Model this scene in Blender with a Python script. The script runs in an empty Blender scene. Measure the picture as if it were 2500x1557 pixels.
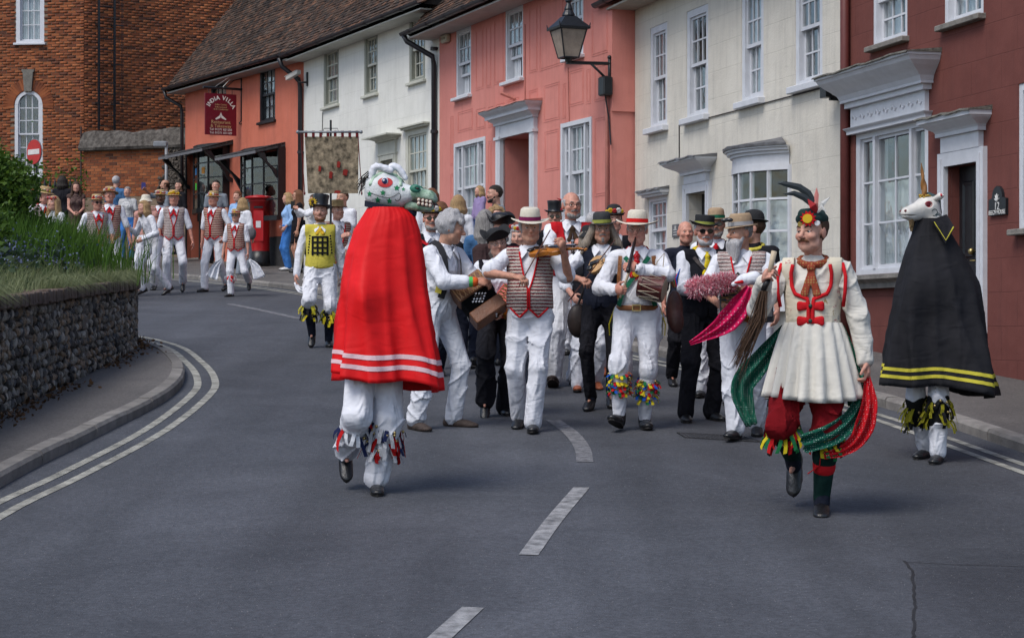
import bpy, math, random
import numpy as np
from mathutils import Vector, Matrix, Euler

R = math.radians
SC = bpy.context.scene
COL = SC.collection
# ------------------------------------------------------------------ camera
FPX = 4861.0            # focal length in pixels of the 2500 px wide photograph (70 mm)
HOR = 800.0             # horizon row
CAMZ = 1.96
SLOPE = (HOR-448.0)/FPX           # the street climbs away from the camera
cam = bpy.data.cameras.new('camera'); cam.lens = 70.0; cam.sensor_width = 36.0
cam.shift_y = (HOR - 778.5) / 2500.0
cam.clip_start = 0.1; cam.clip_end = 600.0
cam_o = bpy.data.objects.new('camera', cam); COL.objects.link(cam_o)
cam_o.location = (0, 0, CAMZ); cam_o.rotation_euler = (R(90), 0, 0)
SC.camera = cam_o
# ------------------------------------------------------------------ light
SUN_EL, SUN_AZ = 56.0, 222.0     # azimuth clockwise from +Y: behind the camera, a little left
w = bpy.data.worlds.new('World'); SC.world = w; w.use_nodes = True
wn = w.node_tree.nodes; wl = w.node_tree.links
for n in list(wn): wn.remove(n)
sky = wn.new('ShaderNodeTexSky'); sky.sky_type = 'NISHITA'; sky.sun_disc = False
sky.sun_elevation = R(SUN_EL); sky.sun_rotation = R(SUN_AZ)
sky.air_density = 1.0; sky.dust_density = 2.2; sky.ozone_density = 1.0; sky.altitude = 100
bg = wn.new('ShaderNodeBackground'); bg.inputs[1].default_value = 0.135
wo = wn.new('ShaderNodeOutputWorld')
wl.new(sky.outputs[0], bg.inputs[0]); wl.new(bg.outputs[0], wo.inputs[0])
sl = bpy.data.lights.new('sun', 'SUN'); sl.energy = 1.7; sl.angle = R(28); sl.color = (1.0, 0.975, 0.935)
so = bpy.data.objects.new('sun', sl); COL.objects.link(so)
az = R(SUN_AZ); el = R(SUN_EL)
so.rotation_euler = Vector((math.sin(az)*math.cos(el), math.cos(az)*math.cos(el), math.sin(el))).to_track_quat('Z', 'Y').to_euler()
so.location = (-10, -15, 30)
SC.view_settings.view_transform = 'Standard'; SC.view_settings.look = 'None'
SC.view_settings.exposure = 0.36; SC.view_settings.gamma = 1.0
SC.view_settings.use_curve_mapping = False
SC.cycles.max_bounces = 6; SC.cycles.transparent_max_bounces = 8
SC.cycles.caustics_reflective = False; SC.cycles.caustics_refractive = False
# ------------------------------------------------------------------ helpers
def ray_ground(px, py):
 Y = FPX*CAMZ/(py - (HOR - FPX*SLOPE)); return ((px-1250.0)/FPX*Y, Y)
def gz(y): return SLOPE*y
def XY(px, Y): return (px-1250.0)/FPX*Y
def ZP(py, Y): return CAMZ + (HOR-py)/FPX*Y

def srgb(r, g, b):
 f = lambda c: c/12.92 if c <= 0.04045 else ((c+0.055)/1.055)**2.4
 return (f(r/255), f(g/255), f(b/255))

class NT:
 """small node helper"""
 def __init__(s, m): s.n = m.node_tree.nodes; s.l = m.node_tree.links
 def add(s, t, ins=None, **kw):
  o = s.n.new(t)
  for k, v in kw.items(): setattr(o, k, v)
  for k, v in (ins or {}).items():
   if hasattr(v, 'is_output'): s.l.new(v, o.inputs[k])
   else: o.inputs[k].default_value = v
  return o
def c4(c): return (c[0], c[1], c[2], 1.0)
MATS = {}
def mat(name, col, rough=0.8, var=0.12, vscale=6.0, bump=0.0, bscale=40.0, metal=0.0, spec=0.4, col2=None, stretch=None, obj_var=0.0, sheen=0.0, coord='Object', detail=4):
 """plain material: colour with two octaves of blotch, grain bump"""
 if name in MATS: return MATS[name]
 m = bpy.data.materials.new(name); m.use_nodes = True; N = NT(m)
 p = N.n['Principled BSDF']
 tc = N.add('ShaderNodeTexCoord')
 src = tc.outputs[coord]
 if stretch:
  mp = N.add('ShaderNodeMapping', {'Vector': src}); mp.inputs['Scale'].default_value = stretch; src = mp.outputs[0]
 nz = N.add('ShaderNodeTexNoise', {'Vector': src, 'Scale': vscale, 'Detail': float(detail), 'Roughness': 0.6})
 lo = c4([c*(1-var) for c in col]); hi = c4([min(1, c*(1+var)) for c in (col2 or col)])
 cr = N.add('ShaderNodeValToRGB', {'Fac': nz.outputs[0]})
 cr.color_ramp.elements[0].position = 0.3; cr.color_ramp.elements[1].position = 0.7
 cr.color_ramp.elements[0].color = lo; cr.color_ramp.elements[1].color = hi
 out = cr.outputs[0]
 if obj_var:
  oi = N.add('ShaderNodeObjectInfo')
  mr = N.add('ShaderNodeMapRange', {'Value': oi.outputs['Random'], 'To Min': 1-obj_var, 'To Max': 1+obj_var})
  mx = N.add('ShaderNodeMix', {0: 1.0, 6: out, 7: mr.outputs[0]}, data_type='RGBA', blend_type='MULTIPLY'); out = mx.outputs[2]
 N.l.new(out, p.inputs['Base Color'])
 p.inputs['Roughness'].default_value = rough; p.inputs['Metallic'].default_value = metal
 p.inputs['Specular IOR Level'].default_value = spec
 if sheen: p.inputs['Sheen Weight'].default_value = sheen
 if bump:
  nb = N.add('ShaderNodeTexNoise', {'Vector': src, 'Scale': bscale, 'Detail': 5.0, 'Roughness': 0.65})
  b = N.add('ShaderNodeBump', {'Height': nb.outputs[0], 'Strength': min(1.0, bump), 'Distance': 0.02})
  N.l.new(b.outputs[0], p.inputs['Normal'])
 MATS[name] = m
 return m
def cloth(name, col, var=0.06, wr=0.45, rough=0.9, wscale=9.0, weave=260.0, spec=0.15, sheen=0.0):
 """fabric: wrinkles and weave in the bump"""
 if name in MATS: return MATS[name]
 m = bpy.data.materials.new(name); m.use_nodes = True; N = NT(m)
 p = N.n['Principled BSDF']; tc = N.add('ShaderNodeTexCoord')
 mp = N.add('ShaderNodeMapping', {'Vector': tc.outputs['Object']}); mp.inputs['Scale'].default_value = (1.0, 1.0, 0.45)
 nz = N.add('ShaderNodeTexNoise', {'Vector': mp.outputs[0], 'Scale': wscale*.8, 'Detail': 1.0, 'Roughness': 0.5, 'Distortion': 1.6})
 m2 = N.add('ShaderNodeMapping', {'Vector': tc.outputs['Object']}); m2.inputs['Scale'].default_value = (0.7, 0.7, 1.5); m2.inputs['Rotation'].default_value = (0.5, 0.4, 0.3)
 nf = N.add('ShaderNodeTexNoise', {'Vector': m2.outputs[0], 'Scale': wscale*1.6, 'Detail': 1.0, 'Roughness': 0.4, 'Distortion': 1.2}); bf = N.add('ShaderNodeBump', {'Height': nf.outputs[0], 'Strength': min(1.0, wr*1.3), 'Distance': 0.010})
 n2 = N.add('ShaderNodeTexNoise', {'Vector': tc.outputs['Object'], 'Scale': weave, 'Detail': 1.0})
 n3 = N.add('ShaderNodeTexNoise', {'Vector': tc.outputs['Object'], 'Scale': 5.0, 'Detail': 3.0})
 cr = N.add('ShaderNodeValToRGB', {'Fac': n3.outputs[0]})
 cr.color_ramp.elements[0].position = 0.3; cr.color_ramp.elements[1].position = 0.7
 cr.color_ramp.elements[0].color = c4([c*(1-var) for c in col]); cr.color_ramp.elements[1].color = c4([min(1, c*(1+var)) for c in col])
 N.l.new(cr.outputs[0], p.inputs['Base Color'])
 b1 = N.add('ShaderNodeBump', {'Height': nz.outputs[0], 'Strength': min(1.0, wr*1.8), 'Distance': 0.036, 'Normal': bf.outputs[0]})
 b2 = N.add('ShaderNodeBump', {'Height': n2.outputs[0], 'Strength': 0.12, 'Distance': 0.004, 'Normal': b1.outputs[0]})
 N.l.new(b2.outputs[0], p.inputs['Normal'])
 p.inputs['Roughness'].default_value = rough; p.inputs['Specular IOR Level'].default_value = spec
 if sheen: p.inputs['Sheen Weight'].default_value = sheen
 MATS[name] = m
 return m

class MB:
 """collects geometry for one mesh; T maps local (x,y,z) to the mesh frame"""
 def __init__(s, T=None): s.v = []; s.f = []; s.m = []; s.T = T; s.cur = 0
 def pt(s, p):
  s.v.append(tuple(s.T(*p)) if s.T else tuple(p)); return len(s.v)-1
 def face(s, *ids): s.f.append(tuple(ids)); s.m.append(s.cur)
 def quad(s, a, b, c, d): s.face(*[s.pt(p) for p in (a, b, c, d)])
 def poly(s, pts): s.face(*[s.pt(p) for p in pts])
 def box(s, x0, x1, y0, y1, z0, z1):
  i = [s.pt(p) for p in ((x0,y0,z0),(x1,y0,z0),(x1,y1,z0),(x0,y1,z0),(x0,y0,z1),(x1,y0,z1),(x1,y1,z1),(x0,y1,z1))]
  for f in ((0,3,2,1),(4,5,6,7),(0,1,5,4),(1,2,6,5),(2,3,7,6),(3,0,4,7)): s.face(*[i[k] for k in f])
  return s
 def bevbox(s, x0, x1, y0, y1, z0, z1, b):
  """box with chamfered edges on top and sides"""
  ring = lambda z, e: [(x0+e,y0+e,z),(x1-e,y0+e,z),(x1-e,y1-e,z),(x0+e,y1-e,z)]
  def oct_(z, e):
   return [(x0+e+b,y0+e,z),(x1-e-b,y0+e,z),(x1-e,y0+e+b,z),(x1-e,y1-e-b,z),(x1-e-b,y1-e,z),(x0+e+b,y1-e,z),(x0+e,y1-e-b,z),(x0+e,y0+e+b,z)]
  rs = [oct_(z0, b), oct_(z0+b, 0), oct_(z1-b, 0), oct_(z1, b)]
  s.loft(rs, cap=True); return s
 def loft(s, rings, closed=True, cap=False):
  idx = [[s.pt(p) for p in r] for r in rings]
  n = len(idx[0])
  for a, b in zip(idx[:-1], idx[1:]):
   for k in range(n if closed else n-1):
    s.face(a[k], a[(k+1) % n], b[(k+1) % n], b[k])
  if cap: s.face(*reversed(idx[0])); s.face(*idx[-1])
  return s
 def tube(s, path, r, n=8, cap=True, flat=1.0):
  path = [Vector(p) for p in path]; rings = []; L = len(path)
  up = None
  for i, p in enumerate(path):
   t = (path[min(i+1, L-1)] - path[max(i-1, 0)])
   if t.length < 1e-9: t = Vector((0,0,1))
   t.normalize()
   if up is None:
    up = Vector((0,0,1)) if abs(t.z) < 0.9 else Vector((1,0,0))
   a = t.cross(up)
   if a.length < 1e-6: a = t.orthogonal()
   a.normalize(); b = a.cross(t).normalized(); up = b
   rr = r[i] if isinstance(r, (list, tuple)) else r
   rings.append([tuple(p + a*(rr*math.cos(2*math.pi*k/n)) + b*(rr*flat*math.sin(2*math.pi*k/n))) for k in range(n)])
  return s.loft(rings, True, cap)
 def lathe(s, prof, n=16, c=(0,0,0), sx=1.0, sy=1.0, cap=False):
  return s.loft([[(c[0]+r*sx*math.cos(2*math.pi*k/n), c[1]+r*sy*math.sin(2*math.pi*k/n), c[2]+z) for k in range(n)] for r, z in prof], True, cap)
 def prism(s, poly, z0, z1, plane='xz', ):
  """extrude a 2-D outline; plane xz: depth along y"""
  f = (lambda a, b, d: (a, d, b)) if plane == 'xz' else ((lambda a, b, d: (a, b, d)) if plane == 'xy' else (lambda a, b, d: (d, a, b)))
  A = [s.pt(f(a, b, z0)) for a, b in poly]; B = [s.pt(f(a, b, z1)) for a, b in poly]; n = len(poly)
  for k in range(n): s.face(A[k], A[(k+1) % n], B[(k+1) % n], B[k])
  s.face(*reversed(A)); s.face(*B); return s
 def sphere(s, c, r, n=8, m=6, sc=(1,1,1)):
  rings = []
  for j in range(1, m):
   ph = math.pi*j/m
   rings.append([(c[0]+sc[0]*r*math.sin(ph)*math.cos(2*math.pi*k/n), c[1]+sc[1]*r*math.sin(ph)*math.sin(2*math.pi*k/n), c[2]+sc[2]*r*math.cos(ph)) for k in range(n)])
  idx0 = len(s.v); s.loft(rings)
  t = s.pt((c[0], c[1], c[2]+sc[2]*r)); b = s.pt((c[0], c[1], c[2]-sc[2]*r))
  for k in range(n):
   s.face(t, idx0+(k+1) % n, idx0+k)
   q = idx0+(m-2)*n; s.face(b, q+k, q+(k+1) % n)
  return s
 def mesh(s, name, mats, smooth=False):
  me = bpy.data.meshes.new(name); me.from_pydata(s.v, [], s.f)
  for m in (mats if isinstance(mats, (list, tuple)) else [mats]): me.materials.append(m)
  if any(s.m): me.polygons.foreach_set('material_index', s.m)
  if smooth: me.polygons.foreach_set('use_smooth', [True]*len(s.f))
  me.update(); return me
 def build(s, name, mats, parent=None, smooth=False, **props):
  return obj(name, s.mesh(name, mats, smooth), parent, **props)
def obj(name, data, parent=None, loc=None, rot=None, **props):
 o = bpy.data.objects.new(name, data); COL.objects.link(o)
 if parent is not None: o.parent = parent
 if loc is not None: o.location = loc
 if rot is not None: o.rotation_euler = rot
 for k, v in props.items():
  if v is not None: o[k] = v
 return o
def thing(name, label, category, loc=(0,0,0), rotz=0.0, group=None):
 return obj(name, None, None, loc, (0,0,rotz), label=label, category=category, group=group)
def np_mesh(name, V, Fq, mats, smooth=False, mi=None):
 me = bpy.data.meshes.new(name)
 V = np.asarray(V, np.float32).reshape(-1, 3); Fq = np.asarray(Fq, np.int32); k = Fq.shape[1]
 me.vertices.add(len(V)); me.vertices.foreach_set('co', V.ravel())
 me.loops.add(Fq.size); me.loops.foreach_set('vertex_index', Fq.ravel())
 me.polygons.add(len(Fq)); me.polygons.foreach_set('loop_start', np.arange(0, Fq.size, k, dtype=np.int32))
 for m in (mats if isinstance(mats, (list, tuple)) else [mats]): me.materials.append(m)
 if smooth: me.polygons.foreach_set('use_smooth', np.ones(len(Fq), bool))
 if mi is not None: me.polygons.foreach_set('material_index', np.asarray(mi, np.int32))
 me.update(calc_edges=True); return me
def catmull(pts, step=0.4):
 P = [np.array(p, float) for p in pts]; out = []
 for i in range(len(P)-1):
  p0 = P[i-1] if i else 2*P[0]-P[1]; p1 = P[i]; p2 = P[i+1]; p3 = P[i+2] if i+2 < len(P) else 2*P[-1]-P[-2]
  n = max(2, int(np.linalg.norm(p2-p1)/step))
  for k in range(n):
   t = k/n
   out.append(0.5*((2*p1)+(-p0+p2)*t+(2*p0-5*p1+4*p2-p3)*t*t+(-p0+3*p1-3*p2+p3)*t**3))
 out.append(P[-1]); return np.array(out)
def offset(path, d):
 """shift a 2-D path to its left by d"""
 t = np.gradient(path, axis=0); t /= np.linalg.norm(t, axis=1)[:, None] + 1e-9
 return path + np.stack([-t[:, 1], t[:, 0]], 1)*d
rnd = random.Random(7)
nrs = np.random.RandomState(11)
# ================================================================== THE STREET
def asphalt(name, base, patch, scale=1.0, bump=0.6):
 m = bpy.data.materials.new(name); m.use_nodes = True; N = NT(m); p = N.n['Principled BSDF']
 tc = N.add('ShaderNodeTexCoord').outputs['Object']
 n1 = N.add('ShaderNodeTexNoise', {'Vector': tc, 'Scale': 0.55, 'Detail': 7.0, 'Roughness': 0.7, 'Distortion': 0.8})
 v = N.add('ShaderNodeTexVoronoi', {'Vector': tc, 'Scale': 110.0*scale})
 v2 = N.add('ShaderNodeTexNoise', {'Vector': tc, 'Scale': 34.0*scale, 'Detail': 6.0, 'Roughness': 0.85})
 mp = N.add('ShaderNodeMapping', {'Vector': tc}); mp.inputs['Scale'].default_value = (2.2, 0.14, 1)
 n3 = N.add('ShaderNodeTexNoise', {'Vector': mp.outputs[0], 'Scale': 0.8, 'Detail': 3.0})
 cr = N.add('ShaderNodeValToRGB', {'Fac': n1.outputs[0]})
 cr.color_ramp.elements[0].position = 0.32; cr.color_ramp.elements[1].position = 0.68
 cr.color_ramp.elements[0].color = c4(base); cr.color_ramp.elements[1].color = c4(patch)
 ma = N.add('ShaderNodeMapRange', {'Value': v2.outputs[0], 'From Min': 0.25, 'From Max': 0.75, 'To Min': 0.66, 'To Max': 1.34})
 mx = N.add('ShaderNodeMix', {0: 1.0, 6: cr.outputs[0], 7: ma.outputs[0]}, data_type='RGBA', blend_type='MULTIPLY')
 mb = N.add('ShaderNodeMapRange', {'Value': n3.outputs[0], 'From Min': 0.3, 'From Max': 0.7, 'To Min': 0.78, 'To Max': 1.22})
 mx2 = N.add('ShaderNodeMix', {0: 1.0, 6: mx.outputs[2], 7: mb.outputs[0]}, data_type='RGBA', blend_type='MULTIPLY')
 pc = N.add('ShaderNodeTexVoronoi', {'Vector': tc, 'Scale': 52.0*scale}); ps = N.add('ShaderNodeSeparateColor', {0: pc.outputs['Color']}); pm = N.add('ShaderNodeMapRange', {'Value': ps.outputs[0], 'To Min': 0.8, 'To Max': 1.2}); mx2 = N.add('ShaderNodeMix', {0: 1.0, 6: mx2.outputs[2], 7: pm.outputs[0]}, data_type='RGBA', blend_type='MULTIPLY')
 # pale chips in the surfacing
 cv = N.add('ShaderNodeTexVoronoi', {'Vector': tc, 'Scale': 38.0*scale})
 lt = N.add('ShaderNodeMath', {0: cv.outputs['Distance'], 1: 0.13}, operation='LESS_THAN')
 rg = N.add('ShaderNodeSeparateColor', {0: cv.outputs['Color']})
 gt = N.add('ShaderNodeMath', {0: rg.outputs[0], 1: 0.8}, operation='GREATER_THAN')
 am = N.add('ShaderNodeMath', {0: lt.outputs[0], 1: gt.outputs[0]}, operation='MULTIPLY')
 mx3 = N.add('ShaderNodeMix', {0: am.outputs[0], 6: mx2.outputs[2], 7: (0.24, 0.235, 0.23, 1)}, data_type='RGBA')
 N.l.new(mx3.outputs[2], p.inputs['Base Color'])
 b = N.add('ShaderNodeBump', {'Height': v.outputs['Distance'], 'Strength': bump, 'Distance': 0.006})
 N.l.new(b.outputs[0], p.inputs['Normal'])
 p.inputs['Roughness'].default_value = 0.78; p.inputs['Specular IOR Level'].default_value = 0.45
 return m
M_ROAD = asphalt('road_asphalt', (0.039, 0.042, 0.050), (0.070, 0.074, 0.086))
M_PAVE = asphalt('pavement_asphalt', (0.085, 0.078, 0.074), (0.125, 0.115, 0.108), 1.2)
M_KERB = mat('kerb_stone', (0.19, 0.178, 0.165), 0.85, 0.28, 5, 0.5, 60, obj_var=0.2)
M_LINE = mat('line_paint', (0.20, 0.197, 0.175), 0.8, 0.35, 7, 0.6, 90, col2=(0.34, 0.335, 0.295), detail=10)
M_DASH = mat('dash_paint', (0.15, 0.152, 0.158), 0.8, 0.35, 11, 0.5, 90, col2=(0.29, 0.29, 0.295), detail=10)
M_TAR = mat('tar_seam', (0.016, 0.016, 0.018), 0.7, 0.3, 20, 0.5, 60)

# one sheet of road that reaches past everything in view, levelling out at the top of the hill
b = MB(); ys = [-12, 0, 15, 30, 45, 60, 75, 300]
gzs = lambda y: SLOPE*y if y <= 60 else SLOPE*60 + 0.03*(y-60)
for a, c in zip(ys[:-1], ys[1:]):
 b.quad((-150, a, gzs(a)), (150, a, gzs(a)), (150, c, gzs(c)), (-150, c, gzs(c)))
b.build('road', M_ROAD, kind='structure')

KR = catmull([(4.9, -2), (4.7, 4), (4.3, 10), (3.74, 14.4), (3.15, 17.8), (1.65, 22.6), (-0.9, 29), (-3.85, 36.3), (-6.8, 40.9), (-10.5, 43.6), (-16, 45.5)], 0.35)
KL = catmull([(-3.2, -2), (-3.3, 6), (-3.3, 12.7), (-3.22, 15.1), (-3.12, 17.9), (-3.26, 19.8), (-3.62, 21.6), (-4.15, 23.2), (-5.2, 24.9), (-7.6, 26.8), (-12, 28.6), (-18, 30)], 0.3)
FR = catmull([(7.4, -2), (6.9, 8), (5.6, 16.5), (4.86, 18.9), (3.83, 22.92), (1.84, 29.8), (-1.34, 36.8), (-4.58, 43.85), (-8.19, 50.05), (-10.5, 52.5), (-18, 54)], 0.5)

def strip(name, path, d0, d1, dz, m, side=1, **kw):
 """sheet that follows a path between two offsets, dz above the road"""
 a = offset(path, side*d0); c = offset(path, side*d1); b = MB()
 ia = [b.pt((p[0], p[1], gz(p[1])+dz)) for p in a]; ic = [b.pt((p[0], p[1], gz(p[1])+dz)) for p in c]
 for k in range(len(ia)-1): b.face(ia[k], ia[k+1], ic[k+1], ic[k])
 return b.build(name, m, **kw)
def pavement(name, kerb, back, side):
 n = len(kerb); b = MB()
 t = np.linspace(0, len(back)-1, n); bk = np.stack([np.interp(t, np.arange(len(back)), back[:, i]) for i in (0, 1)], 1)
 ke = offset(kerb, side*0.10)
 rows = [[b.pt((p[0], p[1], gz(p[1])+h)) for p, h in zip(q, [0.092]*n)] for q in (ke, ke*0.6+bk*0.4, bk)]
 for r0, r1 in zip(rows[:-1], rows[1:]):
  for k in range(n-1): b.face(r0[k], r0[k+1], r1[k+1], r1[k])
 return b.build(name, M_PAVE, kind='structure')
def kerb_stones(name, kerb, side, lo, hi):
 """granite kerb, each stone a piece of its own"""
 root = None; seg = 3; i = 0; k = 0
 holder = obj(name, None, None, kind='structure')
 while i+seg < len(kerb):
  q = kerb[i:i+seg+1]
  if lo <= q[0][1] <= hi:
   o0 = offset(q, 0.0); o1 = offset(q, side*0.125); b = MB(); j = rnd.uniform(-.006, .006); rings = []
   for a, c, e in zip(o0, o1, np.linspace(0, 1, seg+1)):
    if e == 0: a = a*0.99+q[1]*0.01; 
    z = gz(a[1]); ao = a*0.85+c*0.15
    rings.append([(a[0], a[1], z-0.02), (a[0], a[1], z+0.070+j), (ao[0], ao[1], z+0.096+j), (c[0], c[1], z+0.100+j), (c[0], c[1], z-0.02)])
   for r in (0, -1):   # close the joint a little
    cc = np.mean(np.array(rings[1 if r == 0 else -2]), 0); rings[r] = [tuple(np.array(p)*0.985+cc*0.015) if 0 else p for p in rings[r]]
   d = (np.array(rings[-1][0])-np.array(rings[0][0])); d = d/np.linalg.norm(d)*0.006
   rings[0] = [tuple(np.array(p)+d) for p in rings[0]]; rings[-1] = [tuple(np.array(p)-d) for p in rings[-1]]
   b.loft(rings, True, True); b.build('kerb_stone', M_KERB, holder); k += 1
  i += seg
 return holder
pavement('pavement_right', KR, FR, -1)
kerb_stones('kerb_right', KR, -1, 3, 44)
WL = catmull([(-4.0, -2), (-4.02, 6), (-4.08, 12), (-4.14, 16), (-4.18, 19), (-4.22, 21), (-4.34, 22.8), (-4.78, 24.2), (-5.9, 25.4), (-8, 26.6), (-12, 28.2), (-18, 29.6)], 0.3)
pavement('pavement_left', KL, WL, 1)
kerb_stones('kerb_left', KL, 1, 3, 28)
# yellow lines, worn pale
YL = catmull([(-2.95, 3), (-2.99, 9), (-3.01, 11.7), (-2.88, 13.4), (-2.75, 15.8), (-2.80, 18.4), (-2.97, 19.9), (-3.39, 21.8), (-4.1, 24.2), (-5.2, 26.0), (-7.6, 27.9), (-12, 29.8)], 0.3)
strip('yellow_line', YL, -0.036, 0.036, 0.004, M_LINE, kind='structure'); strip('yellow_line', YL, 0.135, 0.207, 0.004, M_LINE, kind='structure')
strip('yellow_line', KR, 0.21, 0.28, 0.004, M_LINE, kind='structure'); strip('yellow_line', KR, 0.37, 0.44, 0.004, M_LINE, kind='structure')
# centre dashes and the faded warning line
def dash(pts, wd, m=M_DASH):
 P = catmull(pts, 0.2); strip('centre_dash', P, -wd/2, wd/2, 0.004, m, kind='structure')
G = ray_ground
dash([G(1420, 1190), G(1352, 1270), G(1290, 1355)], 0.105); dash([G(1155, 1483), G(1060, 1570), G(990, 1640)], 0.105)
M_FADE = mat('faded_paint', (0.105, 0.107, 0.115), 0.85, 0.4, 16, 0.5, 90, col2=(0.17, 0.17, 0.18), detail=8)
dash([G(1350, 1025), G(1395, 1058), G(1422, 1095), G(1428, 1128)], 0.12, M_FADE); dash([G(560, 742), G(640, 758), G(730, 778)], 0.12, M_FADE)
# repaired trench seams lower right
b = MB(); q = [G(2236, 1384), G(2600, 1389), G(2900, 1640), G(2238, 1640)]; b.poly([(x, y, gz(y)+.002) for x, y in q][::-1]); b.build('road_patch', asphalt('patch_asphalt', (0.036, 0.038, 0.046), (0.055, 0.058, 0.068), 1.1), kind='structure')
def seam(pix, wd):
 P = catmull([G(*q) for q in pix], 0.06); P = P + nrs.uniform(-.006, .006, P.shape); strip('tar_seam', P, -wd/2, wd/2, 0.003, M_TAR, kind='structure')
seam([(2208, 1368), (2225, 1392), (2231, 1430), (2233, 1490), (2230, 1560), (2232, 1640)], 0.014)
seam([(2213, 1372), (2330, 1378), (2430, 1381), (2560, 1385)], 0.007)
# inspection cover in the carriageway
cv = thing('inspection_cover', 'rectangular dark metal inspection cover set in the road surface', 'cover', (0, 0, 0))
c0, c1, c2, c3 = G(1652, 1057), G(1812, 1066), G(1862, 1080), G(1672, 1069)
M_IRON = mat('cover_iron', (0.03, 0.03, 0.033), 0.6, 0.3, 30, 0.5, 60, metal=0.3)
def cvp(u, v, h):
 p = [(c0[i]*(1-u)+c1[i]*u)*(1-v)+(c3[i]*(1-u)+c2[i]*u)*v for i in (0, 1)]; return (p[0], p[1], gz(p[1])+h)
b = MB(cvp); b.box(0.03, 0.97, 0.06, 0.94, 0.002, 0.006); b.build('lid', M_ROAD, cv)
b = MB(cvp)
for q in ((0, 1, 0, .05), (0, 1, .95, 1), (0, .02, .05, .95), (.98, 1, .05, .95)): b.box(*q, 0.002, 0.009)
b.build('frame', M_IRON, cv)
b = MB(cvp)
for k in range(14):
 b.box(.06+k*.064, .085+k*.064, .12, .88, 0.006, 0.009)
b.build('tread_bars', M_IRON, cv)

# ================================================================== FLINT WALL, BED AND PLANTING
M_MORT = mat('flint_mortar', (0.095, 0.082, 0.067), 0.95, 0.3, 14, 0.7, 60)
fl_mats = [mat('flint_dark', (0.042, 0.039, 0.038), 0.4, 0.5, 25, 0.5, 50, obj_var=0.3), mat('flint_grey', (0.15, 0.135, 0.118), 0.55, 0.4, 22, 0.5, 50, obj_var=0.3),
           mat('flint_brown', (0.17, 0.122, 0.084), 0.6, 0.4, 22, 0.5, 50, obj_var=0.3), mat('flint_pale', (0.36, 0.33, 0.29), 0.7, 0.35, 22, 0.5, 50, obj_var=0.25)]
M_COPE = mat('coping_brick', (0.12, 0.082, 0.064), 0.9, 0.35, 12, 0.7, 45, col2=(0.12, 0.095, 0.08), obj_var=0.25)
fw = thing('flint_retaining_wall', 'low curved retaining wall of dark knapped flints with a brick coping, at the bend', 'wall')
arc = np.concatenate([[0], np.cumsum(np.linalg.norm(np.diff(WL, axis=0), axis=1))])
def wall_at(s):
 x = np.interp(s, arc, WL[:, 0]); y = np.interp(s, arc, WL[:, 1])
 x2 = np.interp(s+.05, arc, WL[:, 0]); y2 = np.interp(s+.05, arc, WL[:, 1])
 t = np.array([x2-x, y2-y]); t /= np.linalg.norm(t)+1e-9
 return np.array([x, y]), t, np.array([t[1], -t[0]])      # point, tangent, outward (to the road)
def wtop(y): return 1.93 + 0.0585*(y-16.1) + 0.0          # absolute height of the wall head under the coping
def wtopz(y): return gz(y) + np.interp(y, [12, 16, 20, 23.4, 26, 30], [1.02, 0.94, 0.84, 0.74, 0.7, 0.7])
rings = []
for s in np.arange(arc[0], arc[-1], 0.4):
 p, t, n = wall_at(s); q = p - n*0.35; z0 = gz(p[1]); z1 = wtopz(p[1])
 rings.append([(p[0], p[1], z0-0.05), (p[0], p[1], z1), (q[0], q[1], z1), (q[0], q[1], z0-0.05)])
b = MB(); b.loft(rings, True, True); b.build('mortar_core', M_MORT, fw)
def lump(seed):
 r = random.Random(seed); b = MB(); n, m = 7, 4
 rg = []
 for j in range(m+1):
  ph = math.pi*(0.08+0.84*j/m); rg.append([(math.sin(ph)*math.cos(6.283*k/n)*r.uniform(.75, 1.1), math.sin(ph)*math.sin(6.283*k/n)*r.uniform(.8, 1.1), math.cos(ph)*r.uniform(.85, 1.05)) for k in range(n)])
 b.loft(rg, True, True); return b
lumps = [[lump(i+10*j) for i in range(4)] for j in range(4)]
lmesh = [[lumps[j][i].mesh('flint', fl_mats[j]) for i in range(4)] for j in range(4)]
sA = np.interp(14.6, WL[:60, 1], arc[:60]); 
cand = []
s = 0.0
s_lo = arc[np.argmin(np.abs(WL[:, 1]-14.0))]; s_hi = arc[np.argmin(np.abs(WL[:, 0]+6.6)+100*(WL[:, 1] < 24))]
z = 0.02; row = 0
while z < 1.0:
 s = s_lo + rnd.uniform(0, .08)
 while s < s_hi:
  wd = rnd.uniform(.03, .085); ht = rnd.uniform(.045, .105)
  p, t, n = wall_at(s+wd/2); top = wtopz(p[1])-gz(p[1])
  zz = z*top/0.94
  if zz+ht*.6 < top: cand.append((s+wd/2, zz+ht/2+rnd.uniform(-.012, .012), wd*.5, ht*rnd.uniform(.5, .68)))
  s += wd*rnd.uniform(.82, 1.0)
 z += 0.083; row += 1
cand.sort(key=lambda c: c[0]); bulk = {j: MB() for j in range(4)}
seen_n = 0
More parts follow.
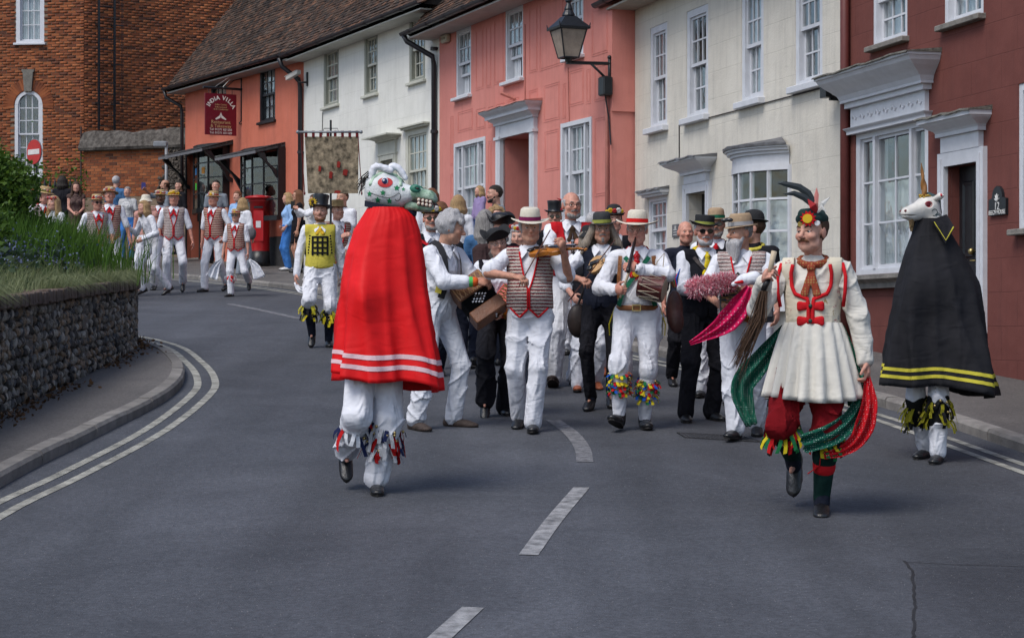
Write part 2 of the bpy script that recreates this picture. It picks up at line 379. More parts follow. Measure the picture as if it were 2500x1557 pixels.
for ci, (s, zz, a, c) in enumerate(cand):
 p, t, n = wall_at(s); j = rnd.choices([0, 1, 2, 3], [5, 5, 3, 2])[0]; i = rnd.randrange(4)
 proud = rnd.uniform(-.006, .03); tl = rnd.uniform(-.9, .9)
 if 15.4 < p[1] < 24 and seen_n < 300 and ci % 5 == 0:
  o = obj('flint', lmesh[j][i], fw, (p[0]+n[0]*proud, p[1]+n[1]*proud, gz(p[1])+zz)); seen_n += 1
  o.rotation_euler = Euler((0, tl, math.atan2(t[1], t[0]))); o.scale = (a*1.05, .035, c)
 else:
  Mx = Matrix.Translation((p[0]+n[0]*proud, p[1]+n[1]*proud, gz(p[1])+zz)) @ Euler((0, tl, math.atan2(t[1], t[0]))).to_matrix().to_4x4() @ Matrix.Diagonal((a*1.05, .035, c, 1))
  bb = bulk[j]; off = len(bb.v); bb.v += [tuple(Mx @ Vector(v)) for v in lumps[j][i].v]
  bb.f += [tuple(k+off for k in f) for f in lumps[j][i].f]; bb.m += [0]*len(lumps[j][i].f)
for j in range(4): bulk[j].build('flint_facing', fl_mats[j], fw, kind='stuff')
# brick-on-edge coping
bb = MB(); bb.bevbox(-.046, .046, -.2, .2, -.055, .055, .008); cm = bb.mesh('coping_brick', M_COPE)
s = s_lo-1.5; k = 0
while s < s_hi:
 p, t, n = wall_at(s); q = p - n*0.12
 o = obj('coping_brick', cm, fw, (q[0], q[1], wtopz(p[1])+.05+rnd.uniform(-.008, .008)))
 o.rotation_euler = (rnd.uniform(-.04, .04)-0.06, rnd.uniform(-.03, .03), math.atan2(t[1], t[0])); o.scale = (1, rnd.uniform(.97, 1.05), 1)
 s += 0.103; k += 1
# dressed stone piers in the wall face
M_PIER = mat('pier_stone', (0.12, 0.108, 0.095), 0.9, 0.3, 10, 0.6, 40, obj_var=0.2)
for yy in (16.9, 19.2):
 s = arc[np.argmin(np.abs(WL[:, 1]-yy))]; p, t, n = wall_at(s); z = 0.0; top = wtopz(p[1])-gz(p[1])
 while z < top-.06:
  h = rnd.uniform(.09, .17); a = rnd.uniform(.09, .15); b = MB()
  b.bevbox(-a, a, -.03, .05, 0, h-.012, .008); o = b.build('pier_stone', M_PIER, fw); z += h
  o.location = (p[0]+n[0]*.005, p[1]+n[1]*.005, gz(p[1])+z-h); o.rotation_euler = (0, 0, math.atan2(t[1], t[0]))
# soil of the raised bed
M_SOIL = mat('bed_soil', (0.028, 0.026, 0.018), 0.95, 0.4, 8, 0.8, 30)
def bedz(x, y):
 """height of the planted bank behind the wall"""
 i = np.argmin((WL[:, 0]-x)**2+(WL[:, 1]-y)**2); d = math.hypot(WL[i, 0]-x, WL[i, 1]-y)
 return wtopz(WL[i, 1]) + 0.02 + 0.20*min(d, 2.2)
b = MB(); W2 = WL[::3]
rowsb = []
for d in (0.25, 0.8, 1.6, 2.6, 4.5):
 o = offset(W2, d); o = np.stack([np.minimum(o[:, 0], W2[:, 0]), np.minimum(o[:, 1], W2[:, 1]+.0)], 1) if 0 else o
 rowsb.append([b.pt((p[0], p[1], bedz(p[0], p[1])-0.04)) for p in o])
for r0, r1 in zip(rowsb[:-1], rowsb[1:]):
 for k in range(len(r0)-1): b.face(r0[k], r0[k+1], r1[k+1], r1[k])
b.build('planting_bed_ground', M_SOIL, kind='structure')

def leafmat(name, a, c, trans=0.35):
 m = bpy.data.materials.new(name); m.use_nodes = True; N = NT(m); p = N.n['Principled BSDF']
 at = N.add('ShaderNodeAttribute', attribute_name='tint'); at.attribute_type = 'GEOMETRY'
 mx = N.add('ShaderNodeMix', {0: at.outputs['Fac'], 6: c4(a), 7: c4(c)}, data_type='RGBA')
 N.l.new(mx.outputs[2], p.inputs['Base Color']); p.inputs['Roughness'].default_value = 0.6; p.inputs['Specular IOR Level'].default_value = 0.3
 tr = N.add('ShaderNodeBsdfTranslucent', {0: mx.outputs[2]}); ms = N.add('ShaderNodeMixShader', {0: trans, 1: p.outputs[0], 2: tr.outputs[0]})
 N.l.new(ms.outputs[0], N.n['Material Output'].inputs[0]); return m
def tint(me, vals):
 a = me.attributes.new('tint', 'FLOAT', 'FACE'); a.data.foreach_set('value', np.asarray(vals, np.float32))
def blades(name, pts, hs, wd, m, lean=0.5, droop=0.35, bias=(0, 0), seed=1, parent=None, **kw):
 """grass: every blade two tapered quads that bend over"""
 r = np.random.RandomState(seed); n = len(pts); P = np.asarray(pts, float); hs = np.asarray(hs, float)
 az = r.uniform(0, 6.283, n); ln = r.uniform(.1, 1, n)*lean
 d = np.stack([np.cos(az)*ln+bias[0], np.sin(az)*ln+bias[1], np.zeros(n)], 1)
 side = np.stack([-np.sin(az+1.3), np.cos(az+1.3), np.zeros(n)], 1)*(wd*r.uniform(.6, 1.3, n))[:, None]
 up = np.array([0, 0, 1.0])
 a = P; bmid = P + (d*0.35)*hs[:, None] + up*hs[:, None]*.6; c = P + d*hs[:, None] + up*(hs*(1-droop*np.linalg.norm(d, axis=1)))[:, None]
 V = np.stack([a-side, a+side, bmid+side*.75, bmid-side*.75, c+side*.12, c-side*.12], 1).reshape(-1, 3)
 i = np.arange(n)[:, None]*6; F = np.concatenate([i+[0, 1, 2, 3], i+[3, 2, 4, 5]], 1).reshape(-1, 4)
 me = np_mesh(name, V, F, m); tint(me, np.repeat(r.uniform(0, 1, n), 2)); return obj(name, me, parent, **kw)
def leaves(name, P, size, m, seed=2, parent=None, up=0.3, **kw):
 r = np.random.RandomState(seed); n = len(P); P = np.asarray(P, float)
 d = r.normal(size=(n, 3)); d[:, 2] = d[:, 2]*.7 + up; d /= np.linalg.norm(d, axis=1)[:, None]
 e = np.cross(d, r.normal(size=(n, 3))); e /= np.linalg.norm(e, axis=1)[:, None]
 nn = np.cross(d, e); L = (size*r.uniform(.6, 1.3, n))[:, None]; W = L*.32
 V = np.stack([P, P+d*L*.5+e*W+nn*W*.25, P+d*L, P+d*L*.5-e*W+nn*W*.25], 1).reshape(-1, 3); F = np.arange(4*n).reshape(-1, 4)
 me = np_mesh(name, V, F, m); tint(me, r.uniform(0, 1, n)); return obj(name, me, parent, **kw)
M_GRASS = leafmat('grass_pale', (0.065, 0.105, 0.030), (0.19, 0.23, 0.09)); M_SEED = leafmat('grass_wispy', (0.13, 0.17, 0.075), (0.31, 0.34, 0.18))
M_TALL = leafmat('grass_tall', (0.035, 0.095, 0.010), (0.095, 0.19, 0.022)); M_BLUEF = leafmat('flower_blue', (0.07, 0.085, 0.16), (0.15, 0.18, 0.30), .2)
M_STEMF = leafmat('flower_foliage', (0.022, 0.048, 0.020), (0.055, 0.095, 0.040)); M_HEDGE = leafmat('hedge_leaf', (0.025, 0.07, 0.010), (0.11, 0.19, 0.024))
def bedpts(n, s0, s1, d0, d1, seed):
 r = np.random.RandomState(seed); out = []
 for _ in range(n):
  s = r.uniform(s0, s1); p, t, nn = wall_at(s); d = r.uniform(d0, d1); q = p - nn*d; out.append((q[0], q[1], bedz(q[0], q[1])))
 return np.array(out)
def S(y): return arc[np.argmin(np.abs(WL[:, 1]-y))]
P = bedpts(21000, S(13), S(25.4), .06, 2.4, 3); r = np.random.RandomState(5)
blades('wispy_grass', P, r.uniform(.10, .30, len(P)), .0035, M_SEED, .8, .4, (.16, -.05), 4, kind='stuff', label='pale wispy grass along the top of the flint wall', category='grass')
P = bedpts(9000, S(13.5), S(25.4), .3, 2.9, 6)
blades('meadow_grass', P, r.uniform(.12, .34, len(P)), .005, M_GRASS, .6, .3, (0, 0), 7, kind='stuff', label='green meadow grass filling the raised bed', category='grass')
# blades that spill over the coping
P = []
for _ in range(9000):
 s = S(13)+ (S(25)-S(13))*r.beta(1.0, 1.0); 
 if math.sin(s*1.9)+math.sin(s*.83+1) < -.25: continue
 p, t, n = wall_at(s); q = p-n*r.uniform(-.04, .2); P.append((q[0], q[1], wtopz(q[1])+.075))
P = np.array(P); blades('overhanging_grass', P, r.uniform(.10, .26, len(P)), .0033, M_SEED, .9, .8, (.55, -.18), 9, kind='stuff', label='dry wispy grass spilling over the wall coping', category='grass')
# a clump of taller green blades
P = []
for _ in range(4200):
 a = r.normal(size=2); q = (-5.2+a[0]*.36, 22.0+a[1]*.85); P.append((q[0], q[1], bedz(*q)))
P = np.array(P); blades('tall_grass_clump', P, r.uniform(.34, .74, len(P)), .006, M_TALL, .38, .25, (.03, 0), 12, kind='stuff', label='tall bright green grass clump behind the blue flowers', category='grass')
# blue flowering plants
cl = [(-4.75, 16.6), (-5.0, 17.4), (-4.8, 18.6), (-4.72, 20.2), (-5.1, 19.4), (-4.85, 21.4), (-5.0, 22.4), (-5.3, 16.0), (-5.3, 20.8)]
P = []; Q = []
for (cx, cy) in cl:
 for _ in range(330):
  a = r.normal(size=2)*.20; q = (cx+a[0]*.8, cy+a[1]*1.7); P.append((q[0], q[1], bedz(*q)+abs(r.normal())*.16))
 for _ in range(210):
  a = r.normal(size=2)*.20; q = (cx+a[0]*.8, cy+a[1]*1.7); Q.append((q[0], q[1], bedz(*q)+.20+abs(r.normal())*.12))
leaves('flower_plant_foliage', P, .085, M_STEMF, 3, kind='stuff', label='dark green foliage of the blue flowering plants', category='foliage')
leaves('blue_flower_sprays', Q, .030, M_BLUEF, 4, kind='stuff', label='small blue flowers scattered through the raised bed', category='flowers')
# hedge at the left edge
def shrub(label, c, rad, n, size, m, seed):
 rr = np.random.RandomState(seed); root = thing('leafy_shrub', label, 'shrub', c, 0, 'shrubs in the raised bed'); pts = []
 cc = [(rr.normal(size=3)*.45) for _ in range(16)]
 while len(pts) < n:
  d = rr.normal(size=3); d /= np.linalg.norm(d); k = rr.randint(16)
  q = cc[k]*np.array([.75, .75, .75]) + d*rr.uniform(.28, .42)*(1+.25*math.sin(9*d[0]+4*k))
  q = q*np.array(rad)*1.0; 
  if q[2] > -rad[2]*.98: pts.append((q[0], q[1], q[2]+rad[2]))
 leaves('crown', np.array(pts), size, m, seed, root)
 b = MB()
 for k in range(7):
  q = cc[k]*np.array(rad)*.7; b.tube([(q[0]*.1, q[1]*.1, 0), (q[0]*.4, q[1]*.4, rad[2]*.6), (q[0], q[1], q[2]+rad[2])], [.03, .02, .008], 5)
 b.build('trunk', mat('shrub_bark', (0.05, 0.04, 0.03), .9, .3, 20, .5, 40), root); return root
x, y = -5.55, 21.6; shrub('dense dark green shrub at the edge above the flint wall', (x, y, bedz(x, y)-.1), (.52, .9, .74), 9000, .06, M_HEDGE, 21)
x, y = -5.25, 19.6; shrub('lower leafy shrub with arching shoots in front of the dense shrub', (x, y, bedz(x, y)-.1), (.34, .7, .42), 4500, .055, M_HEDGE, 22)
# leaf litter on the left pavement at the wall foot
P = []
for _ in range(650):
 s = r.uniform(S(14.5), S(24)); p, t, n = wall_at(s); q = p+n*abs(r.normal())*.14
 if math.sin(s*2.3)+math.sin(s*1.1) > -.4: P.append((q[0], q[1], gz(q[1])+.112))
leaves('leaf_litter', P, .05, leafmat('dry_leaf', (0.05, 0.025, 0.012), (0.16, 0.085, 0.04), .1), 8, up=-.1, kind='stuff', label='dry brown leaves swept against the wall foot', category='litter')
# ================================================================== HOUSES
class House:
 def __init__(s, name, label, A, B, cat='house'):
  s.A = np.array(A, float); s.B = np.array(B, float); s.L = float(np.linalg.norm(s.B-s.A)); s.e = (s.B-s.A)/s.L
  s.n = np.array([s.e[1], -s.e[0]]); s.root = thing(name, label, cat, (A[0], A[1], 0), math.atan2(s.e[1], s.e[0]))
 def u(s, px, d=0.0):
  k = (px-1250.0)/FPX; P = s.A + s.n*d
  return (k*P[1]-P[0])/(s.e[0]-k*s.e[1])
 def yat(s, u, d=0.0): return s.A[1]+s.e[1]*u+s.n[1]*d
 def z(s, px, py, d=0.0): return ZP(py, s.yat(s.u(px, d), d))
 def rect(s, l, r, t, b, d=0.0): return s.u(l, d), s.u(r, d), s.z(l, b, d), s.z(l, t, d)   # t, b measured on the left edge
 def g(s, u, d=0.0): return gz(s.yat(u, d))
def facmat(name, col, col2, joints=None, jd=0.5, stain=None, bump=0.25, rough=0.88):
 """painted render in facade coordinates, optional lined-out blocks as fine grooves"""
 m = bpy.data.materials.new(name); m.use_nodes = True; N = NT(m); p = N.n['Principled BSDF']
 tc = N.add('ShaderNodeTexCoord').outputs['Object']
 n1 = N.add('ShaderNodeTexNoise', {'Vector': tc, 'Scale': 1.1, 'Detail': 6.0, 'Roughness': 0.62})
 cr = N.add('ShaderNodeValToRGB', {'Fac': n1.outputs[0]}); cr.color_ramp.elements[0].position = .32; cr.color_ramp.elements[1].position = .68
 cr.color_ramp.elements[0].color = c4(col); cr.color_ramp.elements[1].color = c4(col2); out = cr.outputs[0]
 mp = N.add('ShaderNodeMapping', {'Vector': tc}); mp.inputs['Scale'].default_value = (3.5, 3.5, .35)
 ns = N.add('ShaderNodeTexNoise', {'Vector': mp.outputs[0], 'Scale': 2.0, 'Detail': 6.0, 'Roughness': 0.7})
 sr = N.add('ShaderNodeValToRGB', {'Fac': ns.outputs[0]}); sr.color_ramp.elements[0].position = .48; sr.color_ramp.elements[1].position = .80
 sr.color_ramp.elements[0].color = (0, 0, 0, 1); sr.color_ramp.elements[1].color = (.55, .55, .55, 1)
 mx = N.add('ShaderNodeMix', {0: sr.outputs[0], 6: out, 7: c4(stain or [c*.62 for c in col])}, data_type='RGBA'); out = mx.outputs[2]
 nb = N.add('ShaderNodeTexNoise', {'Vector': tc, 'Scale': 28.0, 'Detail': 6.0, 'Roughness': 0.7})
 n5 = N.add('ShaderNodeTexNoise', {'Vector': tc, 'Scale': 3.0, 'Detail': 2.0})
 b0 = N.add('ShaderNodeBump', {'Height': n5.outputs[0], 'Strength': .5, 'Distance': .03})
 b1 = N.add('ShaderNodeBump', {'Height': nb.outputs[0], 'Strength': bump, 'Distance': 0.012, 'Normal': b0.outputs[0]}); nrm = b1.outputs[0]
 if joints:
  sw = N.add('ShaderNodeSeparateXYZ', {0: tc}); cx = N.add('ShaderNodeCombineXYZ', {0: sw.outputs[0], 1: sw.outputs[2]})
  nd = N.add('ShaderNodeTexNoise', {'Vector': tc, 'Scale': 2.0}); 
  ad = N.add('ShaderNodeMixRGB', {0: .012, 1: cx.outputs[0], 2: nd.outputs[1]}); ad.blend_type = 'ADD'
  br = N.add('ShaderNodeTexBrick', {'Vector': ad.outputs[0], 'Scale': 1.0, 'Mortar Size': 0.006, 'Mortar Smooth': .3, 'Brick Width': joints[0], 'Row Height': joints[1]})
  b2 = N.add('ShaderNodeBump', {'Height': br.outputs['Fac'], 'Strength': .45, 'Distance': .008, 'Normal': nrm}, invert=True); nrm = b2.outputs[0]
  ml = N.add('ShaderNodeMath', {0: br.outputs['Fac'], 1: jd}, operation='MULTIPLY')
  mj = N.add('ShaderNodeMix', {0: ml.outputs[0], 6: out, 7: c4([c*.45 for c in col])}, data_type='RGBA'); out = mj.outputs[2]
 N.l.new(out, p.inputs['Base Color']); N.l.new(nrm, p.inputs['Normal']); p.inputs['Roughness'].default_value = rough; p.inputs['Specular IOR Level'].default_value = .3
 return m
def piecemat(name, cols, rough=.85, bump=.5, bscale=50, blotch=.35):
 """brick or tile: colour drawn per piece (face tint for joined ones, object random for single ones)"""
 m = bpy.data.materials.new(name); m.use_nodes = True; N = NT(m); p = N.n['Principled BSDF']
 at = N.add('ShaderNodeAttribute', attribute_name='tint'); oi = N.add('ShaderNodeObjectInfo')
 sm = N.add('ShaderNodeMath', {0: at.outputs['Fac'], 1: oi.outputs['Random']}, operation='ADD'); fr = N.add('ShaderNodeMath', {0: sm.outputs[0]}, operation='FRACT')
 cr = N.add('ShaderNodeValToRGB', {'Fac': fr.outputs[0]}); el = cr.color_ramp.elements
 while len(el) < len(cols): el.new(.5)
 for i, c in enumerate(cols): el[i].position = i/(len(cols)-1); el[i].color = c4(c)
 tc = N.add('ShaderNodeTexCoord').outputs['Object']
 nz = N.add('ShaderNodeTexNoise', {'Vector': tc, 'Scale': 1.3, 'Detail': 6.0, 'Roughness': .65}); mr = N.add('ShaderNodeMapRange', {'Value': nz.outputs[0], 'From Min': .3, 'From Max': .7, 'To Min': 1-blotch, 'To Max': 1+blotch*.6})
 mx = N.add('ShaderNodeMix', {0: 1.0, 6: cr.outputs[0], 7: mr.outputs[0]}, data_type='RGBA', blend_type='MULTIPLY')
 N.l.new(mx.outputs[2], p.inputs['Base Color']); p.inputs['Roughness'].default_value = rough; p.inputs['Specular IOR Level'].default_value = .3
 nb = N.add('ShaderNodeTexNoise', {'Vector': tc, 'Scale': bscale, 'Detail': 4.0}); b = N.add('ShaderNodeBump', {'Height': nb.outputs[0], 'Strength': bump, 'Distance': .01}); N.l.new(b.outputs[0], p.inputs['Normal'])
 return m
def pieces(parent, name, proto, m, T, single, bulk_name):
 """lay proto (MB) at every 4x4 of T: those in `single` as objects, the rest joined as one stuff part"""
 me = proto.mesh(name, m); PV = np.array(proto.v); PF = proto.f; k = len(PV); V = []; F = []; tn = []
 for i, t in enumerate(T):
  if i in single:
   o = obj(name, me, parent); o.matrix_local = Matrix(t)
  else:
   t = np.asarray(t); V.append(PV @ t[:3, :3].T + t[:3, 3]); 
 nb = len(V)
 if nb:
  F4 = [f for f in PF if len(f) == 4]; Fa = (np.array(F4)[None]+(np.arange(nb)*k)[:, None, None]).reshape(-1, 4)
  mb = np_mesh(bulk_name, np.concatenate(V), Fa, m); tint(mb, np.repeat(nrs.uniform(0, 1, nb), len(F4))); obj(bulk_name, mb, parent, kind='stuff')
def TM(loc, rot=(0, 0, 0), sc=(1, 1, 1)):
 return np.array(Matrix.Translation(loc) @ Euler(rot).to_matrix().to_4x4() @ Matrix.Diagonal((*sc, 1)))
# ---- shared materials
M_WHITEP = mat('white_gloss_paint', (0.58, 0.595, 0.63), .45, .07, 7, .15, 40); M_WOODW = M_WHITEP
M_SAGE = mat('sage_paint', (0.245, 0.255, 0.215), .55, .08, 7, .15, 40); M_SAGEL = mat('stone_paint', (0.50, 0.50, 0.43), .6, .08, 7, .15, 40)
M_BLACKP = mat('black_gloss_paint', (0.013, 0.015, 0.018), .35, .3, 12, .15, 40); M_GUTTER = mat('gutter_black', (0.016, 0.015, 0.019), .38, .3, 9, .1, 30)
M_LEAD = mat('lead_sheet', (0.12, 0.122, 0.13), .6, .35, 9, .6, 22); M_MOSS = mat('mossy_lead', (0.115, 0.11, 0.095), .9, .55, 14, .9, 30)
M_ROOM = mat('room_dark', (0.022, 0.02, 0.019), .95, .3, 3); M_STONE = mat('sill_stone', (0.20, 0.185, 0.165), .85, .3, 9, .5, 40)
M_CURT = cloth('net_curtain', (0.62, 0.64, 0.67), .08, .4, .95); M_CURTD = cloth('grey_curtain', (0.22, 0.23, 0.24), .1, .4, .95); M_DRED = cloth('red_curtain', (0.16, 0.02, 0.02), .2, .4, .95)
def glassmat():
 m = bpy.data.materials.new('window_glass'); m.use_nodes = True; N = NT(m)
 tc = N.add('ShaderNodeTexCoord').outputs['Object']; oi = N.add('ShaderNodeObjectInfo')
 av = N.add('ShaderNodeVectorMath', {0: oi.outputs['Location'], 1: tc}, operation='ADD'); nz = N.add('ShaderNodeTexNoise', {'Vector': av.outputs[0], 'Scale': 2.2, 'Detail': 1.0})
 b = N.add('ShaderNodeBump', {'Height': nz.outputs[0], 'Strength': .12, 'Distance': .03})
 lw_ = N.add('ShaderNodeLayerWeight', {'Blend': .5, 'Normal': b.outputs[0]}); pw_ = N.add('ShaderNodeMath', {0: lw_.outputs['Facing'], 1: 3.5}, operation='POWER'); fr = N.add('ShaderNodeMath', {0: pw_.outputs[0], 1: .75, 2: .05}, operation='MULTIPLY_ADD'); gl = N.add('ShaderNodeBsdfGlossy', {'Roughness': .02, 'Normal': b.outputs[0]}); gl.inputs[0].default_value = (.95, .97, 1, 1)
 tr = N.add('ShaderNodeBsdfTransparent'); tr.inputs[0].default_value = (.90, .93, .93, 1); ms = N.add('ShaderNodeMixShader', {0: fr.outputs[0], 1: tr.outputs[0], 2: gl.outputs[0]})
 N.l.new(ms.outputs[0], N.n['Material Output'].inputs[0]); return m
M_GLASS = glassmat()
_b = MB(); _b.box(-.5, .5, -.002, .002, -.5, .5); PANE = _b.mesh('pane', M_GLASS)
def pane(parent, u0, u1, z0, z1, y, tilt=.012):
 o = obj('pane', PANE, parent, ((u0+u1)/2, y, (z0+z1)/2), (rnd.uniform(-tilt, tilt), 0, rnd.uniform(-tilt, tilt))); o.scale = (u1-u0, 1, z1-z0); return o
def curtain(parent, u0, u1, z0, z1, y, m, folds=14, amp=.02):
 b = MB(); n = max(8, int(folds*(u1-u0)*6)); ph = rnd.uniform(0, 6)
 top = [b.pt((u0+(u1-u0)*k/n, y+amp*math.sin(k*1.15+ph)+amp*.5*math.sin(k*.43), z1)) for k in range(n+1)]
 bot = [b.pt((u0+(u1-u0)*k/n, y+amp*1.4*math.sin(k*1.15+ph+.3)+amp*.5*math.sin(k*.43), z0)) for k in range(n+1)]
 for k in range(n): b.face(bot[k], bot[k+1], top[k+1], top[k])
 return b.build('curtain', m, parent, smooth=True)
def wall(h, u0, u1, z0, z1, openings, m, name='wall', depth=.16, y=0.0, ends=5.0):
 us = sorted({u0, u1, *[o[0] for o in openings], *[o[1] for o in openings]}); zs = sorted({z0, z1, *[o[2] for o in openings], *[o[3] for o in openings]})
 us = [u for u in us if u0-1e-6 <= u <= u1+1e-6]; zs = [z for z in zs if z0-1e-6 <= z <= z1+1e-6]; b = MB()
 for a, c in zip(us[:-1], us[1:]):
  for e, f in zip(zs[:-1], zs[1:]):
   mu, mz = (a+c)/2, (e+f)/2
   if any(o[0] < mu < o[1] and o[2] < mz < o[3] for o in openings): continue
   b.quad((a, y, e), (c, y, e), (c, y, f), (a, y, f))
 for o in openings:
  a, c, e, f = o[:4]; dp = o[4] if len(o) > 4 else depth
  b.quad((a, y, e), (a, y, f), (a, y+dp, f), (a, y+dp, e)); b.quad((c, y, e), (c, y+dp, e), (c, y+dp, f), (c, y, f))
  b.quad((a, y, f), (c, y, f), (c, y+dp, f), (a, y+dp, f)); b.quad((a, y, e), (a, y+dp, e), (c, y+dp, e), (c, y, e))
 if ends:
  b.quad((u0, y, z0), (u0, y, z1), (u0, y+ends, z1), (u0, y+ends, z0)); b.quad((u1, y, z0), (u1, y+ends, z0), (u1, y+ends, z1), (u1, y, z1))
  b.quad((u0, y+ends, z0), (u0, y+ends, z1), (u1, y+ends, z1), (u1, y+ends, z0))
 return b.build(name, m, h.root)
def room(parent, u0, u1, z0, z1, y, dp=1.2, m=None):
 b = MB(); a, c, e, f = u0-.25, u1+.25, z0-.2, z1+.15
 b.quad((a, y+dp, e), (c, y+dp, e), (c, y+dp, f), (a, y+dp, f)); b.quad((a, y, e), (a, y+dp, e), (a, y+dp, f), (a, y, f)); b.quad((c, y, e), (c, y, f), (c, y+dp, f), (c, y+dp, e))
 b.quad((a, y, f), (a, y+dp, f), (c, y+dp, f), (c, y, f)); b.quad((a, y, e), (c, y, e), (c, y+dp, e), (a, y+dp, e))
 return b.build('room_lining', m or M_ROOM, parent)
def sash(h, R_, cols=3, rows=(2, 2), fm=None, sm=None, fw=.055, proud=.0, sill=.06, sillm=None, cur=None, opened=0.0, lights=None, y0=.03, hood=None, label=None, sillh=.06):
 """a sash window: box frame, two sashes with bars, panes, sill, curtain, room behind"""
 u0, u1, z0, z1 = R_; fm = fm or M_WHITEP; sm = sm or fm; b = MB(); d = .16
 for q in ((u0, u0+fw, z0, z1), (u1-fw, u1, z0, z1), (u0+fw, u1-fw, z1-fw, z1), (u0+fw, u1-fw, z0, z0+fw*.6)):
  b.box(q[0], q[1], y0-proud-.02, d, q[2], q[3])
 W = b.build('window', fm, h.root); 
 if label: W['label'] = label
 a, c, e, f = u0+fw, u1-fw, z0+fw*.6, z1-fw; tot = sum(rows); zm = e + (f-e)*rows[-1]/tot
 lights = lights or [(0, 1, cols)]
 def leaf(name, l, r, lo, hi, y, nc, nr):
  s = MB(); st = .038; rl = .045; br = .011
  s.box(l, l+st, y-.018, y+.018, lo, hi); s.box(r-st, r, y-.018, y+.018, lo, hi); s.box(l+st, r-st, y-.018, y+.018, hi-rl*.8, hi); s.box(l+st, r-st, y-.018, y+.018, lo, lo+rl)
  pu = np.linspace(l+st, r-st, nc+1); pz = np.linspace(lo+rl, hi-rl*.8, nr+1)
  for k in pu[1:-1]: s.box(k-br, k+br, y-.014, y+.010, lo+rl, hi-rl*.8)
  for k in pz[1:-1]: s.box(l+st, r-st, y-.0155, y+.008, k-br, k+br)
  s.build(name, sm, W)
  for i in range(nc):
   for j in range(nr): pane(W, pu[i]+br, pu[i+1]-br, pz[j]+br, pz[j+1]-br, y)
 for (fa, fb, nc) in lights:
  l = a+(c-a)*fa; r = a+(c-a)*fb
  if len(rows) == 2:
   leaf('upper_sash', l, r, zm-.02, f, .055, nc, rows[0])
   leaf('lower_sash', l, r, e+opened*(f-e), zm+.02+opened*(f-e), .100, nc, rows[1])
  else: leaf('casement', l, r, e, f, .06, nc, rows[0])
 for (fa, fb, nc) in lights[:-1]:
  x = a+(c-a)*fb; q = MB(); q.box(x-.03, x+.03, y0-.03, d, e, f); q.build('mullion', fm, W)
 if sill:
  q = MB(); q.bevbox(u0-.05, u1+.05, -sill, .03, z0-sillh, z0-.001, .008); q.build('sill', sillm or fm, W)
 if hood:
  q = MB(); q.box(u0-.05, u1+.05, -.09, .02, z1+.002, z1+.035); q.box(u0-.09, u1+.09, -.14, .02, z1+.036, z1+.065); q.build('hood', hood, W)
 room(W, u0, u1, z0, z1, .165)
 if cur == 'sides':
  wd = (u1-u0)*.3; curtain(W, u0, u0+wd, z0, z1, .16, M_CURT); curtain(W, u1-wd, u1, z0, z1, .16, M_CURT)
 elif cur == 'net': curtain(W, u0, u1, z0, z1, .15, M_CURT)
 elif cur == 'half': curtain(W, u0, u1, z0, z0+(z1-z0)*.62, .13, M_CURT)
 elif cur == 'grey': curtain(W, u0, u1, z0, z1, .16, M_CURTD)
 elif cur == 'left': curtain(W, u0, u0+(u1-u0)*.45, z0, z1, .16, M_CURT)
 elif cur == 'blind':
  q = MB(); k = z0+(z1-z0)*.08
  while k < z1-.03: q.box(u0+.06, u1-.06, .19, .215, k, k+.018); k += .05
  q.build('blind', M_CURT, W)
 return W
def downpipe(h, pts, r=.042, m=None, clips=()):
 b = MB(); b.tube(pts, r, 10); o = b.build('downpipe', m or M_GUTTER, h.root, smooth=True)
 for p in clips:
  q = MB(); q.lathe([(r*1.3, -.03), (r*1.3, .03)], 10, p, cap=True); q.box(p[0]-.06, p[0]+.06, p[1], p[1]+.06, p[2]-.02, p[2]+.02); q.build('pipe_bracket', m or M_GUTTER, o)
 return o
def gutter(h, u0, u1, y, z, r=.065):
 rings = []; n = 7
 for u in np.linspace(u0, u1, 7):
  o = [(u, y+r*math.cos(t), z-r*math.sin(t)) for t in np.linspace(0, math.pi, n)]; i = [(u, y+(r-.01)*math.cos(t), z-(r-.01)*math.sin(t)) for t in np.linspace(math.pi, 0, n)]; rings.append(o+i)
 b = MB(); b.loft(rings, True, True); g = b.build('gutter', M_GUTTER, h.root)
 q = MB(); u = u0+.5
 while u < u1:
  rr = [[(u+k, y+(r+.012)*math.cos(t), z-(r+.012)*math.sin(t)) for t in np.linspace(0, math.pi, n)] for k in (-.035, .035)]; q.loft(rr, False); u += .95
 q.build('gutter_joint', M_GUTTER, g)
M_TILE = piecemat('clay_tile', [(0.020, 0.015, 0.013), (0.085, 0.050, 0.034), (0.045, 0.034, 0.028), (0.16, 0.080, 0.048), (0.032, 0.027, 0.025), (0.11, 0.075, 0.055)], .9, .6, 60, .55)
_t = MB(); _t.box(-.080, .080, -.014, .014, 0, .17)
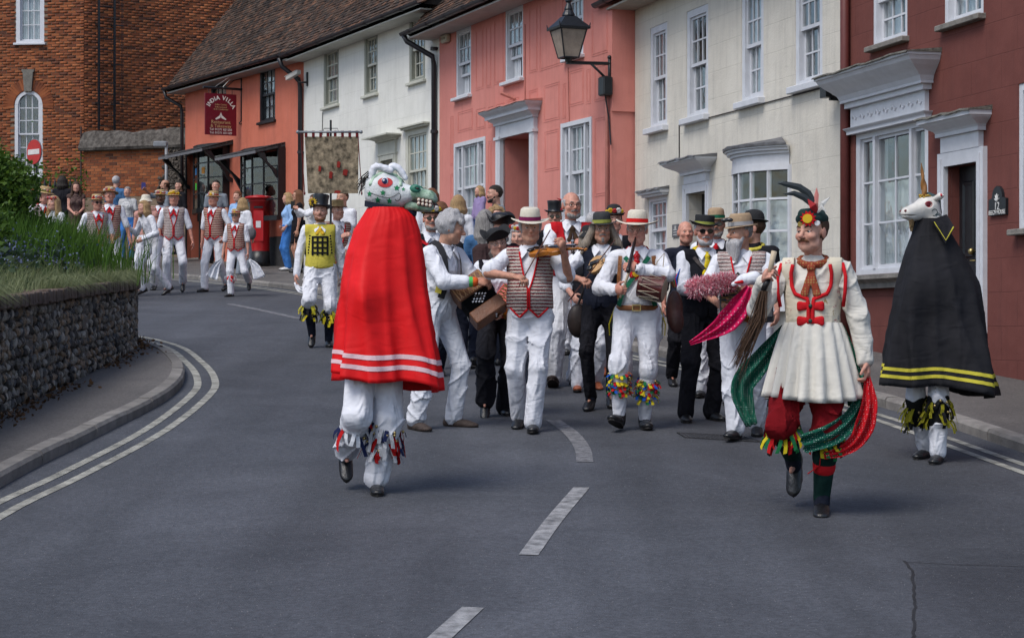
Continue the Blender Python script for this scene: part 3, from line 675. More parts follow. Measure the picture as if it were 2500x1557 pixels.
def roof(h, u0, u1, ze, pitch, slope_len, over=.35, skew0=0.0, n_single=300):
 """tiled slope; ze is the height of the eaves line, over its projection in front of the wall"""
 cp, sp = math.cos(pitch), math.sin(pitch); T = []
 P = lambda u, s, k: (u, -over + s*cp - k*sp, ze + s*sp + k*cp)      # s up the slope, k above it
 nr = int(slope_len/.1); keys = []
 for j in range(nr):
  s = j*.1; u = u0 + (j % 2)*.0825
  wav = .03*math.sin(j*.13)
  while u < u1:
   jt = rnd.uniform(-.006, .006); kk = .022 + .012*math.sin(u*1.1+j*.2)+.01*math.sin(u*.5)+rnd.uniform(0, .008)
   x, y, z = P(u+.08, s+rnd.uniform(-.008, .008), kk); T.append(TM((x, y, z), (pitch-math.pi/2-.15+rnd.uniform(-.05, .05), rnd.uniform(-.03, .03), jt))); keys.append(j)
   u += .166
 b = MB(); z = .0
 b.quad(P(u0, 0, 0), P(u1, 0, 0), P(u1, slope_len, 0), P(u0, slope_len, 0)); yb = -over+slope_len*cp; b.quad((u0, yb, ze+slope_len*sp), (u1, yb, ze+slope_len*sp), (u1, 2*yb+over, ze), (u0, 2*yb+over, ze))
 b.quad(P(u0, 0, 0), P(u0, slope_len, 0), (u0, 2*yb+over, ze), P(u0, 0, -.04)); b.quad(P(u1, 0, 0), P(u1, 0, -.04), (u1, 2*yb+over, ze), P(u1, slope_len, 0))
 r = b.build('roof', mat('roof_felt', (0.03, 0.024, 0.02), .95, .3, 4), h.root)
 idx = set(range(min(n_single, len(T))))
 pieces(r, 'roof_tile', _t, M_TILE, T, idx, 'roof_tiling')
 return r
def soffit(h, u0, u1, z, y0, y1, m, t=.03):
 b = MB(); b.box(u0, u1, y0, y1, z-t, z); return b.build('soffit', m, h.root)
def surround(h, u0, u1, z0, z1, wd, m, proud=.05, name='door_surround', plinth=True):
 b = MB(); b.box(u0-wd, u0, -proud, .05, z0, z1+wd); b.box(u1, u1+wd, -proud, .05, z0, z1+wd); b.box(u0, u1, -proud, .05, z1, z1+wd)
 b.box(u0-wd*.65, u0-wd*.3, -proud-.015, -proud+.001, z0, z1+wd*.6); b.box(u1+wd*.3, u1+wd*.65, -proud-.015, -proud+.001, z0, z1+wd*.6)
 return b.build(name, m, h.root)
def cornice(h, u0, u1, z, steps, m, top=None, name='cornice', parent=None):
 """stack of mouldings: (height, projection, sideways spread)"""
 b = MB(); k = z
 for i, (hh, pr, sd) in enumerate(steps):
  pr0, sd0 = (steps[i-1][1], steps[i-1][2]) if i else (pr*.6, 0)
  if hh < 0:      # sloped (cyma) step
   hh = -hh; rr = []
   for t in np.linspace(0, 1, 6):
    q = t*t*(3-2*t); p_ = pr0+(pr-pr0)*q; s_ = sd0+(sd-sd0)*q; zz = k+hh*t
    rr.append([(u0-s_, .02, zz), (u1+s_, .02, zz), (u1+s_, -p_, zz), (u0-s_, -p_, zz)])
   b.loft(rr, True, True)
  else: b.box(u0-sd, u1+sd, -pr, .02, k, k+hh-.001)
  k += hh
 o = b.build(name, m, parent or h.root)
 if top:
  pr, sd = steps[-1][1]+.015, steps[-1][2]+.015; q = MB(); rr = []
  for t in np.linspace(0, 1, 13):
   u = u0-sd+(u1-u0+2*sd)*t; w_ = .012*math.sin(t*17)+.008*math.sin(t*41)
   w_ *= .6; rr.append([(u, .0, k+.045), (u, -pr, k+.012+w_), (u, -pr-.012, k-.008+w_), (u, -pr+.02, k-.002), (u, .0, k-.002)])
  q.loft(rr, True, True); q.build('lead_capping', top, o)
 return o
def panelled_door(h, u0, u1, z0, z1, y, m, panels=((.12, .46, .52, .92), (.54, .88, .52, .92), (.12, .46, .10, .44), (.54, .88, .10, .44)), knob=None):
 b = MB(); b.box(u0, u1, y, y+.05, z0, z1); d = b.build('door', m, h.root); W, H = u1-u0, z1-z0
 for (a, c, e, f) in panels:
  q = MB(); x0, x1, y0, y1 = u0+W*a, u0+W*c, z0+H*e, z0+H*f
  rr = [[(x0, y-.001, y0), (x1, y-.001, y0), (x1, y-.001, y1), (x0, y-.001, y1)], [(x0+.015, y-.018, y0+.015), (x1-.015, y-.018, y0+.015), (x1-.015, y-.018, y1-.015), (x0+.015, y-.018, y1-.015)],
              [(x0+.05, y-.006, y0+.05), (x1-.05, y-.006, y0+.05), (x1-.05, y-.006, y1-.05), (x0+.05, y-.006, y1-.05)]]
  q.loft(rr, True, True); q.build('door_panel', m, d)
 if knob:
  q = MB(); q.sphere((u0+W*.5, y-.05, z0+H*.55), .035); q.tube([(u0+W*.5, y, z0+H*.55), (u0+W*.5, y-.04, z0+H*.55)], .012); q.lathe([(.05, 0), (.05, .012)], 12, (u0+W*.5, y-.012, z0+H*.5)); q.build('knocker', knob, d, smooth=True)
 return d
def text(parent, body, loc, size, m, rot=(math.pi/2, 0, 0), name='lettering', ext=.002, al='CENTER', sx=1.0, off=0.0):
 c = bpy.data.curves.new(name, 'FONT'); c.body = body; c.size = size; c.extrude = ext; c.align_x = al; c.align_y = 'CENTER'; c.materials.append(m); c.resolution_u = 3
 t = bpy.data.objects.new(name, c); COL.objects.link(t); c.offset = off; bpy.context.view_layer.update(); me = bpy.data.meshes.new_from_object(t.evaluated_get(bpy.context.evaluated_depsgraph_get())); bpy.data.objects.remove(t)
 o = obj(name, me, parent, loc, rot); o.scale = (sx, 1, 1); return o
M_BRASS = mat('brass', (0.42, 0.32, 0.14), .3, .2, 30, metal=.9)

# ------------------------------------------------------------------ dark red house (number 12)
H = House('red_house', 'dark red rendered house with white panelled window and black door, beside the unicorn', (3.83, 22.92), (4.86, 18.9))
H.L = 9.0
M_RED = facmat('red_render', (0.135, 0.042, 0.034), (0.17, 0.056, 0.045), (.62, .33), .3, (0.10, 0.036, 0.030))
w1 = H.rect(2131, 2215, -110, 116); w2 = H.rect(2305, 2401, -160, 64); w3 = H.rect(2486, 2600, 206, 560)
big = H.rect(2088, 2266, 322, 672); dr = H.rect(2314, 2394, 408, 930)
zg = H.g(9); ztop = 8.4
dz0 = H.g(dr[0])+.18
wall(H, 0, 9, zg-.3, ztop, [w1, w2, w3, big, (dr[0], dr[1], dz0, dr[3], .14)], M_RED)
for q in (w1, w2): sash(H, q, 3, (2, 2), fw=.07, sillm=M_STONE, sill=.09, cur='left')
sash(H, w3, 3, (2, 2), fw=.07, sillm=M_STONE, sill=.1, cur='net')
W = sash(H, big, 4, (3,), fw=.10, sill=0, cur='half', lights=[(0, .24, 1), (.24, .80, 2), (.80, 1, 1)])
cornice(H, big[0]-.03, big[1]+.03, big[2]-.16, [(.05, .08, .02), (-.05, .14, .06), (.05, .16, .08)], M_STONE, None, 'window_sill')
b = MB(); b.box(big[0]-.02, big[1]+.02, -.05, .03, big[3]+.001, big[3]+.26); fz = b.build('frieze', M_WHITEP, H.root)
cornice(H, big[0]-.05, big[1]+.05, big[3]-.035, [(.03, .075, .03), (-.04, .11, .06)], M_WHITEP, None, 'architrave')
rr_ = nrs.uniform(0, 1, 99); b = MB()
for k in range(9):
 u = big[0]+.1+(big[1]-big[0]-.2)*k/8; b.tube([(u-.06, -.055, big[3]+.14), (u-.02, -.058, big[3]+.17), (u+.03, -.058, big[3]+.12), (u+.06, -.055, big[3]+.15)], .008, 5)
b.build('frieze_scroll', M_WHITEP, fz)
cornice(H, big[0]-.03, big[1]+.03, big[3]+.262, [(.06, .10, .05), (.03, .14, .09), (-.24, .36, .26), (.03, .38, .27)], M_WHITEP, M_MOSS)
surround(H, dr[0], dr[1], dz0, dr[3], .14, M_WHITEP); b = MB(); b.box(dr[0], dr[1], .02, .3, H.g(dr[0]), dz0-.002); b.build('door_step', M_STONE, H.root)
b = MB(); b.box(dr[0]-.06, dr[1]+.06, -.055, .03, dr[3]+.142, dr[3]+.30); b.build('door_frieze', M_WHITEP, H.root)
cornice(H, dr[0]-.08, dr[1]+.08, dr[3]+.302, [(.04, .09, .03), (-.10, .22, .14), (.05, .24, .15)], M_WHITEP, M_MOSS, 'door_cornice')
panelled_door(H, dr[0], dr[1], dz0, dr[3], .13, M_BLACKP, knob=M_BRASS)
# plaque: 12, BEECH HOUSE
pl = H.rect(2420, 2462, 489, 528); pu = (pl[0]+pl[1])/2; pw = (pl[1]-pl[0]); ph = pl[3]-pl[2]
P_ = thing('house_plaque', 'black arched plaque reading 12 Beech House on the red wall', 'plaque', tuple(H.root.location), H.root.rotation_euler[2])
arch = [(pl[0], pl[2]), (pl[1], pl[2]), (pl[1], pl[3])]+[(pu+.30*pw*math.cos(t), pl[3]+.015+.30*pw*math.sin(t)*1.1) for t in np.linspace(0, math.pi, 9)]+[(pl[0], pl[3])]
b = MB(); b.prism(arch, -.03, -.002); b.build('plate', M_BLACKP, P_)
M_GILT = mat('plaque_lettering', (0.62, 0.62, 0.60), .5, .1)
text(P_, '12', (pu, -.032, pl[2]+ph*.55), .105, M_GILT); text(P_, 'BEECH HOUSE', (pu, -.032, pl[2]+ph*.17), .062, M_GILT, sx=.82)
b = MB()
for t in np.linspace(.3, 2.84, 5): b.tube([(pu, -.033, pl[2]+ph*.9), (pu+.05*math.cos(t), -.033, pl[2]+ph*.9+.07*math.sin(t))], [.012, .004], 5)
b.build('leaf_emblem', M_GILT, P_)
downpipe(H, [(.14, -.06, zg), (.14, -.06, ztop)], .055, mat('red_pipe', (0.115, 0.028, 0.024), .5, .15, 8))
b = MB(); b.box(0, 9, -.25, 5.2, ztop, ztop+.15); b.build('roof', mat('roof_felt2', (0.03, 0.024, 0.02), .95, .3, 4), H.root)
H12 = H
# ------------------------------------------------------------------ cream house (number 14)
H = House('cream_house', 'cream rendered house with four tall white sash windows and a bow window', (1.84, 29.78), (3.83, 22.92))
M_CREAM = facmat('cream_render', (0.58, 0.545, 0.475), (0.66, 0.625, 0.55), (.9, .36), .16, (0.33, 0.315, 0.29), .5)
a1 = H.rect(1587, 1629, 70, 316); a2 = H.rect(1676, 1729, 30, 292); a3 = H.rect(1810, 1864, -22, 252); a4 = H.rect(1941, 2008, -70, 214)
lw = H.rect(1583, 1628, 484, 640); dd = H.rect(1682, 1729, 474, 820); bw = H.rect(1810, 1928, 424, 668)
zg = H.g(H.L); ztop = H.z(1556, 40); dz0 = H.g(dd[0])+.14
wall(H, 0, H.L, zg-.3, ztop+.1, [a1, a2, a3, a4, lw, (dd[0], dd[1], dz0, dd[3], .2), bw], M_CREAM)
for q, c in ((a1, 'grey'), (a2, None), (a3, 'left'), (a4, None)): sash(H, q, 3, (2, 2), fw=.10, sill=.10, sillh=.085, cur=c)
sash(H, lw, 3, (2, 2), fw=.06, sill=.06, cur='net', hood=M_WHITEP)
cornice(H, lw[0]-.04, lw[1]+.04, lw[3]+.066, [(.02, .16, .05)], M_WHITEP, M_LEAD, 'hood_capping')
surround(H, dd[0], dd[1], dz0, dd[3], .13, M_WHITEP); panelled_door(H, dd[0], dd[1], dz0, dd[3], .19, M_BLACKP)
b = MB(); b.box(dd[0]-.05, dd[1]+.05, -.06, .03, dd[3]+.132, dd[3]+.25); b.build('door_frieze', M_WHITEP, H.root)
b = MB(); b.box(dd[0], dd[1], .02, .3, H.g(dd[1])-.1, dz0-.002); b.build('door_step', M_STONE, H.root)
cornice(H, dd[0]-.10, dd[1]+.10, dd[3]+.252, [(.03, .10, .0), (-.13, .30, .20), (.03, .32, .21)], M_WHITEP, M_LEAD, 'door_cornice')
# bow window
uc = (bw[0]+bw[1])/2; hw = (bw[1]-bw[0])/2; sag = .34; rad = (hw*hw+sag*sag)/(2*sag)
def bow(f, off=0.0):
 t = math.asin(hw/rad)*(2*f-1); return (uc+(rad+off)*math.sin(t), -((rad+off)*math.cos(t)-(rad-sag)))
b = MB()
def arcbox(b, o0, o1, z0, z1, f0=0, f1=1, n=14):
 rr = []
 for f in np.linspace(f0, f1, n):
  p, q = bow(f, o0), bow(f, o1); rr.append([(p[0], p[1], z0), (q[0], q[1], z0), (q[0], q[1], z1), (p[0], p[1], z1)])
 b.loft(rr, True, True)
z0, z1 = bw[2], bw[3]; arcbox(b, -.05, .03, z1-.06, z1+.02); arcbox(b, -.05, .05, z0, z0+.07); arcbox(b, -.05, .02, z1+.02, z1+.14); 
BW = b.build('bow_window', M_WHITEP, H.root)
b = MB(); arcbox(b, -.05, .05, z1+.141, z1+.18); arcbox(b, -.05, .09, z1+.181, z1+.215); arcbox(b, -.05, .12, z1+.216, z1+.235); b.build('bow_cornice', M_WHITEP, BW)
b = MB(); rr = []
for f in np.linspace(0, 1, 14):
 p = bow(f, .14); rr.append([(p[0], p[1], z1+.236), (p[0], p[1]-.005, z1+.27+.01*math.sin(f*30)), (p[0]*.6+uc*.4, .0, z1+.36), (p[0]*.6+uc*.4, .02, z1+.236)])
b.loft(rr, True, True); b.build('lead_roof', M_LEAD, BW)
b = MB(); nc = 6; rows = [0, .28, .56, 1.0][::-1]; zr = [z0+.07, z0+.07+(z1-.06-z0-.07)*.36, z0+.07+(z1-.06-z0-.07)*.70, z1-.06]
for k in range(nc+1):
 f = k/nc; p = bow(f); q = MB(); b.box(p[0]-.016, p[0]+.016, p[1]-.02, p[1]+.03, z0+.07, z1-.06)
for zz in zr[1:-1]: arcbox(b, -.022, .012, zz-.014, zz+.014)
b.build('glazing_bars', M_WHITEP, BW)
for k in range(nc):
 for j in range(3):
  p, q = bow(k/nc), bow((k+1)/nc); L_ = math.hypot(q[0]-p[0], q[1]-p[1])
  o = obj('pane', PANE, BW, ((p[0]+q[0])/2, (p[1]+q[1])/2, (zr[j]+zr[j+1])/2), (0, 0, math.atan2(q[1]-p[1], q[0]-p[0]))); o.scale = (L_-.03, 1, zr[j+1]-zr[j]-.028)
for f in (0, 1):
 p = bow(f); q = MB(); q.box(p[0]-.06 if f == 0 else p[0], p[0] if f == 0 else p[0]+.06, -.03, .10, z0, z1); q.build('jamb', M_WHITEP, BW)
b = MB(); arcbox(b, -.3, .09, z0-.07, z0-.001); arcbox(b, -.3, .0, z0-.5, z0-.071); b.build('sill', M_WHITEP, BW)
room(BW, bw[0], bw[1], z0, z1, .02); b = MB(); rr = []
for k, f in enumerate(np.linspace(.03, .97, 60)):
 p = bow(f, -.10+.012*math.sin(k*1.3)); rr.append([(p[0], p[1], z0+.05), (p[0], p[1], zr[2]-.02)])
b.loft(rr, False); b.build('curtain', M_CURT, BW, smooth=True)
# number plaque
q = H.rect(1644, 1658.5, 549, 580); P_ = thing('number_plaque', 'small grey slate number plaque beside the black door of the cream house', 'plaque', tuple(H.root.location), H.root.rotation_euler[2])
b = MB(); b.box(q[0], q[1], -.02, -.002, q[2], q[3]); b.build('plate', mat('slate_grey', (0.10, 0.105, 0.115), .6, .2, 20), P_); text(P_, '14', ((q[0]+q[1])/2, -.022, q[2]+(q[3]-q[2])*.68), .10, M_GILT); 
b = MB()
for k in range(3): b.box(q[0]+.05, q[1]-.05, -.022, -.0205, q[2]+.03+k*.035, q[2]+.04+k*.035)
b.build('small_lettering', M_GILT, P_)
# eaves, cable, floodlight
soffit(H, -.1, H.L, ztop+.13, -.42, .05, mat('eaves_paint', (0.40, 0.37, 0.31), .7, .12, 5)); gutter(H, -.45, H.L, -.48, ztop+.24); roof(H, -.3, H.L, ztop+.2, R(48), 3.2, .40, n_single=0)
b = MB(); zz = H.z(1660, 304); b.tube([(H.u(1660), -.012, H.z(1660, 405)), (H.u(1660), -.012, zz), (H.u(1740), -.012, H.z(1740, 286)), (H.u(1930), -.012, H.z(1930, 236)), (H.L-.05, -.012, H.z(2050, 205))], .008, 6); b.build('cable', M_GUTTER, H.root)
P_ = thing('floodlight', 'small black security floodlight at the cream and red house joint', 'floodlight', tuple(H.root.location), H.root.rotation_euler[2]); u = H.L-.14; zz = H.z(2046, 226)
b = MB(); b.box(u-.10, u+.06, -.20, -.12, zz-.07, zz+.08); b.build('lamp_head', M_BLACKP, P_); b = MB(); b.box(u-.03, u+.02, -.12, 0, zz-.10, zz-.04); b.build('arm', M_BLACKP, P_)
H14 = H
# ------------------------------------------------------------------ pink house
H = House('pink_house', 'salmon pink pargeted house with a white pilastered doorway and street lantern', (-1.34, 36.78), (1.48, 29.68))
M_PINK = facmat('pink_render', (0.56, 0.205, 0.17), (0.64, 0.25, 0.21), None, 0, (0.38, 0.14, 0.11), .35)
p1 = H.rect(1113, 1150, 76, 241); p2 = H.rect(1233, 1277, 26, 203); p3 = H.rect(1383, 1424, -45, 145)
l1 = H.rect(1110, 1186, 352, 570); l2 = H.rect(1371, 1446, 303, 546); do = H.rect(1229, 1301, 339, 640)
zg = H.g(H.L); ztop = H.z(1085, 88); dz0 = H.g(do[0])+.1
wall(H, 0, H.L, zg-.3, ztop+.6, [p1, p2, p3, l1, l2, (do[0], do[1], dz0, do[3], .9)], M_PINK)
b = MB(); b.box(do[0]-.1, do[1]+.1, .9, .95, dz0-.2, do[3]+.1); b.build('porch_back', M_PINK, H.root)
panelled_door(H, do[0]+.25, do[1]-.02, dz0, do[3]-.1, .85, M_BLACKP); b = MB(); b.box(do[0], do[1], .0, .9, dz0-.15, dz0); b.build('door_step', M_STONE, H.root)
sash(H, p1, 3, (2, 2), fw=.07, sill=.09, cur='left', opened=.30); sash(H, p2, 3, (2, 2), fw=.07, sill=.09, cur='left', opened=.30); sash(H, p3, 3, (2, 2), fw=.07, sill=.09, cur='net')
for q in (l1, l2): sash(H, q, 3, (2, 2), fw=.07, sill=.07, cur='left', lights=[(0, .22, 1), (.22, .78, 3), (.78, 1, 1)], proud=.03)
pw = .20; b = MB()
for a, c in ((do[0]-pw, do[0]), (do[1], do[1]+pw)):
 b.box(a, c, -.07, .03, dz0-.1, do[3]+.22); b.box(a+.05, c-.05, -.085, -.069, dz0+.1, do[3]-.05); b.box(a-.025, c+.025, -.10, .03, do[3]-.02, do[3]+.03); b.box(a-.02, c+.02, -.095, .03, dz0-.1, dz0+.05)
b.box(do[0], do[1], -.06, .03, do[3]+.001, do[3]+.22); b.build('door_surround', M_WHITEP, H.root)
cornice(H, do[0]-pw, do[1]+pw, do[3]+.221, [(.03, .10, .02), (-.07, .18, .09), (.04, .22, .12), (-.08, .30, .19), (.025, .31, .20)], M_WHITEP, mat('pink_flash', (0.42, 0.17, 0.14), .8, .2, 9), 'door_cornice')
# incised pargeting panels
pan = [(1100, 1107, 285, 405), (1118, 1154, 275, 325), (1163, 1185, 268, 318), (1192, 1206, 262, 312), (1211, 1232, 256, 290), (1162, 1180, 75, 222), (1187, 1199, 66, 216), (1207, 1230, 52, 208), (1292, 1312, 22, 180), (1318, 1375, 10, 175), (1292, 1313, 222, 262), (1328, 1366, 210, 300), (1374, 1382, 205, 290), (1390, 1425, 175, 262), (1432, 1442, 170, 255), (1452, 1482, 160, 250), (1452, 1486, 290, 480), (1240, 1266, 244, 272), (1330, 1364, 322, 420), (1100, 1108, 425, 540), (1192, 1200, 345, 540), (1445, 1484, 25, 140)]
for (l, r_, t, bt) in pan:
 q = H.rect(l, r_, t, bt); b = MB(); w_ = .009
 for (a, c, e, f) in ((q[0], q[1], q[2], q[3]), (q[0]+.035, q[1]-.035, q[2]+.035, q[3]-.035)):
  b.box(a, c, -.005, .004, f-w_, f); b.box(a, c, -.005, .004, e, e+w_); b.box(a, a+w_, -.005, .004, e+w_, f-w_); b.box(c-w_, c, -.005, .004, e+w_, f-w_)
 b.build('pargeting_panel', M_PINK, H.root)
# jettied flank that shows beside the cream house
zj = H.z(1497, 274); b = MB(); b.box(H.L, H.L+.03, -.0, 2.0, zj+.02, ztop+.6); b.build('flank_wall', M_PINK, H.root)
b = MB(); b.tube([(H.L-.06, -.045, zg), (H.L-.06, -.045, zj), (H.L-.06, -.045, zj+.3)], .03, 8); b.build('pink_pipe', mat('pink_pipe', (0.42, 0.16, 0.13), .6, .15, 8), H.root, smooth=True)
soffit(H, -.35, H.L, ztop+.02, -.5, .05, mat('eaves_paint2', (0.36, 0.33, 0.30), .7, .12, 5)); gutter(H, -.5, H.L, -.56, ztop+.12); roof(H, -.35, H.L, ztop+.08, R(48), 3.4, .5)
u = H.u(1068); downpipe(H, [(-.42, -.56, ztop+.08), (-.40, -.5, ztop-.04), (u+.02, -.10, ztop-.34), (u, -.07, ztop-.5), (u, -.07, zg)], .05, None, [(u, -.07, H.z(1068, 322)), (u, -.07, H.z(1068, 120))])
b = MB(); zz = H.z(1240, 240); uu = H.u(1258); b.tube([(uu-.1, -.22, zz+.05), (uu, .0, zz-.05)], .028, 8); b.build('overflow_pipe', mat('pink_pipe', (0, 0, 0)), H.root)
P_ = thing('alarm_box', 'small cream alarm box under the eaves of the pink house', 'alarm box', tuple(H.root.location), H.root.rotation_euler[2]); q = H.rect(1087, 1101, 88, 108)
b = MB(); b.bevbox(q[0], q[1], -.10, -.005, q[2], q[3], .02); b.build('case', mat('alarm_cream', (0.42, 0.39, 0.30), .5, .1), P_); b = MB(); b.box(q[0]+.06, q[1]-.06, -.112, -.098, q[2]+.05, q[3]-.06); b.build('strobe', mat('alarm_strobe', (0.25, 0.22, 0.16), .3), P_)
b = MB(); u1_, u2_ = H.u(1283), H.u(1388); b.tube([(u1_, -.012, H.z(1283, 270)), (u1_, -.012, H.z(1283, 60))], .008, 6); b.tube([(u2_, -.012, H.z(1388, 165)), (u2_+.03, -.012, H.z(1389, 260)), (u2_+.05, -.012, H.z(1391, 298)), (H.u(1374), -.012, H.z(1374, 303))], .009, 6); b.build('cable', mat('pink_pipe', (0, 0, 0)), H.root)
HP = H
# ------------------------------------------------------------------ street lantern on its wall bracket
uL = H.L-.02; arm_z = H.z(1490, 156); yo = .0
LN = thing('street_lantern', 'black four-sided street lantern on a wall bracket at the pink house corner', 'lantern', tuple(H.root.location), H.root.rotation_euler[2])
dL = 1.0
for _ in range(30):     # arm length so that the lamp stands out from the corner as seen
 x = (H.A+H.e*uL+H.n*dL); dL += (x[0]/x[1]*FPX+1250-1388)*.004
ax = (uL, -dL)
b = MB(); b.tube([(uL, 0, arm_z), (uL, -dL-.03, arm_z-.02)], .026, 8); b.build('bracket_arm', M_BLACKP, LN); b = MB(); b.tube([(uL, -.02, arm_z-.36), (uL, -.02, arm_z+.08)], .026, 8); b.tube([(uL, -.02, arm_z-.27), (uL, -.32, arm_z-.02)], .02, 8); b.sphere((uL, -.02, arm_z+.09), .035); b.build('bracket_stay', M_BLACKP, LN, smooth=True)
zb, zt = arm_z+.05, arm_z+.46; s0, s1 = .115, .205; c4n = [(-1, -1), (1, -1), (1, 1), (-1, 1)]
def sq(s_, z_): return [(ax[0]+s_*i, ax[1]+s_*j, z_) for i, j in c4n]
b = MB(); B0, B1 = sq(s0, zb), sq(s1, zt)
for k in range(4): b.tube([B0[k], B1[k]], .012, 6); b.tube([B0[k], B0[(k+1) % 4]], .012, 6); b.tube([B1[k], B1[(k+1) % 4]], .014, 6)
b.build('lantern_frame', M_BLACKP, LN)
for k in range(4):
 q = MB(); q.quad(B0[k], B0[(k+1) % 4], B1[(k+1) % 4], B1[k]); q.build('lantern_glass', M_LG if 'M_LG' in globals() else mat('lantern_glass', (0.30, 0.24, 0.19), .25, .25, 6), LN)
b = MB(); b.loft([sq(.245, zt), sq(.25, zt+.03), sq(.20, zt+.08), sq(.15, zt+.13), sq(.09, zt+.20)], True, True); b.lathe([(.085, .20), (.10, .215), (.085, .25), (.06, .29), (.065, .31), (.045, .36), (.03, .40), (.05, .43), (.045, .46), (.02, .50), (.028, .54), (.008, .62), (.001, .63)], 12, (ax[0], ax[1], zt)); b.build('lantern_roof', M_BLACKP, LN)
b = MB()
for i, j in c4n: b.tube([(ax[0]+.235*i, ax[1]+.235*j, zt+.02), (ax[0]+.245*i, ax[1]+.245*j, zt+.09)], [.014, .006], 6)
b.build('corner_finial', M_BLACKP, LN); b = MB(); b.lathe([(.05, -.06), (.06, 0), (.03, .04)], 10, (ax[0], ax[1], zb), cap=True); b.build('lamp_base', M_BLACKP, LN)
zz = H.z(1482, 210); b = MB(); b.bevbox(uL-.12, uL+.10, -.16, -.005, zz-.17, zz+.12, .02); b.build('control_box', M_BLACKP, LN)
b = MB(); b.tube([(uL-.02, -.08, zz-.17), (uL+.0, -.03, zz-.5), (uL+.05, -.02, zz-.9)], .012, 6); b.build('supply_cable', M_GUTTER, LN)
# ------------------------------------------------------------------ white house
H = House('white_house', 'white rendered house with sage green sash windows, between orange and pink houses', (-4.58, 43.79), (-1.34, 36.78))
M_WHT = facmat('white_render', (0.66, 0.655, 0.605), (0.73, 0.725, 0.68), (.78, .40), .14, (0.50, 0.495, 0.46), .3)
v1 = H.rect(790, 827, 122, 264); v2 = H.rect(889, 922, 86, 236); v3 = H.rect(999, 1038, 42, 204); dv = H.rect(934, 964, 394, 600); lv = H.rect(990, 1045, 320, 516)
zg = H.g(H.L); ztop = H.z(745, 150); dz0 = H.g(dv[0])+.1
wall(H, 0, H.L, zg-.3, ztop+.1, [v1, v2, v3, (dv[0], dv[1], dz0, dv[3], .3), lv], M_WHT)
for q, c in ((v1, 'left'), (v2, 'grey'), (v3, None)): sash(H, q, 3, (2, 2), M_SAGE, M_SAGEL, fw=.10, sill=.07, sillm=M_SAGEL, cur=c)
sash(H, lv, 4, (2, 2), M_SAGEL, M_SAGEL, fw=.11, sill=.07, cur='net', hood=M_SAGEL)
surround(H, dv[0], dv[1], dz0, dv[3], .13, M_SAGEL); b = MB(); b.box(dv[0]-.12, dv[1]+.12, -.05, .03, dv[3]+.132, dv[3]+.36); b.box(dv[0]-.15, dv[1]+.15, -.065, .03, dv[3]+.10, dv[3]+.131); b.build('door_frieze', M_SAGEL, H.root)
cornice(H, dv[0]-.13, dv[1]+.13, dv[3]+.362, [(.025, .10, .02), (-.05, .20, .10), (.03, .32, .22)], M_SAGEL, None, 'door_hood'); panelled_door(H, dv[0], dv[1], dz0, dv[3], .28, M_SAGE)
soffit(H, 0, H.L+.1, ztop+.02, -.42, .05, mat('eaves_paint3', (0.48, 0.47, 0.42), .7, .12, 5)); gutter(H, -.1, H.L+.2, -.48, ztop+.13); roof(H, -.2, H.L+.25, ztop+.09, R(52), 3.6, .42)
b = MB(); b.tube([(H.u(789), -.012, H.z(789, 275)), (H.u(788), -.012, H.z(788, 330))], .007, 5); b.build('cable', M_GUTTER, H.root); HW = H
# ------------------------------------------------------------------ orange restaurant house
H = House('orange_house', 'terracotta orange restaurant house with black bay windows and steep tiled roof', (-8.19, 49.95), (-4.58, 43.79))
M_ORA = facmat('orange_render', (0.50, 0.14, 0.085), (0.57, 0.17, 0.11), None, 0, (0.30, 0.10, 0.07), .35)
M_TARP = mat('black_plinth', (0.035, 0.036, 0.038), .8, .3, 8, .5, 30)
q1 = H.rect(634, 672, 168, 300); q2 = H.rect(515, 552, 204, 318); bl = H.rect(489, 560, 368, 520); br_ = H.rect(605, 697, 378, 542); dq = H.rect(457, 488, 380, 640)
zg = H.g(H.L); ztop = H.z(741, 148); dz0 = H.g(dq[0])+.08
wall(H, -.02, H.L, zg-.3, ztop+.1, [q1, q2, bl, br_, (dq[0], dq[1], dz0, dq[3], .35)], M_ORA)
for q in (q1, q2): sash(H, q, 3, (2, 2), M_BLACKP, M_BLACKP, fw=.07, sill=.07, cur='net')
b = MB(); b.box(H.u(560), H.L, -.012, .0, zg-.2, H.z(700, 575)); b.build('plinth', M_TARP, H.root)
b = MB(); b.box(dq[0], dq[1], .33, .38, dz0, dq[3]); b.build('door', mat('dark_door', (0.012, 0.012, 0.014), .5, .3, 8), H.root); b = MB(); b.box(dq[0]-.06, dq[0], -.03, .1, dz0, dq[3]); b.box(dq[1], dq[1]+.06, -.03, .1, dz0, dq[3]); b.box(dq[0]-.06, dq[1]+.06, -.03, .1, dq[3], dq[3]+.08); b.build('door_frame', M_BLACKP, H.root)
b = MB(); b.box(dq[0], dq[1], -.05, .35, dz0-.15, dz0); b.build('door_step', M_STONE, H.root)
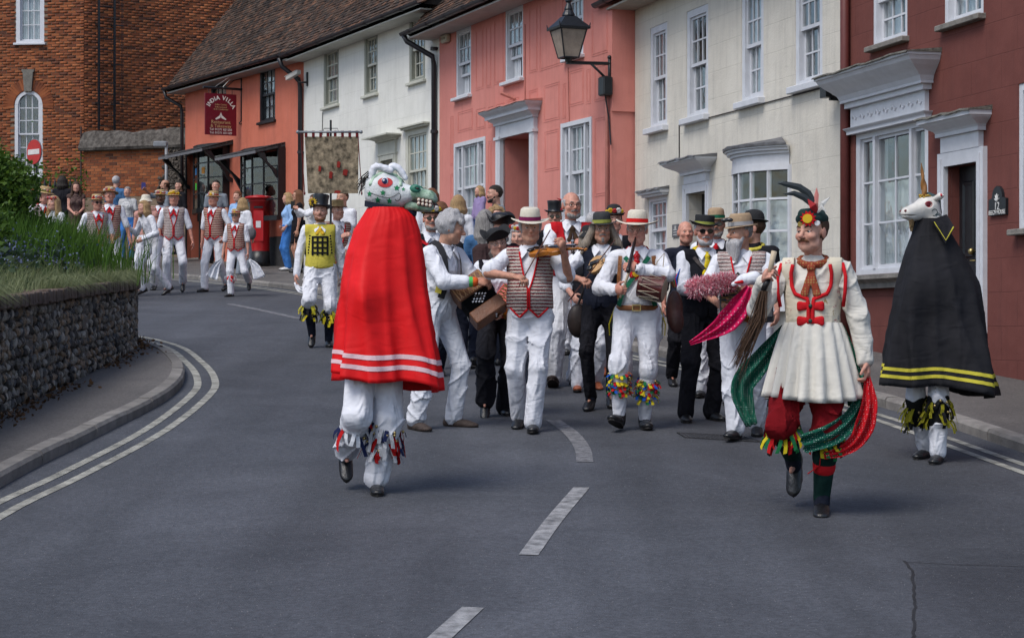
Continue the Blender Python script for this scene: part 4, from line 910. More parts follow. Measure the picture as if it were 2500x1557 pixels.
def bay(R_, cols, rows, sag, red=False):
 u0, u1, z0, z1 = R_; b = MB(); n = cols; pts = [(u0+(u1-u0)*k/n, -sag*math.sin(math.pi*(.12+.76*k/n))) for k in range(n+1)]
 zr = np.linspace(z0+.05, z1-.04, rows+1)
 def band(za, zb_, o):
  rr = [[(p[0], p[1]-o, za), (p[0], p[1]-o, zb_), (p[0], p[1]+.05, zb_), (p[0], p[1]+.05, za)] for p in pts]; b.loft(rr, True, True)
 band(z0-.06, z0+.05, .05); band(z1-.04, z1+.05, .02)
 for p in pts: b.box(p[0]-.018, p[0]+.018, p[1]-.02, p[1]+.035, z0+.05, z1-.04)
 for zz in zr[1:-1]: band(zz-.014, zz+.014, .016)
 W = b.build('bay_window', M_BLACKP, H.root)
 for k in range(n):
  for j in range(rows):
   p, q = pts[k], pts[k+1]; o = obj('pane', PANE, W, ((p[0]+q[0])/2, (p[1]+q[1])/2, (zr[j]+zr[j+1])/2), (0, 0, math.atan2(q[1]-p[1], q[0]-p[0]))); o.scale = (math.hypot(q[0]-p[0], q[1]-p[1])-.03, 1, zr[j+1]-zr[j]-.028)
 b = MB()
 for k in (0, n):
  p = pts[k]; b.box(p[0]-.02, p[0]+.02, p[1], .1, z0, z1)
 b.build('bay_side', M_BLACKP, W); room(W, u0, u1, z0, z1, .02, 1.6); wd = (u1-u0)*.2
 curtain(W, u0+.05, u0+wd, z0, z1, -.05, M_CURTD); curtain(W, u1-wd, u1-.05, z0, z1, -.02, M_CURTD)
 if red: curtain(W, u0+.2, u1-.2, z0, z0+(z1-z0)*.30, .25, M_DRED)
 return W, pts, zr
WL_, pl_, zl_ = bay(bl, 4, 4, .42); WR_, pr_, zr_ = bay(br_, 5, 4, .45, True)
def sticker(W, pts, zr, k, j, col, nm):
 p, q = pts[k], pts[k+1]; b = MB(); b.box(-.07, .07, -.006, -.003, -.08, .08); o = b.build('window_sticker', mat(nm, col, .6, .05), W); o.location = ((p[0]+q[0])/2, (p[1]+q[1])/2, (zr[j]+zr[j+1])/2); o.rotation_euler = (0, 0, math.atan2(q[1]-p[1], q[0]-p[0]))
sticker(WL_, pl_, zl_, 1, 2, (0.02, 0.28, 0.62), 'sticker_blue'); sticker(WL_, pl_, zl_, 2, 2, (0.52, 0.22, 0.03), 'sticker_orange'); sticker(WL_, pl_, zl_, 1, 1, (0.05, 0.50, 0.05), 'sticker_green')
M_SLATE = mat('canopy_tile', (0.045, 0.045, 0.048), .85, .4, 16, .8, 30); M_CANB = mat('canopy_board', (0.13, 0.13, 0.14), .6, .15, 8)
def canopy(u0, u1, z, dep, drop):
 b = MB(); rr = [[(u, 0, z+drop), (u, -dep, z+.02), (u, -dep, z-.03), (u, 0, z+drop-.06)] for u in (u0, u1)]; b.loft(rr, True, True); C_ = b.build('canopy', M_SLATE, H.root)
 b = MB(); b.box(u0, u1, -dep-.015, -dep+.01, z-.045, z-.031+.045); b.build('fascia', M_CANB, C_)
 nt = int((u1-u0)/.2); 
 for k in range(nt):
  for j in range(2):
   a = u0+k*(u1-u0)/nt; q = MB(); t0, t1 = j*.5, j*.5+.53; f = lambda t, o: (-(1-t)*dep-.02*(j == 0), z+.03+t*drop+o)
   y0, z0_ = f(t0, .015+.006*j); y1, z1_ = f(min(t1, 1), .01)
   q.loft([[(a+.004, y0, z0_), (a+.004, y1, z1_), (a+.004, y1, z1_-.02), (a+.004, y0, z0_-.02)], [(a+(u1-u0)/nt-.004, y0, z0_), (a+(u1-u0)/nt-.004, y1, z1_), (a+(u1-u0)/nt-.004, y1, z1_-.02), (a+(u1-u0)/nt-.004, y0, z0_-.02)]], True, True); q.build('canopy_slate', M_SLATE, C_)
 for u in (u0+.06, u1-.06):
  q = MB(); pts = [(0, -.75), (-.1, -.72), (-.30, -.38), (-dep+.1, -.08), (-dep+.08, -.02), (-dep+.22, -.02), (-.42, -.22), (-.15, -.45), (-.08, -.62), (-.0, -.66)]
  q.prism([(y, z+zz) for y, zz in pts], u-.045, u+.045, 'yz'); q.build('canopy_bracket', M_BLACKP, C_)
 return C_
canopy(H.u(462)-.05, H.u(560, .1), H.z(520, 366, .5), .78, .22); canopy(H.u(596), H.u(697), H.z(650, 372, .4), .72, .2)
soffit(H, -.3, H.L, ztop+.02, -.40, .05, mat('eaves_paint4', (0.36, 0.34, 0.31), .7, .12, 5)); gutter(H, -.35, H.L+.1, -.46, ztop+.13); roof(H, -.35, H.L+.2, ztop+.09, R(52), 3.8, .40)
u = .06; downpipe(H, [(-.28, -.46, ztop+.08), (-.26, -.42, ztop-.1), (-.06, -.1, ztop-.32), (-.06, -.07, ztop-.5), (-.06, -.07, zg)], .045)
u = H.L-.04; downpipe(H, [(u-.22, -.48, ztop+.05), (u-.22, -.40, ztop-.14), (u, -.1, ztop-.42), (u, -.07, ztop-.6), (u, -.07, zg)], .05, None, [(u, -.07, H.z(741, 372))])
# hanging restaurant sign
us = H.u(590); zs = H.z(590, 219); SG = thing('hanging_restaurant_sign', 'dark red hanging sign reading India Villa on an iron bracket', 'sign', tuple(H.root.location), H.root.rotation_euler[2])
d0, d1 = .14, .92; z1 = H.z(548, 228, .5); z0 = H.z(548, 329, .5)
M_MAROON = mat('sign_maroon', (0.155, 0.006, 0.018), .4, .12, 6); M_SLET = mat('sign_lettering', (0.74, 0.72, 0.66), .5, .05); M_SGOLD = mat('sign_gold', (0.52, 0.36, 0.17), .5, .1)
b = MB(); b.box(us-.02, us+.02, -d1, -d0, z0, z1); b.build('board', M_MAROON, SG); RT = (math.pi/2, 0, math.pi/2); xs = us+.022; cy = -(d0+d1)/2; wS = d1-d0; hS = z1-z0
for i, ch in enumerate('INDIA VILLA'):
 t = R(62-12.4*i); cc = (cy, z1-.47*hS); rr_ = .37*hS
 if ch != ' ':
  o = text(SG, ch, (xs, cc[0]-rr_*math.sin(t)*.98, cc[1]+rr_*math.cos(t)), .135, M_SLET, name='letter', off=.004); o.rotation_euler = (Matrix(((0, 0, 1), (1, 0, 0), (0, 1, 0))) @ Matrix.Rotation(t, 3, 'Z')).to_euler()
for body, fz, sz, m_ in (('Indian Cuisine', .735, .052, M_SGOLD), ('Fully Licensed', .675, .052, M_SGOLD), ('& Air Conditioned', .62, .048, M_SGOLD), ('Restaurant', .31, .11, M_SGOLD), ('& Takeaway', .215, .105, M_SGOLD), ('Tel: 01371 831205', .13, .074, M_SLET), ('Tel: 01371 831189', .05, .074, M_SLET)):
 text(SG, body, (xs, cy, z0+hS*fz), sz, m_, RT)
b = MB()
for sgn in (-1, 1):
 b.poly([(xs, cy, z0+hS*.555), (xs, cy+sgn*.035, z0+hS*.47), (xs, cy+sgn*.14, z0+hS*.39), (xs, cy+sgn*.12, z0+hS*.365), (xs, cy+sgn*.02, z0+hS*.41), (xs, cy+sgn*.006, z0+hS*.43)])
b.build('praying_hands', M_SLET, SG)
b = MB(); b.tube([(us, .0, zs), (us, -d1-.04, zs)], .03, 8); b.tube([(us, .0, zs), (us, -.02, zs)], .05, 8); b.tube([(us, -.01, zs+.30), (us, -.01, zs-.75)], .018, 6); b.tube([(us, -.02, zs+.25), (us, -.2, zs+.2), (us, -.4, zs+.02)], .012, 6)
b.tube([(us, -.02, zs-.75), (us, -.06, zs-.78), (us, -.04, zs-.82), (us, 0, zs-.8)], .014, 6)
for y in (-d0-.1, -d1+.1): b.tube([(us, y, zs), (us, y, z1)], .008, 5)
b.build('bracket', M_BLACKP, SG); b = MB(); b.tube([(us, -.5, zs), (us+.1, -.02, H.z(560, 172))], .005, 4); b.tube([(us, -.7, zs), (us+.35, -.02, H.z(575, 168))], .005, 4); b.build('stay_wire', mat('steel_wire', (.3, .3, .3), .4, .1, metal=.6), SG)
# security camera
CC = thing('security_camera', 'white security camera bracketed to the wall beside the black downpipe', 'camera', tuple(H.root.location), H.root.rotation_euler[2]); u = H.u(716, .3); zz = H.z(716, 184, .3)
b = MB(lambda x, y, z: (u+.82*x+.0*z, -.30+.55*x+y*.9, zz+.42*x+z)); b.box(-.15, .15, -.05, .05, -.042, .042); b.box(-.18, .13, -.06, .06, .043, .052); b.build('camera_housing', mat('camera_white', (0.40, 0.39, 0.37), .4, .1), CC)
b = MB(lambda x, y, z: (u+.82*x, -.30+.55*x+y*.9, zz+.42*x+z)); b.box(-.154, -.150, -.036, .036, -.03, .03); b.build('lens_window', M_BLACKP, CC); b = MB(); b.tube([(u+.02, -.28, zz-.06), (u+.06, -.2, zz-.16), (u+.18, -.06, zz-.16)], .022, 8); b.box(u+.14, u+.20, -.06, 0, zz-.24, zz+.06); b.build('wall_arm', M_BLACKP, CC)
HO = H
# ------------------------------------------------------------------ brick house far left, garden wall
M_BRK = piecemat('red_brick', [(0.23, 0.068, 0.026), (0.32, 0.100, 0.038), (0.17, 0.052, 0.025), (0.37, 0.125, 0.048), (0.26, 0.075, 0.030), (0.095, 0.038, 0.025)], .9, .5, 40, .45)
M_MRT = mat('brick_mortar', (0.20, 0.15, 0.105), .95, .3, 8, .5, 60)
_bk = MB(); _bk.box(-.106, .106, -.011, .03, -.0315, .0315)
_hb = MB(); _hb.box(-.05, .05, -.011, .03, -.0315, .0315)
def brickwork(parent, u0, u1, z0, z1, openings, single, y=0.0, jit=.003):
 T = []; Th = []; z = z0+.0375; j = 0
 while z < z1:
  u = u0+.11-(j % 2)*.1125
  while u < u1+.05:
   if not any(o[0]-.02 < u < o[1]+.02 and o[2]-.02 < z < o[3]+.02 for o in openings) and u0-.01 < u < u1+.01:
    sx = 1.0; uu = u
    for o in openings:
     if o[2]-.02 < z < o[3]+.02:
      if o[0]-.11 < u < o[0]: sx = max(.1, (o[0]-(u-.106))/.212); uu = u-.106+.106*sx
      if o[1] < u < o[1]+.11: sx = max(.1, ((u+.106)-o[1])/.212); uu = u+.106-.106*sx
    if u-.106 < u0: l = u0; rr = u+.106; sx = (rr-l)/.212; uu = (l+rr)/2
    if u+.106 > u1: l = u-.106; rr = u1; sx = max(.05, (rr-l)/.212); uu = (l+rr)/2
    T.append(TM((uu, y+rnd.uniform(-jit, jit), z+rnd.uniform(-.002, .002)), (0, 0, 0), (sx*.985, 1, 1)))
   u += .225
  z += .075; j += 1
 pieces(parent, 'brick', _bk, M_BRK, T, single(T) if callable(single) else single, 'brick_facing')
cr_ = (XY(205, 53.0), 53.0)
H = House('brick_house', 'tall red brick house with white sash windows at the top of the street', (cr_[0]-5.0*math.cos(R(6)), 53.0+5.0*math.sin(R(6))), cr_)
n1 = H.rect(39, 108, -130, 106); n2 = H.rect(36, 104, 222, 430)
HB = H; zg = H.g(0)-.6; ztop = 13.5
wall(H, 0, 5, zg, ztop, [n1, (n2[0], n2[1], n2[2], n2[3])], M_MRT, ends=0)
brickwork(H.root, 2.2, 5.0, H.z(150, 480), ztop-.8, [n1, n2], lambda T: set(range(0, len(T), 3)[:300]))
sash(H, n1, 3, (3, 3), fw=.11, sill=.09, cur='net', y0=.02); W2 = sash(H, n2, 3, (3, 3), fw=.09, sill=.09, cur='grey', y0=.02)
# arched head of the lower window with rubbed brick arch and keystone
uc = (n2[0]+n2[1])/2; hw = (n2[1]-n2[0])/2; rise = .36; R2 = (hw*hw+rise*rise)/(2*rise); czz = n2[3]-R2
b = MB(); ta = math.asin(hw/R2)
o_ = [(uc+R2*math.sin(t), czz+R2*math.cos(t)) for t in np.linspace(-ta, ta, 15)]; i_ = [(uc+(R2-.09)*math.sin(t)*.98, czz+(R2-.09)*math.cos(t)) for t in np.linspace(ta, -ta, 15)]
b.prism(o_+i_, -.005, .10); b.build('arched_head', M_WHITEP, W2)
for sg in (-1, 1): b = MB(); b.prism([(uc+sg*(hw+.01), n2[3]+.02), (uc+sg*(hw+.01), czz+R2*math.cos(ta))]+[(uc+sg*R2*math.sin(t), czz+R2*math.cos(t)) for t in np.linspace(ta, 0, 8)]+[(uc, n2[3]+.02)], -.014, .12); b.build('arch_spandrel', M_BRK, H.root)
T = []
for t in np.linspace(-ta*1.12, ta*1.12, 29):
 if abs(t) < .16: continue
 q = (R2+.16); T.append(np.array(Matrix.Translation((uc+q*math.sin(t), -.012, czz+q*math.cos(t))) @ Matrix.Rotation(t, 4, 'Y') @ Matrix.Diagonal((.30, 1, 4.6, 1))))
pieces(H.root, 'arch_brick', _bk, M_BRK, T, set(range(len(T))), 'arch_bricks')
b = MB(); zk = czz+R2; b.prism([(uc-.10, zk-.03), (uc+.10, zk-.03), (uc+.14, zk+.48), (uc+.17, zk+.50), (uc+.17, zk+.56), (uc-.17, zk+.56), (uc-.17, zk+.50), (uc-.14, zk+.48)], -.08, .02); b.build('keystone', mat('grey_keystone', (0.16, 0.15, 0.13), .85, .2, 9, .5, 30), H.root)
# flank wall, turned away to the right
HF = House('brick_flank', 'tall red brick flank wall behind the restaurant roof, with an iron ladder', cr_, (cr_[0]+.83*9, cr_[1]+.56*9), 'wall')
HF.root['category'] = 'wall'
wall(HF, 0, 9, zg, ztop, [], M_MRT, ends=0, y=.01); brickwork(HF.root, 0.005, 6.5, HF.z(300, 330), ztop-.4, [], lambda T: set(range(0, len(T), 5)[:300]), .01)
LD = thing('iron_ladder', 'black iron fire escape ladder fixed to the brick flank wall', 'ladder', tuple(HF.root.location), HF.root.rotation_euler[2]); ua, ub = HF.u(241, .2), HF.u(279, .2); zl = HF.z(260, 318, .2)
for u in (ua, ub):
 b = MB(); b.box(u-.025, u+.025, -.24, -.18, zl, ztop); b.build('ladder_rail', M_BLACKP, LD)
zz = zl+.1
while zz < ztop-.2:
 b = MB(); b.tube([(ua, -.21, zz), (ub, -.21, zz)], .012, 6); b.build('rung', M_BLACKP, LD); zz += .29
for zz in (zl+.7, zl+1.75, zl+2.8, zl+3.9):
 b = MB(); b.box(ua-.02, ua+.02, -.18, .0, zz, zz+.04); b.box(ub-.02, ub+.02, -.18, 0, zz, zz+.04); b.box(ub+.03, ub+.26, -.22, -.18, zz, zz+.03); b.build('ladder_bracket', M_BLACKP, LD)
b = MB(); b.tube([(ub+.22, -.2, zl+.5), (ub+.22, -.2, ztop)], .01, 5); b.build('safety_line', M_BLACKP, LD)
# garden wall with stone coping
gA = (XY(204, 52.3), 52.3); gB = (XY(464, 51.2), 51.2)
H = House('garden_wall', 'old brick garden wall with mossy stone coping beside the restaurant', gA, gB, 'wall'); HG = H
zc = H.z(300, 366); zt = H.z(300, 318); wall(H, 0, H.L, H.g(0)-1, zc, [], M_MRT, ends=.4); brickwork(H.root, 0, H.L-.55, H.z(300, 480), zc, [], lambda T: set(range(len(T))[-300:]))
M_OLD = mat('old_coping', (0.062, 0.052, 0.045), .95, .5, 9, .9, 25, col2=(0.10, 0.09, 0.08))
b = MB(); rr = []
for u in np.linspace(-.05, H.L+.05, 26):
 w_ = .03*math.sin(u*3.1)+.02*math.sin(u*7.7); rr.append([(u, -.16, zc), (u, -.19+w_*.3, zc+.07), (u, -.04, zt-.10+w_*.4), (u, .02, zt-.02+w_), (u, .3, zt+w_), (u, .5, zc)])
b.loft(rr, True, True); b.build('coping', M_OLD, H.root)
# rubble buttress at the end of the garden wall
M_RUB = mat('rubble_stone', (0.085, 0.072, 0.06), .9, .5, 6, .7, 30, obj_var=.35)
T = []; pr = lump(77)
for _ in range(420):
 v = rnd.random(); u = H.L-.62-.42*(1-v)*rnd.random()+rnd.random()*(.62+.3); zz = H.z(400, 480)+(zc-H.z(400, 480))*v
 T.append(TM((u, -.06-rnd.random()*.03, zz), (rnd.uniform(-1, 1), rnd.uniform(-1, 1), rnd.uniform(-1, 1)), (rnd.uniform(.05, .10), .05, rnd.uniform(.035, .06))))
pieces(H.root, 'rubble_stone', pr, M_RUB, T, set(range(300)), 'rubble_facing')
downp = MB(); downp.tube([(-.04, -.06, H.g(0)-.5), (-.04, -.06, H.z(203, 310))], .025, 6); downp.build('corner_pipe', mat('brown_pipe', (0.06, 0.03, 0.025), .6), H.root)
# grey signpost seen edge-on
q = thing('grey_signpost', 'grey pole with a box sign seen from the side, before the garden wall', 'signpost', (XY(406, 50), 50, gz(50)), 0); M_GREYM = mat('grey_metal', (0.22, 0.235, 0.255), .45, .15, 9, metal=.2)
hh = ZP(352, 50)-gz(50); b = MB(); b.tube([(0, 0, 0), (0, 0, hh)], .04, 10); b.build('pole', M_GREYM, q, smooth=True); b = MB(); b.bevbox(-.32, .02, -.06, .06, hh-.07, hh+.07, .02); b.build('sign_box', M_GREYM, q); b = MB(); b.lathe([(.05, 0), (.05, .05), (.01, .07)], 10, (0, 0, hh), cap=True); b.build('pole_cap', M_GREYM, q)
# no entry sign
YS = 39.0; q = thing('no_entry_sign', 'round red no entry sign on a dark post above the shrub', 'road sign', (XY(83, YS), YS, gz(YS)), R(-42)); hs = ZP(371, YS)-gz(YS); rs = .24
b = MB(); b.tube([(0, .04, 0), (0, .04, hs+.1)], .035, 10); b.build('post', M_BLACKP, q, smooth=True); b = MB(); b.lathe([(rs, -.006), (rs, .006)], 28, (0, 0, 0), cap=True); o = b.build('sign_face', mat('sign_red', (0.42, 0.022, 0.018), .45, .12, 9), q); o.location = (0, 0, hs); o.rotation_euler = (R(90), 0, 0)
b = MB(); b.box(-rs*.8, rs*.8, -.012, -.008, hs-.05, hs+.05); b.build('white_bar', mat('sign_white', (0.62, 0.60, 0.58), .45, .12, 9), q); b = MB(); b.lathe([(rs+.012, -.005), (rs+.012, .005)], 28, (0, 0, 0), cap=True); o = b.build('sign_back', M_GREYM, q); o.location = (0, .014, hs); o.rotation_euler = (R(90), 0, 0)
# iron railings before the brick house
RL = thing('iron_railings', 'black iron spear-top railings before the brick house', 'railings', (XY(60, 49), 49, gz(49))); x1 = XY(196, 49)-XY(60, 49); zt = ZP(455, 49)-gz(49); x = 0; k = 0
while x < x1:
 b = MB(); b.box(x-.012, x+.012, -.012, .012, 0, zt); b.lathe([(.012, 0), (.035, .04), (.028, .10), (.002, .22)], 6, (x, 0, zt-.02)); b.build('railing_bar', M_BLACKP, RL); x += .125; k += 1
for zz in (.25, zt-.12):
 b = MB(); b.box(0, x1, -.02, .02, zz, zz+.03); b.build('rail', M_BLACKP, RL)
P = []
rr2 = np.random.RandomState(31)
for _ in range(2600): P.append((XY(60, 50.6)+rr2.uniform(0, 1.6), 50.2+rr2.normal()*.25, gz(50)+.9+abs(rr2.normal())*.6))
leaves('garden_plants', P, .10, M_TALL, 33, kind='stuff', label='green plants growing behind the iron railings', category='plants')
# ================================================================== SURFACES FROM DISTANCE FIELDS (figures, garments, heads)
def V3(*a): return np.array(a, float)
class F:
 """list of primitives; op + smooth union, - smooth cut, & intersection"""
 def __init__(s): s.p = []
 def cone(s, a, b, ra, rb, k=.03, op='+', sq=None):
  """sq: (axis, factor) squashes the cross section along axis"""
  s.p.append(('c', np.array(a, float), np.array(b, float), ra, rb, sq, k, op)); return s
 def ell(s, c, r, rot=None, k=.03, op='+'):
  s.p.append(('e', np.array(c, float), np.array(r, float), None if rot is None else np.array(rot, float), k, op)); return s
 def fn(s, f, op='&', box=None): s.p.append(('f', f, box, 0.0, op)); return s
 def grow(s, d, scale_k=1.0):
  o = F()
  for p in s.p:
   if p[0] == 'c': o.p.append(('c', p[1], p[2], max(.004, p[3]+d), max(.004, p[4]+d), p[5], p[6]*scale_k, p[7]))
   elif p[0] == 'e': o.p.append(('e', p[1], p[2]+d, p[3], p[4]*scale_k, p[5]))
   else: o.p.append(p)
  return o
 def add(s, o): s.p += o.p; return s
 def bounds(s):
  lo = np.full(3, 9e9); hi = -lo
  for p in s.p:
   if p[-1] != '+': continue
   if p[0] == 'c':
    for q, r in ((p[1], p[3]), (p[2], p[4])): lo = np.minimum(lo, q-r); hi = np.maximum(hi, q+r)
   elif p[0] == 'e':
    r = p[2] if p[3] is None else np.sqrt(((p[3]*p[2][:, None])**2).sum(0)); lo = np.minimum(lo, p[1]-r); hi = np.maximum(hi, p[1]+r)
  return lo, hi
 @staticmethod
 def dist(p, X):
  if p[0] == 'c':
   a, b, ra, rb, sq = p[1:6]; ab = b-a; q = X-a; L = max(1e-9, ab @ ab); t = np.clip((q @ ab)/L, 0, 1); d = q-t[..., None]*ab
   if sq is not None:
    ax, f = sq; ax = np.asarray(ax, float); w_ = d @ ax; d = d+(w_*(1/f-1))[..., None]*ax
   return np.sqrt((d*d).sum(-1))-(ra+(rb-ra)*t)
  if p[0] == 'e':
   q = X-p[1]
   if p[3] is not None: q = q @ p[3].T
   k0 = np.sqrt(((q/p[2])**2).sum(-1)); k1 = np.sqrt(((q/p[2]**2)**2).sum(-1))+1e-9; return k0*(k0-1)/k1
  return p[1](X)
 @staticmethod
 def comb(f, d, k, op):
  if op == '+':
   if k <= 0: return np.minimum(f, d)
   h = np.clip(.5+.5*(f-d)/k, 0, 1); return f*(1-h)+d*h-k*h*(1-h)
  if op == '-':
   if k <= 0: return np.maximum(f, -d)
   h = np.clip(.5-.5*(f+d)/k, 0, 1); return f*(1-h)-d*h+k*h*(1-h)
  return np.maximum(f, d)
 def at(s, X):
  f = np.full(X.shape[:-1], 1.0)
  for p in s.p: f = F.comb(f, F.dist(p, X), p[-2], p[-1])
  return f
 def mesh(s, h, noise=None):
  """surface nets; returns (V, quads)"""
  lo, hi = s.bounds(); lo = lo-2.5*h; hi = hi+2.5*h; n = np.ceil((hi-lo)/h).astype(int)+1
  f = np.ones(n, np.float32); ax = [lo[i]+h*np.arange(n[i]) for i in range(3)]
  for p in s.p:
   if p[0] == 'f':
    i0 = np.zeros(3, int); i1 = n
    if p[2] is not None: i0 = np.clip(((np.array(p[2][0])-lo)/h).astype(int), 0, n); i1 = np.clip(((np.array(p[2][1])-lo)/h).astype(int)+2, 0, n)
   else:
    pad = p[-2]+3*h
    if p[0] == 'c':
     a = np.minimum(p[1]-p[3], p[2]-p[4])-pad; b = np.maximum(p[1]+p[3], p[2]+p[4])+pad
    else:
     r = p[2] if p[3] is None else np.sqrt(((p[3]*p[2][:, None])**2).sum(0)); a = p[1]-r-pad; b = p[1]+r+pad
    i0 = np.clip(((a-lo)/h).astype(int), 0, n); i1 = np.clip(((b-lo)/h).astype(int)+2, 0, n)
   if (i1 <= i0).any(): continue
   sl = tuple(slice(i0[i], i1[i]) for i in range(3))
   X = np.stack(np.meshgrid(*[ax[i][sl[i]] for i in range(3)], indexing='ij'), -1)
   f[sl] = F.comb(f[sl], F.dist(p, X).astype(np.float32), p[-2], p[-1])
  if noise is not None:
   act = np.argwhere(np.abs(f) < .06)
   if len(act): X = lo+act*h; f[tuple(act.T)] += noise(X).astype(np.float32)
  return nets(f, lo, h)
 def ray(s, o, d, t0=0.0, t1=.6, n=160):
  """first surface hit walking from o along d (o outside)"""
  o = np.asarray(o, float); d = np.asarray(d, float); t = np.linspace(t0, t1, n); X = o+t[:, None]*d; v = s.at(X); i = np.argmax(v < 0)
  if v[i] >= 0: return None
  if i == 0: return X[0]
  a, b = v[i-1], v[i]; return o+d*(t[i-1]+(t[i]-t[i-1])*a/(a-b))
def nets(f, lo, h):
 s = f < 0; n = f.shape
 c = np.zeros([k-1 for k in n], np.int8)
 for i in (0, 1):
  for j in (0, 1):
   for k in (0, 1): c += s[i:n[0]-1+i, j:n[1]-1+j, k:n[2]-1+k]
 cells = np.argwhere((c > 0) & (c < 8))
 if not len(cells): return np.zeros((0, 3)), np.zeros((0, 4), int)
 idx = np.full(c.shape, -1, np.int64); idx[tuple(cells.T)] = np.arange(len(cells))
 co = np.array([(i, j, k) for i in (0, 1) for j in (0, 1) for k in (0, 1)]); vals = np.stack([f[tuple((cells+o).T)] for o in co], 1)
 acc = np.zeros((len(cells), 3)); cnt = np.zeros(len(cells))
 for a in range(8):
  for b in range(a+1, 8):
   if np.abs(co[a]-co[b]).sum() != 1: continue
   m = (vals[:, a] < 0) != (vals[:, b] < 0)
   if not m.any(): continue
   t = vals[m, a]/(vals[m, a]-vals[m, b]); acc[m] += co[a]+t[:, None]*(co[b]-co[a]); cnt[m] += 1
 V = lo+(cells+acc/cnt[:, None])*h; Q = []
 for axi in range(3):
  sl0 = [slice(None)]*3; sl1 = [slice(None)]*3; sl0[axi] = slice(0, n[axi]-1); sl1[axi] = slice(1, n[axi]); ch = s[tuple(sl0)] != s[tuple(sl1)]
  e = np.argwhere(ch); u, v = [i for i in range(3) if i != axi]
  ok = (e[:, u] > 0) & (e[:, v] > 0) & (e[:, u] < n[u]-1) & (e[:, v] < n[v]-1); e = e[ok]
  if not len(e): continue
  ins = s[tuple(e.T)]; du = np.zeros(3, int); du[u] = 1; dv = np.zeros(3, int); dv[v] = 1
  q = np.stack([idx[tuple((e-du-dv).T)], idx[tuple((e-dv).T)], idx[tuple(e.T)], idx[tuple((e-du).T)]], 1)
  flip = ins if axi != 1 else ~ins; q[~flip] = q[~flip][:, ::-1]; Q.append(q)
 return V, np.concatenate(Q)
def join(parts):
 V = []; Q = []; o = 0
 for v, q in parts:
  if len(v): V.append(v); Q.append(q+o); o += len(v)
 return np.concatenate(V), np.concatenate(Q)
def wrinkle(amp, sc=1.0, seed=0):
 """sparse sharp folds standing out from the cloth, running across and along the limb"""
 a = seed*1.7
 def f(X):
  x, y, z = X[:, 0]*sc, X[:, 1]*sc, X[:, 2]*sc; w_ = 1.5*np.sin(7*x+6*y+a)+1.3*np.sin(8*z-5*x+2*a)
  c = lambda q, p=5: (1-np.abs(np.sin(q)))**p
  m = np.clip(.25+.9*np.sin(6*z+7*x+5*y+3*a), 0, 1); n = np.clip(.2+.9*np.sin(9*z-6*x-4*y+a), 0, 1); v = np.clip(.3+.8*np.sin(5*z+3*a), 0, 1)
  return -amp*(c(9*z+11*x-7*y+w_)*m+c(8*z-13*x+9*y+1.5*w_+a)*n+.9*c(15*x+13*y+2.5*z+.8*w_)*v)
 return f
def sobj(name, fld, h, m, parent, noise=None, smooth=True, **kw):
 v, q = fld.mesh(h, noise)
 if not len(v): return None
 return obj(name, np_mesh(name, v, q, m, smooth), parent, **kw)
def rotm(yaw=0, pitch=0, roll=0):
 """rows: left, forward, up of a frame turned by yaw (to the own left), pitch (nod down +), roll"""
 return np.array(Euler((R(pitch), R(roll), R(yaw)), 'XYZ').to_matrix())
# ------------------------------------------------------------------ people
def skinmat(name, c):
 if name in MATS: return MATS[name]
 m = bpy.data.materials.new(name); m.use_nodes = True; N = NT(m); p = N.n['Principled BSDF']
 at = N.add('ShaderNodeAttribute', attribute_name='flush'); tc = N.add('ShaderNodeTexCoord').outputs['Object']; nz = N.add('ShaderNodeTexNoise', {'Vector': tc, 'Scale': 38.0, 'Detail': 3.0})
 mr = N.add('ShaderNodeMapRange', {'Value': nz.outputs[0], 'From Min': .3, 'From Max': .7, 'To Min': .78, 'To Max': 1.14})
 mx = N.add('ShaderNodeMix', {0: at.outputs['Fac'], 6: c4(c), 7: c4((c[0]*.82, c[1]*.46, c[2]*.42))}, data_type='RGBA'); m2 = N.add('ShaderNodeMix', {0: 1.0, 6: mx.outputs[2], 7: mr.outputs[0]}, data_type='RGBA', blend_type='MULTIPLY')
 N.l.new(m2.outputs[2], p.inputs['Base Color']); p.inputs['Roughness'].default_value = .52; p.inputs['Specular IOR Level'].default_value = .4
 p.inputs['Subsurface Weight'].default_value = .0
 b = N.add('ShaderNodeBump', {'Height': nz.outputs[0], 'Strength': .5, 'Distance': .006}); N.l.new(b.outputs[0], p.inputs['Normal']); MATS[name] = m; return m
SK = {'fair': skinmat('skin_fair', (0.56, 0.305, 0.225)), 'pink': skinmat('skin_ruddy', (0.56, 0.27, 0.195)), 'tan': skinmat('skin_tan', (0.49, 0.26, 0.175)), 'pale': skinmat('skin_pale', (0.56, 0.345, 0.255)), 'brown': skinmat('skin_brown', (0.15, 0.075, 0.045))}
